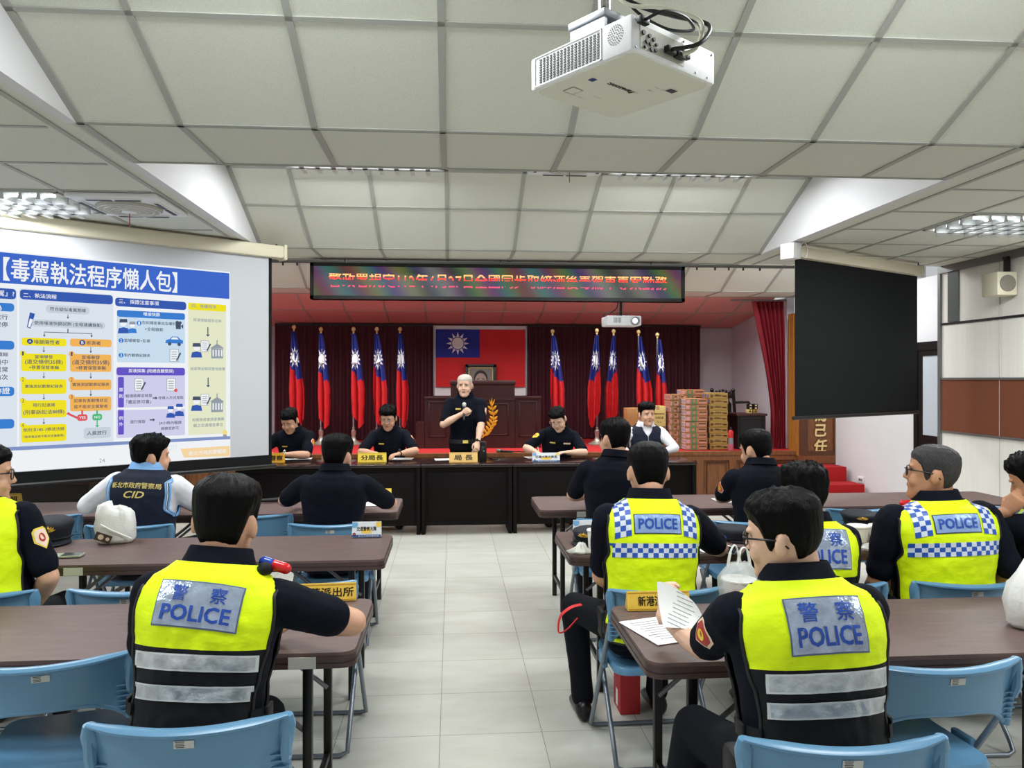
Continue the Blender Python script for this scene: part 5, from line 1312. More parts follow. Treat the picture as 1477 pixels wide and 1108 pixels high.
# hanging takeaway bag near the paper-holder
q = PZ(1063, 868, TZ); t = thing('takeaway_bag', 'clear plastic takeaway bag with handles around a paper bowl near the paper holder', 'plastic bag', q + V((-.0, -.02, .0)))
mb = MB(); blob_bag(mb, [(0, .055), (.015, .078), (.06, .088), (.1, .084), (.135, .062), (.165, .04)], 28, .02, 9, 1., .8); mb.build('bag_film', M_bag, t, 70)
for sx, dz in ((-.018, 0), (.022, -.01)):
    mb = MB(); mb.tube(spline([(sx - .028, 0, .15), (sx - .016, .0, .21), (sx, 0, .235 + dz), (sx + .014, 0, .21), (sx + .026, 0, .15)]), [.012] * 8 + [.008] * 16 + [.012] * 9, 8, flat=(1, .35)); mb.build('handle', M_bagw, t, 60)
mb = MB(); mb.lathe([(.05, .006), (.066, .09), (.07, .095), (.07, .1), (.001, .1)], 24); mb.build('bowl', M_cup, t)
mb = MB()
for k in range(9): a = RD(-150 + k * 15); mb.box((0, 0, 0), (.012, .002, .014), frame((.0625 * cos(a) * 1.1, .0625 * sin(a) * 1.1, .05 + .018 * ((k * 7) % 3 - 1)), (-sin(a), cos(a), 0), (0, 0, 1)) @ RX(pi / 2))
mb.build('red_print', mat('bowl_print', (214, 110, 110), .6), t)
# bag at the right frame edge, left bag tips
q = PZ(1482, 908, TZ); t = thing('takeaway_bag', 'tall clear plastic bag at the right frame edge', 'plastic bag', q + V((.04, .03, 0))); mb = MB(); blob_bag(mb, [(0, .07), (.02, .09), (.09, .092), (.15, .08), (.2, .05), (.25, .02)], 28, .022, 14, 1., .85); mb.build('bag_film', M_bagw, t, 70)
mb = MB(); mb.lathe([(.05, .006), (.066, .1), (.07, .105), (.001, .106)], 24); mb.build('bowl', M_cup, t)
q = PZ(230, 845, TZ) ; t = thing('takeaway_bag', 'white bag standing behind the yellow shoulder of the leaning officer', 'plastic bag', PD(232, 2.92, TZ)); mb = MB(); blob_bag(mb, [(0, .05), (.02, .062), (.06, .056), (.1, .04), (.135, .03), (.16, .016)], 24, .018, 21, 1, .8, 3); mb.build('bag_film', M_bagw, t, 70); mb = MB(); mb.lathe([(.035, .006), (.042, .06), (.001, .062)], 16); mb.build('bowl', M_cup, t)
q = PZ(4, 752, TZ); t = thing('takeaway_bag', 'white bag beyond the shoulder of the officer at the left frame edge', 'plastic bag', PD(2, 4.25, TZ)); mb = MB(); blob_bag(mb, [(0, .07), (.02, .09), (.06, .085), (.1, .06), (.13, .03), (.15, .01)], 24, .02, 27, 1.1, .8); mb.build('bag_film', M_bagw, t, 70); mb = MB(); mb.lathe([(.045, .006), (.055, .06), (.001, .062)], 16); mb.build('bowl', M_cup, t)
# blue folder and dark tablet
q = PZ(1030, 777, TZ); t = thing('folder', 'bright blue folder lying on papers behind the aisle officer', 'folder', (q.x, q.y, TZ + .006), RD(-8)); mb = MB(); mb.box((0, 0, .012), (.2, .13, .02), r=.003); mb.build('cover', mat('folder_blue', (52, 92, 196), .4), t); mb = MB(); mb.box((0.01, 0, .0), (.19, .122, .003)); mb.build('pages', M_paper, t)
q = PZ(1046, 795, TZ); t = thing('tablet', 'black tablet lying beside the hanging plastic bag', 'tablet', (q.x, q.y, TZ), RD(-30)); mb = MB(); mb.box((0, 0, .005), (.13, .18, .008), r=.003); mb.build('case', M_black, t); mb = MB(); mb.box((0, 0, .0095), (.118, .165, .0008)); mb.build('glass', _mats['phone_glass'], t)
# items at the far left behind the table
t = thing('red_bag', 'small red bag behind the left front table below the screen', 'bag', PD(40, 6.9, .74)); mb = MB(); mb.box((0, 0, .05), (.17, .12, .09), r=.035); mb.build('body', mat('bag_red', (170, 34, 34), .5), t); mb = MB(); mb.tube([(-.07, -.06, .08), (-.03, -.065, .055), (.03, -.065, .06), (.075, -.06, .085)], .008, 6); mb.build('strap', mat('strap_red', (120, 20, 24), .5), t)
t = thing('side_shelf', 'low dark shelf carrying a red bag and white papers under the screen', 'shelf', PD(62, 7.0)); mb = MB(); mb.bb((-.5, -.22, 0), (.5, .3, .737), r=.004); mb.build('body', mat('shelf_dark', (26, 16, 14), .5), t); mb = MB(); mb.bb((-.51, -.23, .715), (.51, .31, .7375), r=.004); mb.build('top_board', M_mahog, t)
t = thing('paper_pile', 'white ridged paper pack on the dark shelf under the screen', 'paper pack', PD(74, 6.95, .74)); mb = MB(); mb.box((0, 0, .055), (.15, .1, .11), r=.008); mb.build('wrapper', M_paper, t); mb = MB(); [mb.box((-.06 + .03 * k, -.0505, .055), (.002, .001, .1)) for k in range(5)]; mb.build('ridge_lines', mat('print_grey', (0, 0, 0)), t)
# red box under the right table
q = PD(904, 3.86); t = thing('red_box', 'red box on the floor beside the shoes of the aisle officer in checker vest', 'box', (q.x, q.y, 0)); mb = MB(); mb.bb((-.05, -.08, 0), (.05, .08, .2), r=.004); mb.build('body', mat('box_red', (176, 34, 40), .6), t); mb = MB(); mb.bb((-.051, -.02, .02), (-.0495, .02, .1)); mb.build('label_patch', M_paper, t)
# ================================================================== PEOPLE
M_skin = mat('skin', (208, 160, 132), .5, spec=.35, noise_amt=.05, noise_scale=30)
M_skin2 = mat('skin_fair', (226, 184, 158), .5, spec=.35, noise_amt=.05, noise_scale=30)
M_skin3 = mat('skin_tan', (190, 138, 106), .5, spec=.35, noise_amt=.05, noise_scale=30)
M_eye = mat('eye_white', (226, 222, 216), .3); M_iris = mat('iris', (26, 18, 16), .2); M_lip = mat('lips', (178, 108, 98), .5); M_brow = mat('eyebrow', (32, 26, 24), .7)
M_hair = mat('hair_black', (5, 5, 6), .42, spec=.1, bump=.4, bump_scale=90, stretch=(3, 3, .5))
M_hairg = mat('hair_greying', (52, 51, 52), .5, noise_amt=.6, noise_scale=140, bump=.9, bump_scale=110, stretch=(3, 3, .6))
M_hairw = mat('hair_white', (206, 200, 190), .5, bump=.7, bump_scale=120)
M_navy = mat('uniform_navy', (8, 12, 25), .85, spec=.15, noise_amt=.12, noise_scale=40, bump=.2, bump_scale=24)
M_black2 = mat('uniform_black', (14, 15, 22), .8, spec=.25, bump=.2, bump_scale=24)
M_trous = mat('trousers_navy', (9, 11, 20), .85, spec=.2, bump=.2, bump_scale=20)
M_shirtw = mat('shirt_white', (232, 232, 238), .75, bump=.2, bump_scale=20)
M_shoe = mat('shoe_black', (10, 10, 11), .35)
M_yel = mat('vest_yellow', (226, 252, 10), .6, spec=.3, bump=.5, bump_scale=16, stretch=(1, 1, 1.6)); M_vblk = mat('vest_black', (13, 14, 20), .7, spec=.3, bump=.15, bump_scale=60); M_vpipe = mat('vest_piping', (10, 10, 12), .6)
M_silver = mat('reflective_silver', (190, 195, 198), .3, metal=.35, noise_amt=.25, noise_scale=26, bump=.55, bump_scale=32)
M_patch = mat('reflective_patch', (168, 182, 204), .18, metal=.45, noise_amt=.2, noise_scale=24, bump=.6, bump_scale=30)
M_pblue = mat('police_blue', (28, 74, 168), .4); M_pwhite = mat('check_white', (214, 222, 232), .35); M_ppatch = mat('police_patch', (140, 168, 214), .3, metal=.2, bump=.35, bump_scale=40); M_cblue = mat('check_blue', (34, 82, 178), .4)
M_nvest = mat('vest_navy', (20, 28, 48), .75, spec=.3, bump=.15, bump_scale=60); M_lblue = mat('trim_light_blue', (120, 170, 222), .6); M_embr = mat('embroidery_gold', (226, 206, 120), .5)
M_badge_o = mat('badge_orange', (222, 96, 50), .5); M_badge_w = mat('badge_border', (240, 214, 190), .5); M_badge_y = mat('badge_yellow', (232, 206, 50), .5); M_badge_r = mat('badge_red', (176, 34, 30), .5)
M_tag = mat('name_tag', (228, 206, 96), .4); M_belt = mat('belt_black', (12, 12, 13), .5); M_glass = mat('glasses_black', (14, 14, 16), .3); M_wire = mat('glasses_wire', (150, 140, 120), .3, metal=.7)
M_lens = mat('lens_clear', (235, 240, 242), .05, alpha=.12, spec=.8)

HR = [(-.122, .020, .080, .036), (-.113, .036, .092, .004), (-.096, .051, .096, -.028), (-.07, .063, .095, -.054), (-.04, .070, .093, -.074), (-.01, .075, .090, -.090), (.02, .078, .091, -.098), (.05, .079, .094, -.100), (.075, .075, .087, -.095), (.095, .064, .071, -.081), (.110, .046, .049, -.059), (.119, .02, .018, -.03)]
def head_pt(th, z):
    "surface of the skull; th = 0 front, positive to +x"
    z = max(HR[0][0], min(HR[-1][0], z))
    for a, b in zip(HR, HR[1:]):
        if a[0] <= z <= b[0]: break
    t = (z - a[0]) / (b[0] - a[0]); t = t * t * (3 - 2 * t) * .35 + t * .65
    hw, yf, yb = (a[i] + (b[i] - a[i]) * t for i in (1, 2, 3))
    c, s_ = cos(th), sin(th); e = 2 / 2.25
    x = hw * math.copysign(abs(s_) ** e, s_); y0 = (yf + yb) / 2; y = y0 + (yf - yb) / 2 * math.copysign(abs(c) ** e, c)
    return V((x, y, z))
def head_mb(mb, M):
    rings = []
    for i in range(len(HR) * 2 - 1):
        z = HR[i // 2][0] if i % 2 == 0 else (HR[i // 2][0] + HR[i // 2 + 1][0]) / 2
        rings.append([head_pt(2 * pi * j / 24, z) for j in range(24)])
    mb.loft(rings, True, M)
    mb.caps([(0, .088, .022), (0, .102, -.008), (0, .108, -.022)], [.008, .0105, .0125], 10, M)
    for s_ in (-1, 1):
        mb.ball((s_ * .012, .098, -.026), (.009, .011, .008), 10, M); mb.ball((s_ * .03, .083, .03), (.026, .016, .009), 10, M)
        mb.ball((s_ * .083, -.014, -.006), (.010, .019, .033), 12, M, rot=Matrix.Rotation(s_ * -.35, 3, 'Z') @ Matrix.Rotation(.2, 3, 'X'))
        mb.ball((s_ * .04, .07, -.035), (.026, .024, .03), 10, M)
    mb.ball((0, .088, -.056), (.028, .014, .014), 10, M); mb.ball((0, .084, -.1), (.026, .018, .018), 10, M)
def hair_mb(mb, M, top=.02, side=.007, front=.064, nape=-.075, messy=.004, seed=0, part=0., spike=0.):
    nth, nz = 96, 30; rows = []
    def hl(th):
        d = abs(math.degrees(th)); d = d if d <= 180 else 360 - d
        K = [(0, front), (38, front), (58, front - .012), (70, .03), (76, -.018), (84, -.022), (90, .022), (106, .03), (118, -.01), (130, -.045), (150, nape), (180, nape)]
        for a, b in zip(K, K[1:]):
            if a[0] <= d <= b[0]: return a[1] + (b[1] - a[1]) * (d - a[0]) / (b[0] - a[0])
        return nape
    C = V((0, -.004, .015))
    for j in range(nz + 1):
        v = j / nz; row = []
        for i in range(nth):
            th = 2 * pi * i / nth - pi; zl = hl(th); z = zl + (.1188 - zl) * (1 - (1 - v) ** 1.25)
            p = head_pt(th, z); d = (p - C).normalized(); up = max(0, min(1, (z - .02) / .07)); k = min(1, v / .3) ** .8
            t_ = (.0012 + (side - .0012) * k) * (1 - up) + (side + (top - side) * (up * up * (3 - 2 * up))) * up * max(k, .3 if abs(th) < .9 else 0)
            n1 = noise.noise(V((th * 7 + seed, v * 3, seed))); n2 = noise.noise(V((p.x * 90 + seed, p.y * 90, z * 16)))
            t_ += (n1 * messy + n2 * messy * .8) * k * (.4 + .8 * up) + spike * max(0, n2) * up * k
            t_ = max(.0008, t_); row.append(p + d * t_)
        rows.append(row)
    mb.loft(rows, True, M)
TR = [(-.02, .150, .110, .118), (.0, .176, .13, .13), (.08, .176, .132, .122), (.18, .165, .125, .106), (.28, .165, .122, .110), (.38, .178, .124, .120), (.46, .190, .120, .124), (.52, .190, .106, .117), (.565, .162, .085, .10), (.60, .112, .066, .083), (.63, .073, .058, .067)]
ARM = (.045, .29, .255)
def ik(S, W, hint, a, b):
    d = W - S; L = d.length
    if L > (a + b) * .995: W = S + d * ((a + b) * .995 / L); d = W - S; L = d.length
    L = max(L, abs(a - b) + .02)
    x = (a * a - b * b + L * L) / (2 * L); h = max(0, a * a - x * x) ** .5; n = d.normalized(); q = V(hint) - n * V(hint).dot(n)
    q = q.normalized() if q.length > 1e-5 else n.orthogonal().normalized()
    return S + n * x + q * h, W
def hand_mb(mb, w, fd, dors, side, curl=.35, spread=1.0, sc=1.0):
    "w wrist, fd finger direction, dors back-of-hand direction, side +1: thumb towards (fd x dors)"
    y = V(fd).normalized(); z = V(dors); z = (z - y * z.dot(y)).normalized(); x = y.cross(z) * side
    M = Matrix(((x.x, y.x, z.x, w.x), (x.y, y.y, z.y, w.y), (x.z, y.z, z.z, w.z), (0, 0, 0, 1))) @ Matrix.Scale(sc, 4)
    mb.loft([[M @ V((hw * cos(a), yy, ht * sin(a))) for a in [2 * pi * k / 12 for k in range(12)]] for yy, hw, ht in ((-.03, .026, .02), (0, .027, .019), (.03, .036, .019), (.06, .041, .016), (.085, .041, .013), (.093, .036, .009))])
    for i, (bx, L, r) in enumerate(((.030, .066, .0088), (.0105, .075, .0092), (-.0095, .07, .0088), (-.028, .055, .0078))):
        p = V((bx, .082 - .004 * abs(i - 1), 0)); a = 0; pts = [p]; fan = bx * 2.2 * spread
        for seg, (fr, cu) in enumerate(((.45, .9), (.32, 1.15), (.23, .8))):
            a += curl * cu; p = p + V((fan * fr * L * (1 - min(1, curl)), cos(a) * fr * L, -sin(a) * fr * L)); pts.append(p)
        mb.caps([M @ q for q in pts], [r * sc, r * .97 * sc, r * .9 * sc, r * .78 * sc], 8)
    t = [V((.024, .012, -.004)), V((.044, .036, -.012 - .012 * curl)), V((.050 - .014 * curl, .064, -.018 - .03 * curl)), V((.046 - .03 * curl, .086, -.02 - .04 * curl))]
    mb.caps([M @ q for q in t], [.0125 * sc, .0115 * sc, .0098 * sc, .0082 * sc], 8)
    return M
def limb(mb, a, b, r, seg=12):
    n = len(r); mb.caps([V(a).lerp(V(b), i / (n - 1)) for i in range(n)], r, seg)
DBG = False
class Person:
    def __init__(s, label, loc, rz=0., seat=.455, stand=False, bulk=1., lean=(4, 14), roll=0., twist=0., head=(0, 0, 0), skin=None, voxel=.0075, tall=1.045, group=None, roll0=0., hd=0., hs=1.06):
        s.t = thing('person', label, 'person', (loc[0], loc[1], 0), rz); s.Minv = (Matrix.Translation((loc[0], loc[1], 0)) @ RZ(rz)).inverted(); s.skin = skin or M_skin
        s.stand = stand; s.bulk = bulk; s.voxel = voxel; s.head = head; s.base = seat if not stand else stand
        # spine
        p = V((0, 0, s.base + .02)); s.sp = []; ds = .01
        for i in range(-4, 76):
            q = i * ds; f = max(0, min(1, q / .62)); a = RD(lean[0] + (lean[1] - lean[0]) * f); r = RD(roll0 + (roll - roll0) * f) if roll0 else RD(roll * (.5 + .5 * f)); tw = RD(twist * f)
            T_ = V((sin(r), sin(a) * cos(r), cos(a) * cos(r))).normalized(); X = V((cos(tw), sin(tw), 0)); X = (X - T_ * X.dot(T_)).normalized(); N = T_.cross(X)
            s.sp.append((p.copy() + T_ * 0, X, N, T_)); 
            if i >= 0: p = p + T_ * ds * tall
            else: p = V((0, 0, s.base + .02 + (i + 1) * ds))
        nb, X, N, T_ = s.S(.62)
        s.Rh = RZ(RD(-head[0])).to_3x3() @ Matrix.Rotation(RD(-head[1]), 3, 'X') @ Matrix.Rotation(RD(head[2]), 3, 'Y')
        up = (T_ + V((0, 0, 1))).normalized()
        s.hc = nb + up * (.022 - hd) + s.Rh @ V((0, .018, .085)); s.Mh = Matrix.Translation(s.hc) @ s.Rh.to_4x4() @ Matrix.Scale(hs, 4)
        s.arms = []; s.skinmb = MB(); s.shirtmb = MB()
        s.torso_mb = MB(); s.torso_mb.loft([s.ring(r, 0) for r in s.dense()], True)
        s.tb = bvh_of(s.torso_mb)
    def S(s, q):
        i = max(0, min(len(s.sp) - 2, (q + .04) / .01)); k = int(i); f = i - k; a, b = s.sp[k], s.sp[k + 1]
        return tuple(a[j].lerp(b[j], f) for j in range(4))
    def prof(s, q):
        q = max(TR[0][0], min(TR[-1][0], q))
        for a, b in zip(TR, TR[1:]):
            if a[0] <= q <= b[0]: break
        t = (q - a[0]) / (b[0] - a[0]); t = t * t * (3 - 2 * t) * .5 + t * .5; k = s.bulk if q < .58 else 1
        return [(a[i] + (b[i] - a[i]) * t) * k for i in (1, 2, 3)]
    def dense(s): return [TR[0][0] + (TR[-1][0] - TR[0][0]) * i / 32 for i in range(33)]
    def ring(s, q, off, n=28):
        p, X, N, T_ = s.S(q); hw, hf, hb = s.prof(q); out = []; e = 2 / 2.5
        for j in range(n):
            a = 2 * pi * j / n; c, s_ = cos(a), sin(a); r = hf if s_ > 0 else hb
            out.append(p + X * ((hw + off) * math.copysign(abs(c) ** e, c)) + N * ((r + off) * math.copysign(abs(s_) ** e, s_)))
        return out
    def loc(s, w): return (s.Minv @ w) if isinstance(w, Vector) else V(w)
    def arm(s, side, wrist, hint=(0, -.4, -1), sleeve=.8, hand=None, sl_r=.060):
        p, X, N, T_ = s.S(.525); S_ = p + X * (side * .172 * s.bulk) + N * .004 - T_ * .01
        W = s.loc(wrist); E, W = ik(S_, W, hint, ARM[1], ARM[2])
        b = s.skinmb; k = s.bulk
        limb(b, S_, E, [.056 * k, .054 * k, .05 * k, .046, .044]); limb(b, E, W, [.044, .046, .043, .036, .030, .027])
        m = s.shirtmb
        if sleeve <= 1: limb(m, S_, S_.lerp(E, sleeve), [.071 * k, .069 * k, .066 * k, sl_r + .004, sl_r + .003])
        else:
            limb(m, S_, E, [.071 * k, .068 * k, .062, .056, .052]); limb(m, E, E.lerp(W, sleeve - 1), [.052, .05, .046, .042])
        fd = (W - E).normalized()
        if hand: hd = V(hand.get('dir', fd)); dn = V(hand.get('dors', (0, 0, 1))); M = hand_mb(b, W, hd, dn, hand.get('thumb', -side), hand.get('curl', .35), hand.get('spread', 1))
        else: hand_mb(b, W, fd, (0, 0, 1), -side, .2)
        s.arms.append((side, S_, E, W))
        if DBG:
            Mw = s.Minv.inverted()
            for nm, q in (('head', s.hc), ('sh', S_), ('el', E), ('wr', W)):
                w = Mw @ q; rel = w - V((0, 0, EYE)); d = rel.dot(FW); print('DBG %-30s %s%+d px %.0f py %.0f d %.2f z %.2f' % (s.t['label'][:30], nm, side, CX + FOC * rel.dot(RT) / d, HY - FOC * rel.z / d, d, w.z))
        return S_, E, W
    def legs(s, knees=None, feet=None, spread=.13):
        tr = MB(); sh = []; sk = s.skinmb
        p0, X, N, T_ = s.S(-.02)
        tr.loft([s.ring(q, .012) for q in (-.03, -.01, .03, .07, .11)], True)
        for i, sd in enumerate((-1, 1)):
            if s.stand:
                h = V((sd * .09, 0, s.base - .0)); k_ = V((sd * .1, .02, s.base * .53)); f = V((sd * .11, -.01, .1))
            else:
                h = V((sd * .095, .02, s.base + .085)); k_ = V(knees[i]) if knees else V((sd * spread, .42, s.base + .085)); f = V(feet[i]) if feet else V((sd * (spread + .01), .40, .1))
            limb(tr, h, k_, [.093, .09, .082, .074, .07]); limb(tr, k_, f, [.070, .066, .06, .055, .056]); limb(sk, h, k_, [.075, .07, .06]); limb(sk, k_, f, [.058, .052, .04])
            m = MB(); m.loft([[V((f.x + hw * cos(a), f.y + y + 0 * sin(a), z + hh * sin(a))) for a in [2 * pi * k / 14 for k in range(14)]] for y, hw, z, hh in ((-.075, .02, .045, .03), (-.06, .036, .05, .048), (0, .042, .055, .053), (.06, .043, .042, .04), (.12, .047, .032, .03), (.165, .042, .028, .026), (.185, .02, .024, .016))])
            sh.append(m)
        s.trme = remesh(tr, .011, 3); s.shoes = sh
        return s
    def wrinkle(s, me, amp, sc=11, seed=0):
        nr = [v.normal.copy() for v in me.vertices]; co = [v.co.copy() for v in me.vertices]; out = []
        for c, nv_ in zip(co, nr):
            n_ = noise.noise(V((c.x * sc * .6 + seed, c.y * sc, c.z * sc * 1.3))) + .5 * noise.noise(V((c.x * sc * 2 + seed, c.y * sc * 2, c.z * sc * 2.4))); out.extend(c + nv_ * (amp * n_))
        me.vertices.foreach_set('co', out); me.update()
    def finish(s, shirt=None, trousers=None, collar=True, face=True, hair=None, hairmat=None, glasses=None, brow=True, collar_mat=None, open_collar=False, nohair=False):
        t = s.t; shirt = shirt or M_navy
        # body: one continuous surface
        b = s.skinmb
        b.loft([s.ring(q, -.014) for q in s.dense()], True)
        nb, X, N, T_ = s.S(.60); limb(b, nb, s.hc + s.Rh @ V((0, -.03, -.06)), [.066, .060, .057, .058])
        head_mb(b, s.Mh)
        me = remesh(b, s.voxel, 2, .5); mb = mesh_to_mb(me)
        hb = MB(); 
        bv = bvh_of(me)
        if face:
            FM = s.Mh @ frame((0, .25, 0), (-1, 0, 0), (0, 0, 1))
            def pj_(pts, off, mi): project(mb, bv, pts, [tuple(range(len(pts)))], FM, off, mi, sub=.012)
            for sd in (-1, 1):
                x = sd * .031
                pj_([(x + .0145 * cos(a), .012 + .0052 * sin(a) - .002 * sd * 0) for a in [2 * pi * k / 14 for k in range(14)]], .0008, 1)
                pj_(circ(.0052, 12, x, .012, .005), .0014, 2)
                pj_([(x - .016, .016), (x, .0205), (x + .016, .016), (x + .016, .0135), (x, .0175), (x - .016, .0135)], .002, 4)
                if brow: pj_([(x - .019 * 1, .031 + (.002 if sd > 0 else .0)), (x, .0365), (x + .019, .031 + (.002 if sd < 0 else 0)), (x + .019, .027), (x, .031), (x - .019, .027)], .001, 4)
            pj_([(-.024, -.056), (-.01, -.0515), (0, -.053), (.01, -.0515), (.024, -.056), (.012, -.0635), (0, -.0645), (-.012, -.0635)], .0008, 3)
            pj_([(-.023, -.0565), (0, -.0555), (.023, -.0565), (0, -.0585)], .0016, 4)
        o = mb.build('body', [s.skin, M_eye, M_iris, M_lip, M_brow], t, 180)
        s.body_bvh = bv
        # shirt
        m = s.shirtmb; m.loft([s.ring(q, .008) for q in s.dense() if q < .625], True)
        me = remesh(m, .0085, 3); s.wrinkle(me, .0035, 12, hash(t.name) % 50)
        s.shirt_bvh = bvh_of(me)
        mesh_to_mb(me).build('shirt', [shirt], t, 180)
        if collar:
            c = MB(); rows = []
            for k, (q, of) in enumerate(((.600, .010), (.63, .009), (.652, .009), (.658, .013), (.652, .017), (.635, .022), (.612, .031))): rows.append([p + s.S(.63)[3] * (q - .63) for p in s.ring(.63, of)])
            if open_collar:          # spread the front edges apart
                for k, r in enumerate(rows):
                    for j in range(len(r)):
                        a = abs((j - 7 + 14) % 28 - 14); r[j] = r[j] + s.S(.63)[2] * (.012 if a == 2 and k > 3 else 0) - s.S(.63)[3] * (.022 if a == 2 and k > 4 else 0)
            c.grid([r + [r[0]] for r in rows], skip=(lambda i, j: j in (5, 6, 7, 8)) if open_collar else None); c.build('collar', collar_mat or shirt, t, 70)
        if hasattr(s, 'trme'):
            mesh_to_mb(s.trme).build('trousers', [trousers or M_trous], t, 180)
            for m_ in s.shoes: m_.build('shoe', M_shoe, t, 60)
        if not nohair:
            h = MB(); hk = dict(hair or {}); hair_mb(h, s.Mh, **hk); h.build('hair', hairmat or M_hair, t, 60)
        if glasses:
            g = MB(); gm = glasses; M_ = s.Mh
            for sd in (-1, 1):
                pts = [M_ @ V((sd * .034 + .027 * math.copysign(abs(cos(a)) ** .75, cos(a)), .108 - .006 * abs(sd * .034 + .024 * cos(a)) / .03, .006 + .019 * math.copysign(abs(sin(a)) ** .75, sin(a)))) for a in [2 * pi * k / 22 for k in range(22)]]
                g.tube(pts, .0018 if gm is M_wire else .0026, 6, closed=True)
                g.tube([M_ @ V(q) for q in ((sd * .061, .098, .016), (sd * .078, .08, .016), (sd * .086, .0, .012), (sd * .085, -.02, .002), (sd * .083, -.034, -.012))], .0022 if gm is M_wire else .003, 6)
            g.tube([M_ @ V(q) for q in ((-.009, .11, .012), (0, .113, .015), (.009, .11, .012))], .002, 6)
            go = g.build('glasses', gm, t, 60)
            l = MB()
            for sd in (-1, 1):
                pts = [M_ @ V((sd * .034 + .026 * cos(a), .107 - .006 * abs(sd * .034 + .024 * cos(a)) / .03, .006 + .0175 * sin(a))) for a in [2 * pi * k / 18 for k in range(18)]]; l.add(pts, [tuple(range(18))])
            l.build('lens', M_lens, go, None)
        return s
    # ---- decals thrown onto cloth
    def back_frame(s, q, x=0., tilt=16, dist=.45, rot=0.):
        p, X, N, T_ = s.S(q); z = (-N * cos(RD(tilt)) + T_ * sin(RD(tilt))).normalized(); o = p + X * x + z * dist
        o = p + X * x + z * dist; M = frame(o, X, z.cross(X)); return M @ RZ(RD(rot))
    def front_frame(s, q, x=0., dist=.45, tilt=8):
        p, X, N, T_ = s.S(q); z = (N * cos(RD(tilt)) + T_ * sin(RD(tilt))).normalized(); M = frame(p + X * x + z * dist, -X, z.cross(-X)); return M
    def decal(s, name, M, items, mats, bv, parent=None):
        "items: (verts, faces, off, mi, sub)"
        mb = MB()
        for vs, fs, off, mi, sub in items: project(mb, bv, vs, fs, M, off, mi, sub=sub, maxd=.50)
        if mb.f: return mb.build(name, mats, parent or s.t, 60)
    def shoulder_patch(s, side, fwd=0., mats=None, up=.62, w=.036, h=.045, name='shoulder_patch'):
        a = [q for q in s.arms if q[0] == side][0]; S_, E = a[1], a[2]; c = S_.lerp(E, .42); ax = (S_ - E).normalized(); p, X, N, T_ = s.S(.525)
        out = (X * side + N * fwd); out = (out - ax * out.dot(ax)).normalized(); M = frame(c + out * .2, ax.cross(out), ax)
        sh = [(w * .95, h * .75), (w * .6, h), (-w * .6, h), (-w * .95, h * .75), (-w, -h * .2), (0, -h), (w, -h * .2)]
        k = lambda f: [(x * f, y * f) for x, y in sh]
        s.decal(name, M, [(k(1), [tuple(range(7))], .002, 0, .015), (k(.84), [tuple(range(7))], .0032, 1, .015), (circ(w * .42, 16, 0, .004, h * .4), [tuple(range(16))], .0042, 2, .02)], mats or [M_badge_w, M_badge_o, M_badge_y], s.shirt_bvh)
    def tag(s, q, x, w, h, m, name='name_tag', front=True):
        v, f = rectgrid(w, h, 3, 1); s.decal(name, s.front_frame(q, x), [(v, f, .003, 0, None)], [m], s.shirt_bvh)
    def belt(s, q=.075, off=.024, h=.045):
        mb = MB(); rows = [[p for p in s.ring(q + dz, o)] for dz, o in ((-h / 2, off - .004), (-h / 2, off), (h / 2, off), (h / 2, off - .004))]
        mb.grid([r + [r[0]] for r in rows]); return mb.build('duty_belt', M_belt, s.t, 40)
    # ---- vests
    def vpt(s, q, deg, off):
        p, X, N, T_ = s.S(q); a = RD(deg); d = X * cos(a) + N * sin(a); h = s.tb.ray_cast(p + d * .5, -d, .6); r = (.5 - h[3]) if h[0] is not None else .08
        w_ = .0055 * noise.noise(V((cos(a) * 2.5, sin(a) * 2.5 + 7, q * 11))) + .0035 * noise.noise(V((cos(a) * 6 + q * 9, sin(a) * 6, q * 24))) + .002 * noise.noise(V((cos(a) * 13 - q * 20, sin(a) * 13, q * 40)))
        return p + d * (r + off + w_ * max(.1, min(1, (.61 - q) / .06)))
    def vest(s, kind, q0=.03, q1=.612, off=.021, mats=None, arm=(.335, .574), A=21, vneck=None, side=0, pipes=None, ylow=.335):
        sm = lambda t: t * t * (3 - 2 * t)
        def gap(q):
            if q <= arm[0]: return side
            if q < arm[0] + .06: return side + (A - side) * sm((q - arm[0]) / .06)
            if q < arm[1] - .045: return A
            if q < arm[1]: return A * (1 - sm((q - arm[1] + .045) / .045))
            return 0
        cen = vneck or (lambda q: max(0, q - .53) * 260)
        nq = 56; qs = [q0 + (q1 - q0) * k / nq for k in range(nq + 1)]; qf = [q for q in qs if q < .604]
        mb = MB(); mi = (lambda k, j: 2 if kind == 'tac' and qs[k] < ylow else 0)
        PAN = [(qs, lambda q: 180 + gap(q), lambda q: 360 - gap(q), 44), (qf, lambda q: gap(q), lambda q: max(gap(q) + 3, 90 - cen(q)), 22), (qf, lambda q: min(180 - gap(q) - 3, 90 + cen(q)), lambda q: 180 - gap(q), 22)]
        for Q, lo, hi, n in PAN:
            rows = [[s.vpt(q, lo(q) + (hi(q) - lo(q)) * j / n, off) for j in range(n + 1)] for q in Q]
            mb.grid(rows, mfun=mi)
            mb.grid([[s.vpt(q, lo(q) + (hi(q) - lo(q)) * j / n, off - .004) for j in range(n, -1, -1)] for q in Q], mi=1)
        s.vest_bvh = bvh_of(mb); o = mb.build('vest', mats, s.t, 180); s.vest_o = o
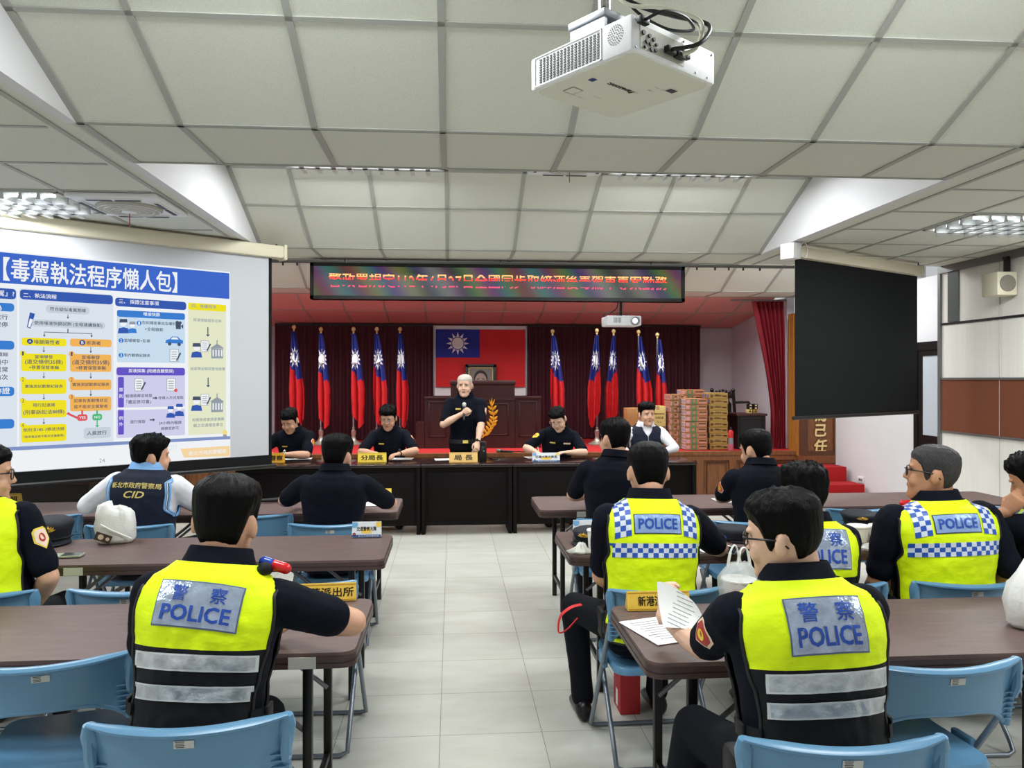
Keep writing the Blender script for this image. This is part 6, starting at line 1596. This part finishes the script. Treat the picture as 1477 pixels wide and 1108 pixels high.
        # piping along every open edge
        for ins, r, m in (pipes or [(0, .0055, M_vpipe)]):
            for sd in (-1, 1):
                mb = MB(); Q = [q for q in qs if gap(q) > .6]
                for fb in (1, 0):
                    pts = []
                    for q in (Q if fb else [q for q in Q if q < .6]):
                        g = gap(q) + ins; deg = (360 - g if sd > 0 else 180 + g) if fb else (g if sd > 0 else 180 - g); pts.append(s.vpt(q, deg, off + .001))
                    if len(pts) > 2: mb.tube(pts, r, 6)
                mb.build('edge_piping', m, o, 60)
        if kind != 'cid' or vneck is None:
            mb = MB(); mb.tube([s.vpt(q0, 180 + side + (180 - 2 * side) * k / 30, off) for k in range(31)], .005, 6); mb.build('hem_piping', M_vpipe, o, 60)
        return o
    def reflective(s, q, h, w=.34, x=0, tilt=4, rot=0, name='reflective_band'):
        v, f = rectgrid(w, h, 48, 10); ml = [1 if (k // 48 in (0, 9) or k % 48 in (0, 47)) else 0 for k in range(480)]
        s.decal(name, s.back_frame(q, x, tilt, rot=rot), [(v, f, .004, ml, None)], [M_silver, mat('band_edge', (206, 210, 210), .4)], s.vest_bvh, s.vest_o)
    def police_patch(s, q, w, h, chinese=True, x=0., rot=0., mats=None, tilt=16):
        M = s.back_frame(q, x, tilt, rot=rot); it = []
        v, f = rectgrid(w + .008, h + .008, 12, 6); it.append((v, f, .0028, 2, None)); v, f = rectgrid(w, h, 12, 6); it.append((v, f, .0042, 0, None))
        def tx(st, cx, cy, ww, hh, bold):
            vs, fs, tw, th = text2d(st, bold, 2); it.append(([(cx + a * ww / tw, cy + b * hh / th) for a, b in vs], fs, .0062, 1, .016))
        if chinese:
            tx('警', -w * .24, h * .24, h * .37, h * .37, .012); tx('察', w * .24, h * .24, h * .37, h * .37, .012); tx('POLICE', 0, -h * .21, w * .84, h * .36, .03)
        else: tx('POLICE', 0, 0, w * .86, h * .6, .035)
        s.decal('police_patch', M, it, mats or [M_patch, M_pblue, mat('patch_edge', (90, 104, 130), .5)], s.vest_bvh, s.vest_o)
    def checks(s, q, w, h, nx, ny, x=0., rot=0., tilt=16, name='checkered_band', sub=.014):
        v, f = rectgrid(w, h, nx * 2, ny * 2); ml = [((k % (nx * 2)) // 2 + (k // (nx * 2)) // 2) % 2 for k in range(len(f))]
        s.decal(name, s.back_frame(q, x, tilt, rot=rot), [(v, f, .0035, ml, None)], [M_cblue, M_pwhite], s.vest_bvh, s.vest_o)
    def strap(s, q, a0, a1, h=.03, off=.03, m=None, buckle=True, name='side_strap'):
        rows = []
        for dz, o_ in ((-h / 2, off), (h / 2, off)):
            p, X, N, T_ = s.S(q + dz); row = []
            for k in range(13):
                a = RD(a0 + (a1 - a0) * k / 12); d = X * cos(a) + N * sin(a); hh = s.tb.ray_cast(p + d * .5, -d, .6); r = (.5 - hh[3]) if hh[0] is not None else .1; row.append(p + d * (r + o_))
            rows.append(row)
        mb = MB(); mb.grid(rows); mb.grid([[q_ - V((0, 0, 0)) for q_ in r][::-1] for r in [[p + (s.S(q)[0] - p).normalized() * .004 for p in r] for r in rows]]); o = mb.build(name, m or M_vblk, s.t, 60)
        if buckle:
            p = (rows[0][6] + rows[1][6]) / 2; c = s.S(q)[0]; out = (p - c); out.z = 0; out.normalize(); b = MB(); M_ = frame(p + out * .004, out.cross(V((0, 0, 1))) * -1, (0, 0, 1)); b.box((0, 0, .0), (.045, h + .012, .012), M_, r=.004); b.build('buckle', M_vpipe, o)
        return o
def seat(px, d, rz=0.0, fwd=.20):
    p = PD(px, d); return (p.x - sin(rz) * fwd, p.y + cos(rz) * fwd)
def watch(ps, side, m=None):
    a = [q for q in ps.arms if q[0] == side][0]; E, W = a[2], a[3]; d = (W - E).normalized(); c = W - d * .015; x = d.orthogonal().normalized(); y = d.cross(x)
    mb = MB(); mb.tube([c + (x * cos(t) + y * sin(t)) * .0315 for t in [2 * pi * k / 18 for k in range(18)]], .006, 6, closed=True, flat=(1, 1)); up = V((0, 0, 1)); up = (up - d * up.dot(d)).normalized()
    mb.caps([c + up * .032, c + up * .04], .015, 10); mb.build('wristwatch', m or M_black, ps.t, 60)
def gear(ps, name, loc, size, m=None, r=.012, rot=None):
    mb = MB(); mb.box((0, 0, 0), size, T(*loc) @ (rot or Matrix.Identity(4)), r=r); return mb.build(name, m or M_belt, ps.t, 40)

# ---------- near left: leaning officer in yellow
p = Person('officer in yellow reflective vest leaning right at the left near table, back to us', seat(240, 1.98), 0, lean=(8, 13), roll=5, head=(4, 4, 4), bulk=1.0, voxel=.0065)
p.arm(1, PD(430, 2.6, .83), hint=(1.0, -.25, -.05), sleeve=.7, hand=dict(curl=.5))
p.arm(-1, PD(240, 2.66, .83), hint=(-.2, -.1, -.9))
p.legs(knees=[(-.16, .38, .54), (.12, .34, .54)], feet=[(-.16, .36, .1), (.13, .30, .1)])
p.finish(M_navy, glasses=None, hair=dict(top=.024, side=.008, nape=-.07, messy=.003, seed=2))
p.vest('tac', mats=[M_yel, M_vpipe, M_vblk], side=24, ylow=.392); p.police_patch(.468, .228, .118, True, x=-.006, rot=-3); p.reflective(.352, .045, .34); p.reflective(.275, .042, .34)
for q in (.225, .15, .08): p.strap(q, -28, 16, .028, .030)
p.strap(.23, 150, 208, .03, .03); p.belt(); 
gear(p, 'holster', (.205, .06, .56), (.05, .12, .13), r=.02); gear(p, 'belt_pouch', (-.19, -.02, .58), (.05, .09, .12))
mb = MB(); q_, X_, N_, T_ = p.S(.575); c_ = q_ + X_ * .14 + T_ * .03; mb.caps([c_ - N_ * .04, c_], .02, 10); mb.build('shoulder_strap', M_vblk, p.t)
mb = MB(); mb.caps([c_ + X_ * .02 - N_ * .0 + T_ * .012, c_ + X_ * .055 + T_ * .004], .017, 10); o_ = mb.build('shoulder_light', mat('light_red', (206, 30, 34), .15), p.t); mb = MB(); mb.caps([c_ + X_ * -.01 + T_ * .02, c_ + X_ * .012 + T_ * .014], .0165, 10); mb.build('blue_lens', mat('light_blue_lens', (40, 70, 170), .15), o_)

# ---------- near right: glasses officer holding papers
p = Person('glasses officer in yellow reflective vest holding white papers at the right near table', seat(1236, 1.89), 0, lean=(7, 12), roll=-2, hs=1.0, head=(-50, 7, -4), bulk=1.06, tall=1.01, voxel=.0055, skin=M_skin2)
pa_ = P(957, 888, 2.64)
S_, E_l, W_l = p.arm(-1, pa_, hint=(.3, -.5, -1), hand=dict(dir=(.05, .35, .95), dors=(-1, .1, .15), thumb=-1, curl=.75))
p.arm(1, PD(1205, 2.62, .83), hint=(.1, .1, -1))
p.legs(knees=[(-.22, .38, .54), (.15, .42, .54)], feet=[(-.32, .34, .1), (.15, .42, .1)])
p.finish(M_navy, glasses=M_glass, hair=dict(top=.026, side=.010, nape=-.06, messy=.005, seed=5))
p.vest('tac', mats=[M_yel, M_vpipe, M_vblk], side=24, ylow=.392); p.police_patch(.462, .208, .138, True, x=.01, rot=0); p.reflective(.352, .05, .34, .01); p.reflective(.285, .042, .34, .01)
for q in (.23, .16, .09): p.strap(q, 164, 206, .028, .030)
p.strap(.22, -30, 26, .034, .034, name='loose_strap'); p.belt(); p.shoulder_patch(-1, -.5, [M_badge_w, M_badge_r, M_badge_y], w=.042, h=.055)
gear(p, 'belt_pouch', (-.2, .06, .56), (.06, .12, .13), r=.02); gear(p, 'holster', (.2, .06, .56), (.05, .13, .13), r=.02)
PH = p
# the papers in his left hand, folded over and hanging
hw_ = (Matrix.Translation((p.t.location.x, p.t.location.y, 0)) @ W_l)
t = thing('held_papers', 'folded white printed papers held up by the glasses officer', 'paper', hw_ + V((0, 0, .05)))
A_ = [P(948, 840, 2.60), P(966, 844, 2.56), P(1000, 868, 2.47), P(1017, 896, 2.41)]; B_ = [P(957, 905, 2.50), P(978, 906, 2.46), P(1000, 908, 2.42), P(1015, 906, 2.40)]
o0 = t.location; rows = []
for k in range(9):
    v = k / 8; ra = spline(A_, 4); rb = spline(B_, 4); rows.append([(a.lerp(b, v) - o0) + V((0, .02 * sin(pi * v) , .0)) for a, b in zip(ra, rb)])
mb = MB(); mb.grid(rows); mb.grid([[q + V((.0, .003, .001)) for q in r][::-1] for r in rows]); mb.build('page', M_paper, t, 60)
bv_ = bvh_of(mb); m2 = MB(); mid = sum((V(q) for r in rows for q in r), V()) / sum(len(r) for r in rows); nn = -(V(rows[4][-1]) - V(rows[4][0])).cross(V(rows[-1][6]) - V(rows[0][6])).normalized(); nn = nn if nn.y < 0 else -nn
M_ = frame(mid + nn * .2, V(rows[4][-1]) - V(rows[4][0]), nn.cross(V(rows[4][-1]) - V(rows[4][0])))
for k in range(9):
    v_, f_ = rectgrid(.09 - .012 * (k % 3), .0022, 10, 1, 0, .05 - .0125 * k); project(m2, bv_, v_, f_, M_, .001, 0)
if m2.f: m2.build('printed_lines', mat('print_grey', (150, 150, 152), .8), t, None)

# ---------- middle row right, by the aisle: checker vest
def checker(p, w=.40):
    p.vest('chk', mats=[M_yel, M_vpipe, M_vblk], side=8)
    p.checks(.392, w, .06, 18, 3, tilt=6); p.checks(.50, .066, .2, 3, 9, -.148, rot=0, tilt=28, name='checkered_strip'); p.checks(.50, .066, .2, 3, 9, .148, rot=0, tilt=28, name='checkered_strip')
    p.police_patch(.475, .2, .078, False, mats=[M_ppatch, M_pblue, mat('patch_rim_dark', (40, 50, 70), .5)])  # police patch with a dark rim
p = Person('officer in checkered yellow police vest by the aisle, seen from straight behind', seat(955, 3.22), 0, lean=(3, 7), roll=1.5, head=(2, 8, 0), bulk=1.08)
p.arm(-1, PD(905, 3.72, .62), hint=(-1, -.35, -.8)); p.arm(1, PD(1010, 3.9, .82), hint=(1, 0, -.7))
p.legs(knees=[(-.28, .36, .54), (.16, .42, .54)], feet=[(-.24, .36, .1), (.14, .40, .1)])
p.finish(M_navy, hair=dict(top=.016, side=.007, nape=-.07, messy=.0025, seed=8)); checker(p); p.belt(); p.strap(.2, -30, 20, .03, .03)
gear(p, 'belt_pouch', (-.195, .06, .56), (.05, .11, .12))
kn = p
# ---------- middle row right, hidden officer in tactical vest
p = Person('officer with tousled hair and yellow vest, half hidden behind the paper holder', seat(1206, 3.24), 0, lean=(4, 9), head=(-8, 10, 2), tall=.87, bulk=1.0)
p.arm(-1, PD(1130, 3.85, .82), hint=(-1, 0, -.7)); p.arm(1, PD(1190, 3.85, .83), hint=(.2, -.2, -1)); p.legs()
p.finish(M_navy, hair=dict(top=.03, side=.014, nape=-.08, messy=.010, seed=12, spike=.006)); p.vest('tac', mats=[M_yel, M_vpipe, M_vblk], side=22); p.police_patch(.44, .25, .165, True); p.reflective(.265, .06, .34); p.belt()
# ---------- middle row right, glasses officer in checker vest
p = Person('greying officer with black glasses in checkered yellow police vest, head turned left', seat(1406, 3.34), RD(-4), lean=(2, 5), roll=-2.5, tall=1.01, head=(-58, -4, 0), bulk=1.2, skin=M_skin3)
p.arm(-1, PD(1312, 3.72, .66), hint=(-.8, -.25, -.7)); p.arm(1, PD(1395, 3.72, .66), hint=(.4, -.3, -1)); p.legs()
p.finish(M_navy, glasses=M_glass, hairmat=M_hairg, hair=dict(top=.012, side=.006, nape=-.065, messy=.002, seed=15)); checker(p, .41); p.belt(); p.strap(.16, 150, 214, .03, .034)
mb = MB(); q_, X_, N_, T_ = p.S(.6); c_ = q_ - X_ * .13 + N_ * .02; mb.caps([c_ - X_ * .02, c_ + X_ * .02], .014, 10); mb.build('shoulder_light', _mats['light_red'], p.t)
# ---------- middle row right, far right resting on fist
p = Person('officer in checkered yellow vest at the right frame edge resting his face on his fist', seat(1606, 3.36), RD(4), lean=(5, 12), roll=-7, tall=.98, head=(-34, 22, -4), bulk=1.0, skin=M_skin3, voxel=.006)
hf = P(1452, 738, 3.62)
p.arm(-1, hf, hint=(.0, .3, -1), hand=dict(dir=(.25, -.5, .8), dors=(-.75, -.45, -.1), thumb=-1, curl=1.25)); p.arm(1, PD(1600, 3.95, .82), hint=(1, 0, -.7)); p.legs()
p.finish(M_navy, hair=dict(top=.022, side=.008, nape=-.06, messy=.006, seed=18, spike=.004)); checker(p); p.belt()
# ---------- middle row left edge
p = Person('officer at the left frame edge in yellow vest with an orange sleeve badge', seat(-62, 3.16), 0, lean=(4, 8), roll=-9, head=(62, 4, 0), bulk=1.05)
p.arm(1, PD(50, 3.55, .60), hint=(1, -.55, -.6)); p.arm(-1, PD(-90, 3.7, .66), hint=(-1, 0, -.7)); p.legs()
p.finish(M_navy, glasses=M_glass, hair=dict(seed=21)); p.vest('chk', mats=[M_yel, M_vpipe, M_vblk], side=14); p.shoulder_patch(1, -.55, [M_badge_y, M_badge_w, M_badge_r], w=.036, h=.05); p.belt()

# ---------- front row left: man with the lettered vest
p = Person('man in navy vest with gold lettering over a white shirt, head turned right', seat(184, 4.6), RD(-4), lean=(2, 5), roll=2.5, tall=1.0, hd=.045, head=(48, 2, 0), bulk=1.04)
p.arm(1, PD(262, 5.15, .82), hint=(1, .0, -.5), sleeve=.95); p.arm(-1, PD(165, 5.15, .82), hint=(-1, 0, -.6), sleeve=.95); p.legs(knees=[(-.03, .34, .54), (.2, .34, .54)], feet=[(-.03, .28, .1), (.2, .28, .1)])
p.finish(M_shirtw, hair=dict(top=.026, side=.012, nape=-.08, messy=.006, seed=24, spike=.012), collar_mat=M_lblue)
p.vest('cid', mats=[M_nvest, M_lblue, M_nvest, M_shirtw], q0=.0, arm=(.32, .576), A=24, pipes=[(0, .007, M_lblue), (4, .003, M_shirtw), (7, .006, M_lblue)])
M_ = p.back_frame(.46, 0, 12); it = []
for st, cy, ww, hh, b_ in (('新北市政府警察局', .028, .30, .036, .012), ('CID', -.028, .125, .042, .02)):
    vs, fs, tw, th = text2d(st, b_, 2, .25 if st == 'CID' else 0); it.append(([(x * ww / tw, cy + y * hh / th) for x, y in vs], fs, .004, 0, .016))
p.decal('gold_lettering', M_, it, [M_embr], p.vest_bvh, p.vest_o)
# ---------- front row left: navy officer by the aisle
p = Person('officer in plain navy shirt by the aisle in the left front row', seat(472, 4.64), 0, lean=(4, 9), roll=1, head=(14, 8, 0), bulk=1.06, tall=.97, hd=.025)
p.arm(1, PD(538, 5.32, .82), hint=(1, -.0, -.5)); p.arm(-1, PD(428, 5.32, .82), hint=(-1, 0, -.5)); p.legs()
p.finish(M_navy, hair=dict(top=.026, side=.009, nape=-.07, messy=.004, seed=27)); p.belt()
# ---------- front row right
p = Person('tall officer in plain navy shirt by the aisle in the right front row', seat(892, 4.84), 0, lean=(3, 8), roll=5, head=(-22, 4, 2), bulk=1.06, tall=1.08)
p.arm(-1, PD(850, 5.5, .82), hint=(-1, -.1, -.6)); p.arm(1, PD(915, 5.5, .82), hint=(1, 0, -.6)); p.legs(knees=[(-.13, .33, .54), (.13, .33, .54)], feet=[(-.13, .27, .1), (.13, .27, .1)])
p.finish(M_navy, hair=dict(top=.022, side=.009, nape=-.075, messy=.005, seed=30, spike=.003)); p.belt()
p = Person('officer in navy shirt with an orange sleeve badge before the oak stage panels', seat(1118, 4.8), 0, lean=(5, 11), roll=3, tall=1.0, hd=.015, head=(-26, 12, 0), bulk=1.02)
p.arm(-1, PD(1062, 5.5, .82), hint=(-1, -.05, -.5)); p.arm(1, PD(1130, 5.5, .82), hint=(1, 0, -.6)); p.legs()
p.finish(M_navy, hair=dict(top=.018, side=.008, nape=-.075, messy=.003, seed=33)); p.shoulder_patch(-1, -.5); p.belt()

# ---------- head tables, facing the room
def dpos(px, Y): q = PY(px, HY, Y); return (q.x, q.y)
def DW(px, Y, z): q = PY(px, HY, Y); q.z = z; return q
p = Person('seated officer in navy shirt writing beside the projection screen', dpos(430, 9.1), pi, lean=(10, 24), roll=3, head=(16, 30, 0))
p.arm(1, DW(392, 8.66, .82), hint=(1, 0, -.5)); p.arm(-1, DW(408, 8.64, .82), hint=(-1, .1, -.5), hand=dict(curl=.5)); p.legs()
p.finish(M_navy, open_collar=True, hair=dict(seed=36, top=.024)); p.tag(.44, .085, .06, .016, M_tag); p.shoulder_patch(-1, .6); watch(p, -1, M_chrome)
p = Person('seated officer with wire glasses looking down behind the bright yellow nameplate', dpos(563, 9.1), pi, lean=(8, 18), head=(8, 20, 0))
p.arm(1, DW(543, 8.62, .82), hint=(1, 0, -.5), hand=dict(curl=.7)); p.arm(-1, DW(575, 8.60, .82), hint=(-1, .1, -.5), hand=dict(curl=.5)); p.legs()
p.finish(M_navy, open_collar=True, glasses=M_wire, hair=dict(seed=39, top=.03, side=.009, messy=.007, spike=.006)); p.tag(.44, .085, .06, .016, M_tag); p.shoulder_patch(-1, .6); watch(p, -1)
# standing speaker
p = Person('white-haired officer standing and speaking into a microphone', dpos(671, 9.16), pi, stand=.80, lean=(2, 3), head=(10, 6, 0), bulk=1.04, skin=M_skin2, voxel=.006)
mw = DW(669.5, 8.93, 1.285)
S_, E_, W_ = p.arm(1, mw + V((-.02, .02, -.035)), hint=(1, -.15, -.55), hand=dict(dir=(-.75, .4, .5), dors=(.3, .75, .1), thumb=1, curl=1.15))
p.arm(-1, DW(688, 8.74, .82), hint=(-.9, -.45, -.1), hand=dict(dir=(.1, .5, -.6), dors=(-.6, .6, .5), curl=.5)); p.legs()
p.finish(M_navy, open_collar=True, hairmat=M_hairw, hair=dict(seed=42, top=.008, side=.004, front=.068, messy=.0015)); p.tag(.45, .085, .062, .017, M_tag); p.tag(.445, -.09, .085, .006, M_black2, 'pocket_flap'); p.shoulder_patch(-1, .3, [M_badge_w, M_badge_w, M_badge_o]); watch(p, -1); p.belt(.1)
v_, f_ = rectgrid(.062, .034, 2, 2); p.decal('belt_buckle', p.front_frame(.1, 0.0, tilt=0), [(v_, f_, .022, 0, None)], [M_tag], p.shirt_bvh)
ax = V((.02, .42, .9)).normalized(); M_ = frame(mw, ax, (1, 0, 0)); 
hand_mic('microphone', 'handheld microphone with a pale head held by the standing speaker', mw, 0, head=mat('mic_head_pale', (206, 204, 196), .4, metal=.3), rot=M_.to_euler())
p = Person('seated officer with glasses writing, head bowed, two sleeve badges', dpos(800, 9.1), pi, lean=(10, 22), roll=-5, head=(22, 30, 8), skin=M_skin2)
S_, E_, Wr = p.arm(1, DW(775, 8.62, .82), hint=(1, 0, -.5), hand=dict(curl=.75)); p.arm(-1, DW(818, 8.62, .82), hint=(-1, .1, -.5)); p.legs()
p.finish(M_navy, open_collar=True, glasses=M_wire, hair=dict(seed=45, top=.026)); p.tag(.45, .085, .06, .016, M_tag); p.tag(.45, -.085, .085, .018, M_badge_w); p.shoulder_patch(-1, .6); p.shoulder_patch(1, .6, [M_badge_y, M_badge_y, M_badge_o])
hwr = Matrix.Translation(p.t.location) @ RZ(pi) @ Wr
t = thing('pen', 'white pen in the hand of the writing officer', 'pen', hwr + V((.02, -.06, .0))); mb = MB(); mb.tube([(0, 0, -.03), (-.02, .01, .07)], .004, 8); mb.build('barrel', M_paper, t); mb = MB(); mb.tube([(.002, -.001, -.04), (0, 0, -.03)], [.001, .003], 8); mb.build('tip', M_black, t)
# man in navy vest over white shirt
p = Person('seated man in a navy vest over a white shirt facing the room', dpos(930, 9.12), pi, lean=(4, 10), head=(-10, 2, 0), roll=1, bulk=1.04)
p.arm(1, DW(905, 8.68, .82), hint=(1, 0, -.5), sleeve=1.85); p.arm(-1, DW(960, 8.66, .82), hint=(-1, 0, -.5), sleeve=1.85); p.legs()
p.finish(M_shirtw, open_collar=True, hair=dict(seed=48, top=.034, side=.007, spike=.006)); p.vest('cid', mats=[M_nvest, M_nvest, M_nvest, M_nvest], q0=.0, arm=(.32, .576), A=24, vneck=lambda q: 1.5 + max(0, q - .50) * 380); p.shoulder_patch(1, .6)
bvf = p.vest_bvh
for x, m_, nm in ((.075, M_embr, 'gold_badge'), (-.075, M_badge_y, 'star_badge')):
    M_ = p.front_frame(.36, x); it = []
    if nm == 'gold_badge':
        for j in range(3): v_, f_ = rectgrid(.014, .014, 1, 1, -.012, .03 - j * .022); it.append((v_, f_, .004, 0, None)); v_, f_ = rectgrid(.014, .02, 1, 1, .012, .03 - j * .024); it.append((v_, f_, .004, 0, None))
    else: it.append(([(.026 * (1 if k % 2 == 0 else .45) * sin(pi * k / 5), .026 * (1 if k % 2 == 0 else .45) * cos(pi * k / 5)) for k in range(10)], [tuple(range(10))], .004, 0, None))
    p.decal(nm, M_, it, [m_], bvf, p.vest_o)

# red strap looped at the knee of the aisle officer
t = thing('red_strap', 'bright red strap loop hanging by the knee of the aisle officer', 'strap', P(822, 896, 3.45))
mb = MB(); pts = spline([P(838, 872, 3.42), P(822, 877, 3.4), P(808, 890, 3.4), P(806, 912, 3.4), P(818, 908, 3.4), P(833, 892, 3.42)], 6); mb.tube([q - t.location for q in pts], .014, 8, flat=(.25, 1.)); mb.build('webbing', mat('strap_bright', (206, 26, 34), .6), t, 60)
# ================================================================== CAMERA / WORLD
cam = bpy.data.cameras.new('camera'); co = bpy.data.objects.new('camera', cam); COL.objects.link(co)
co.location = (0, 0, EYE); co.rotation_euler = (RD(90), 0, -TH)
cam.sensor_fit = 'HORIZONTAL'; cam.sensor_width = 36; cam.lens = FOC / 1477 * 36; cam.shift_y = -(554 - HY) / 1477; cam.clip_start = .05
SC.camera = co
wd = bpy.data.worlds.new('world'); SC.world = wd; wd.use_nodes = True
bg = wd.node_tree.nodes['Background']; bg.inputs[0].default_value = (.93, .96, 1, 1); bg.inputs[1].default_value = .55
SC.view_settings.view_transform = 'Standard'; SC.view_settings.look = 'None'; SC.view_settings.exposure = 0.0; SC.view_settings.gamma = 1
SC.view_settings.use_curve_mapping = False
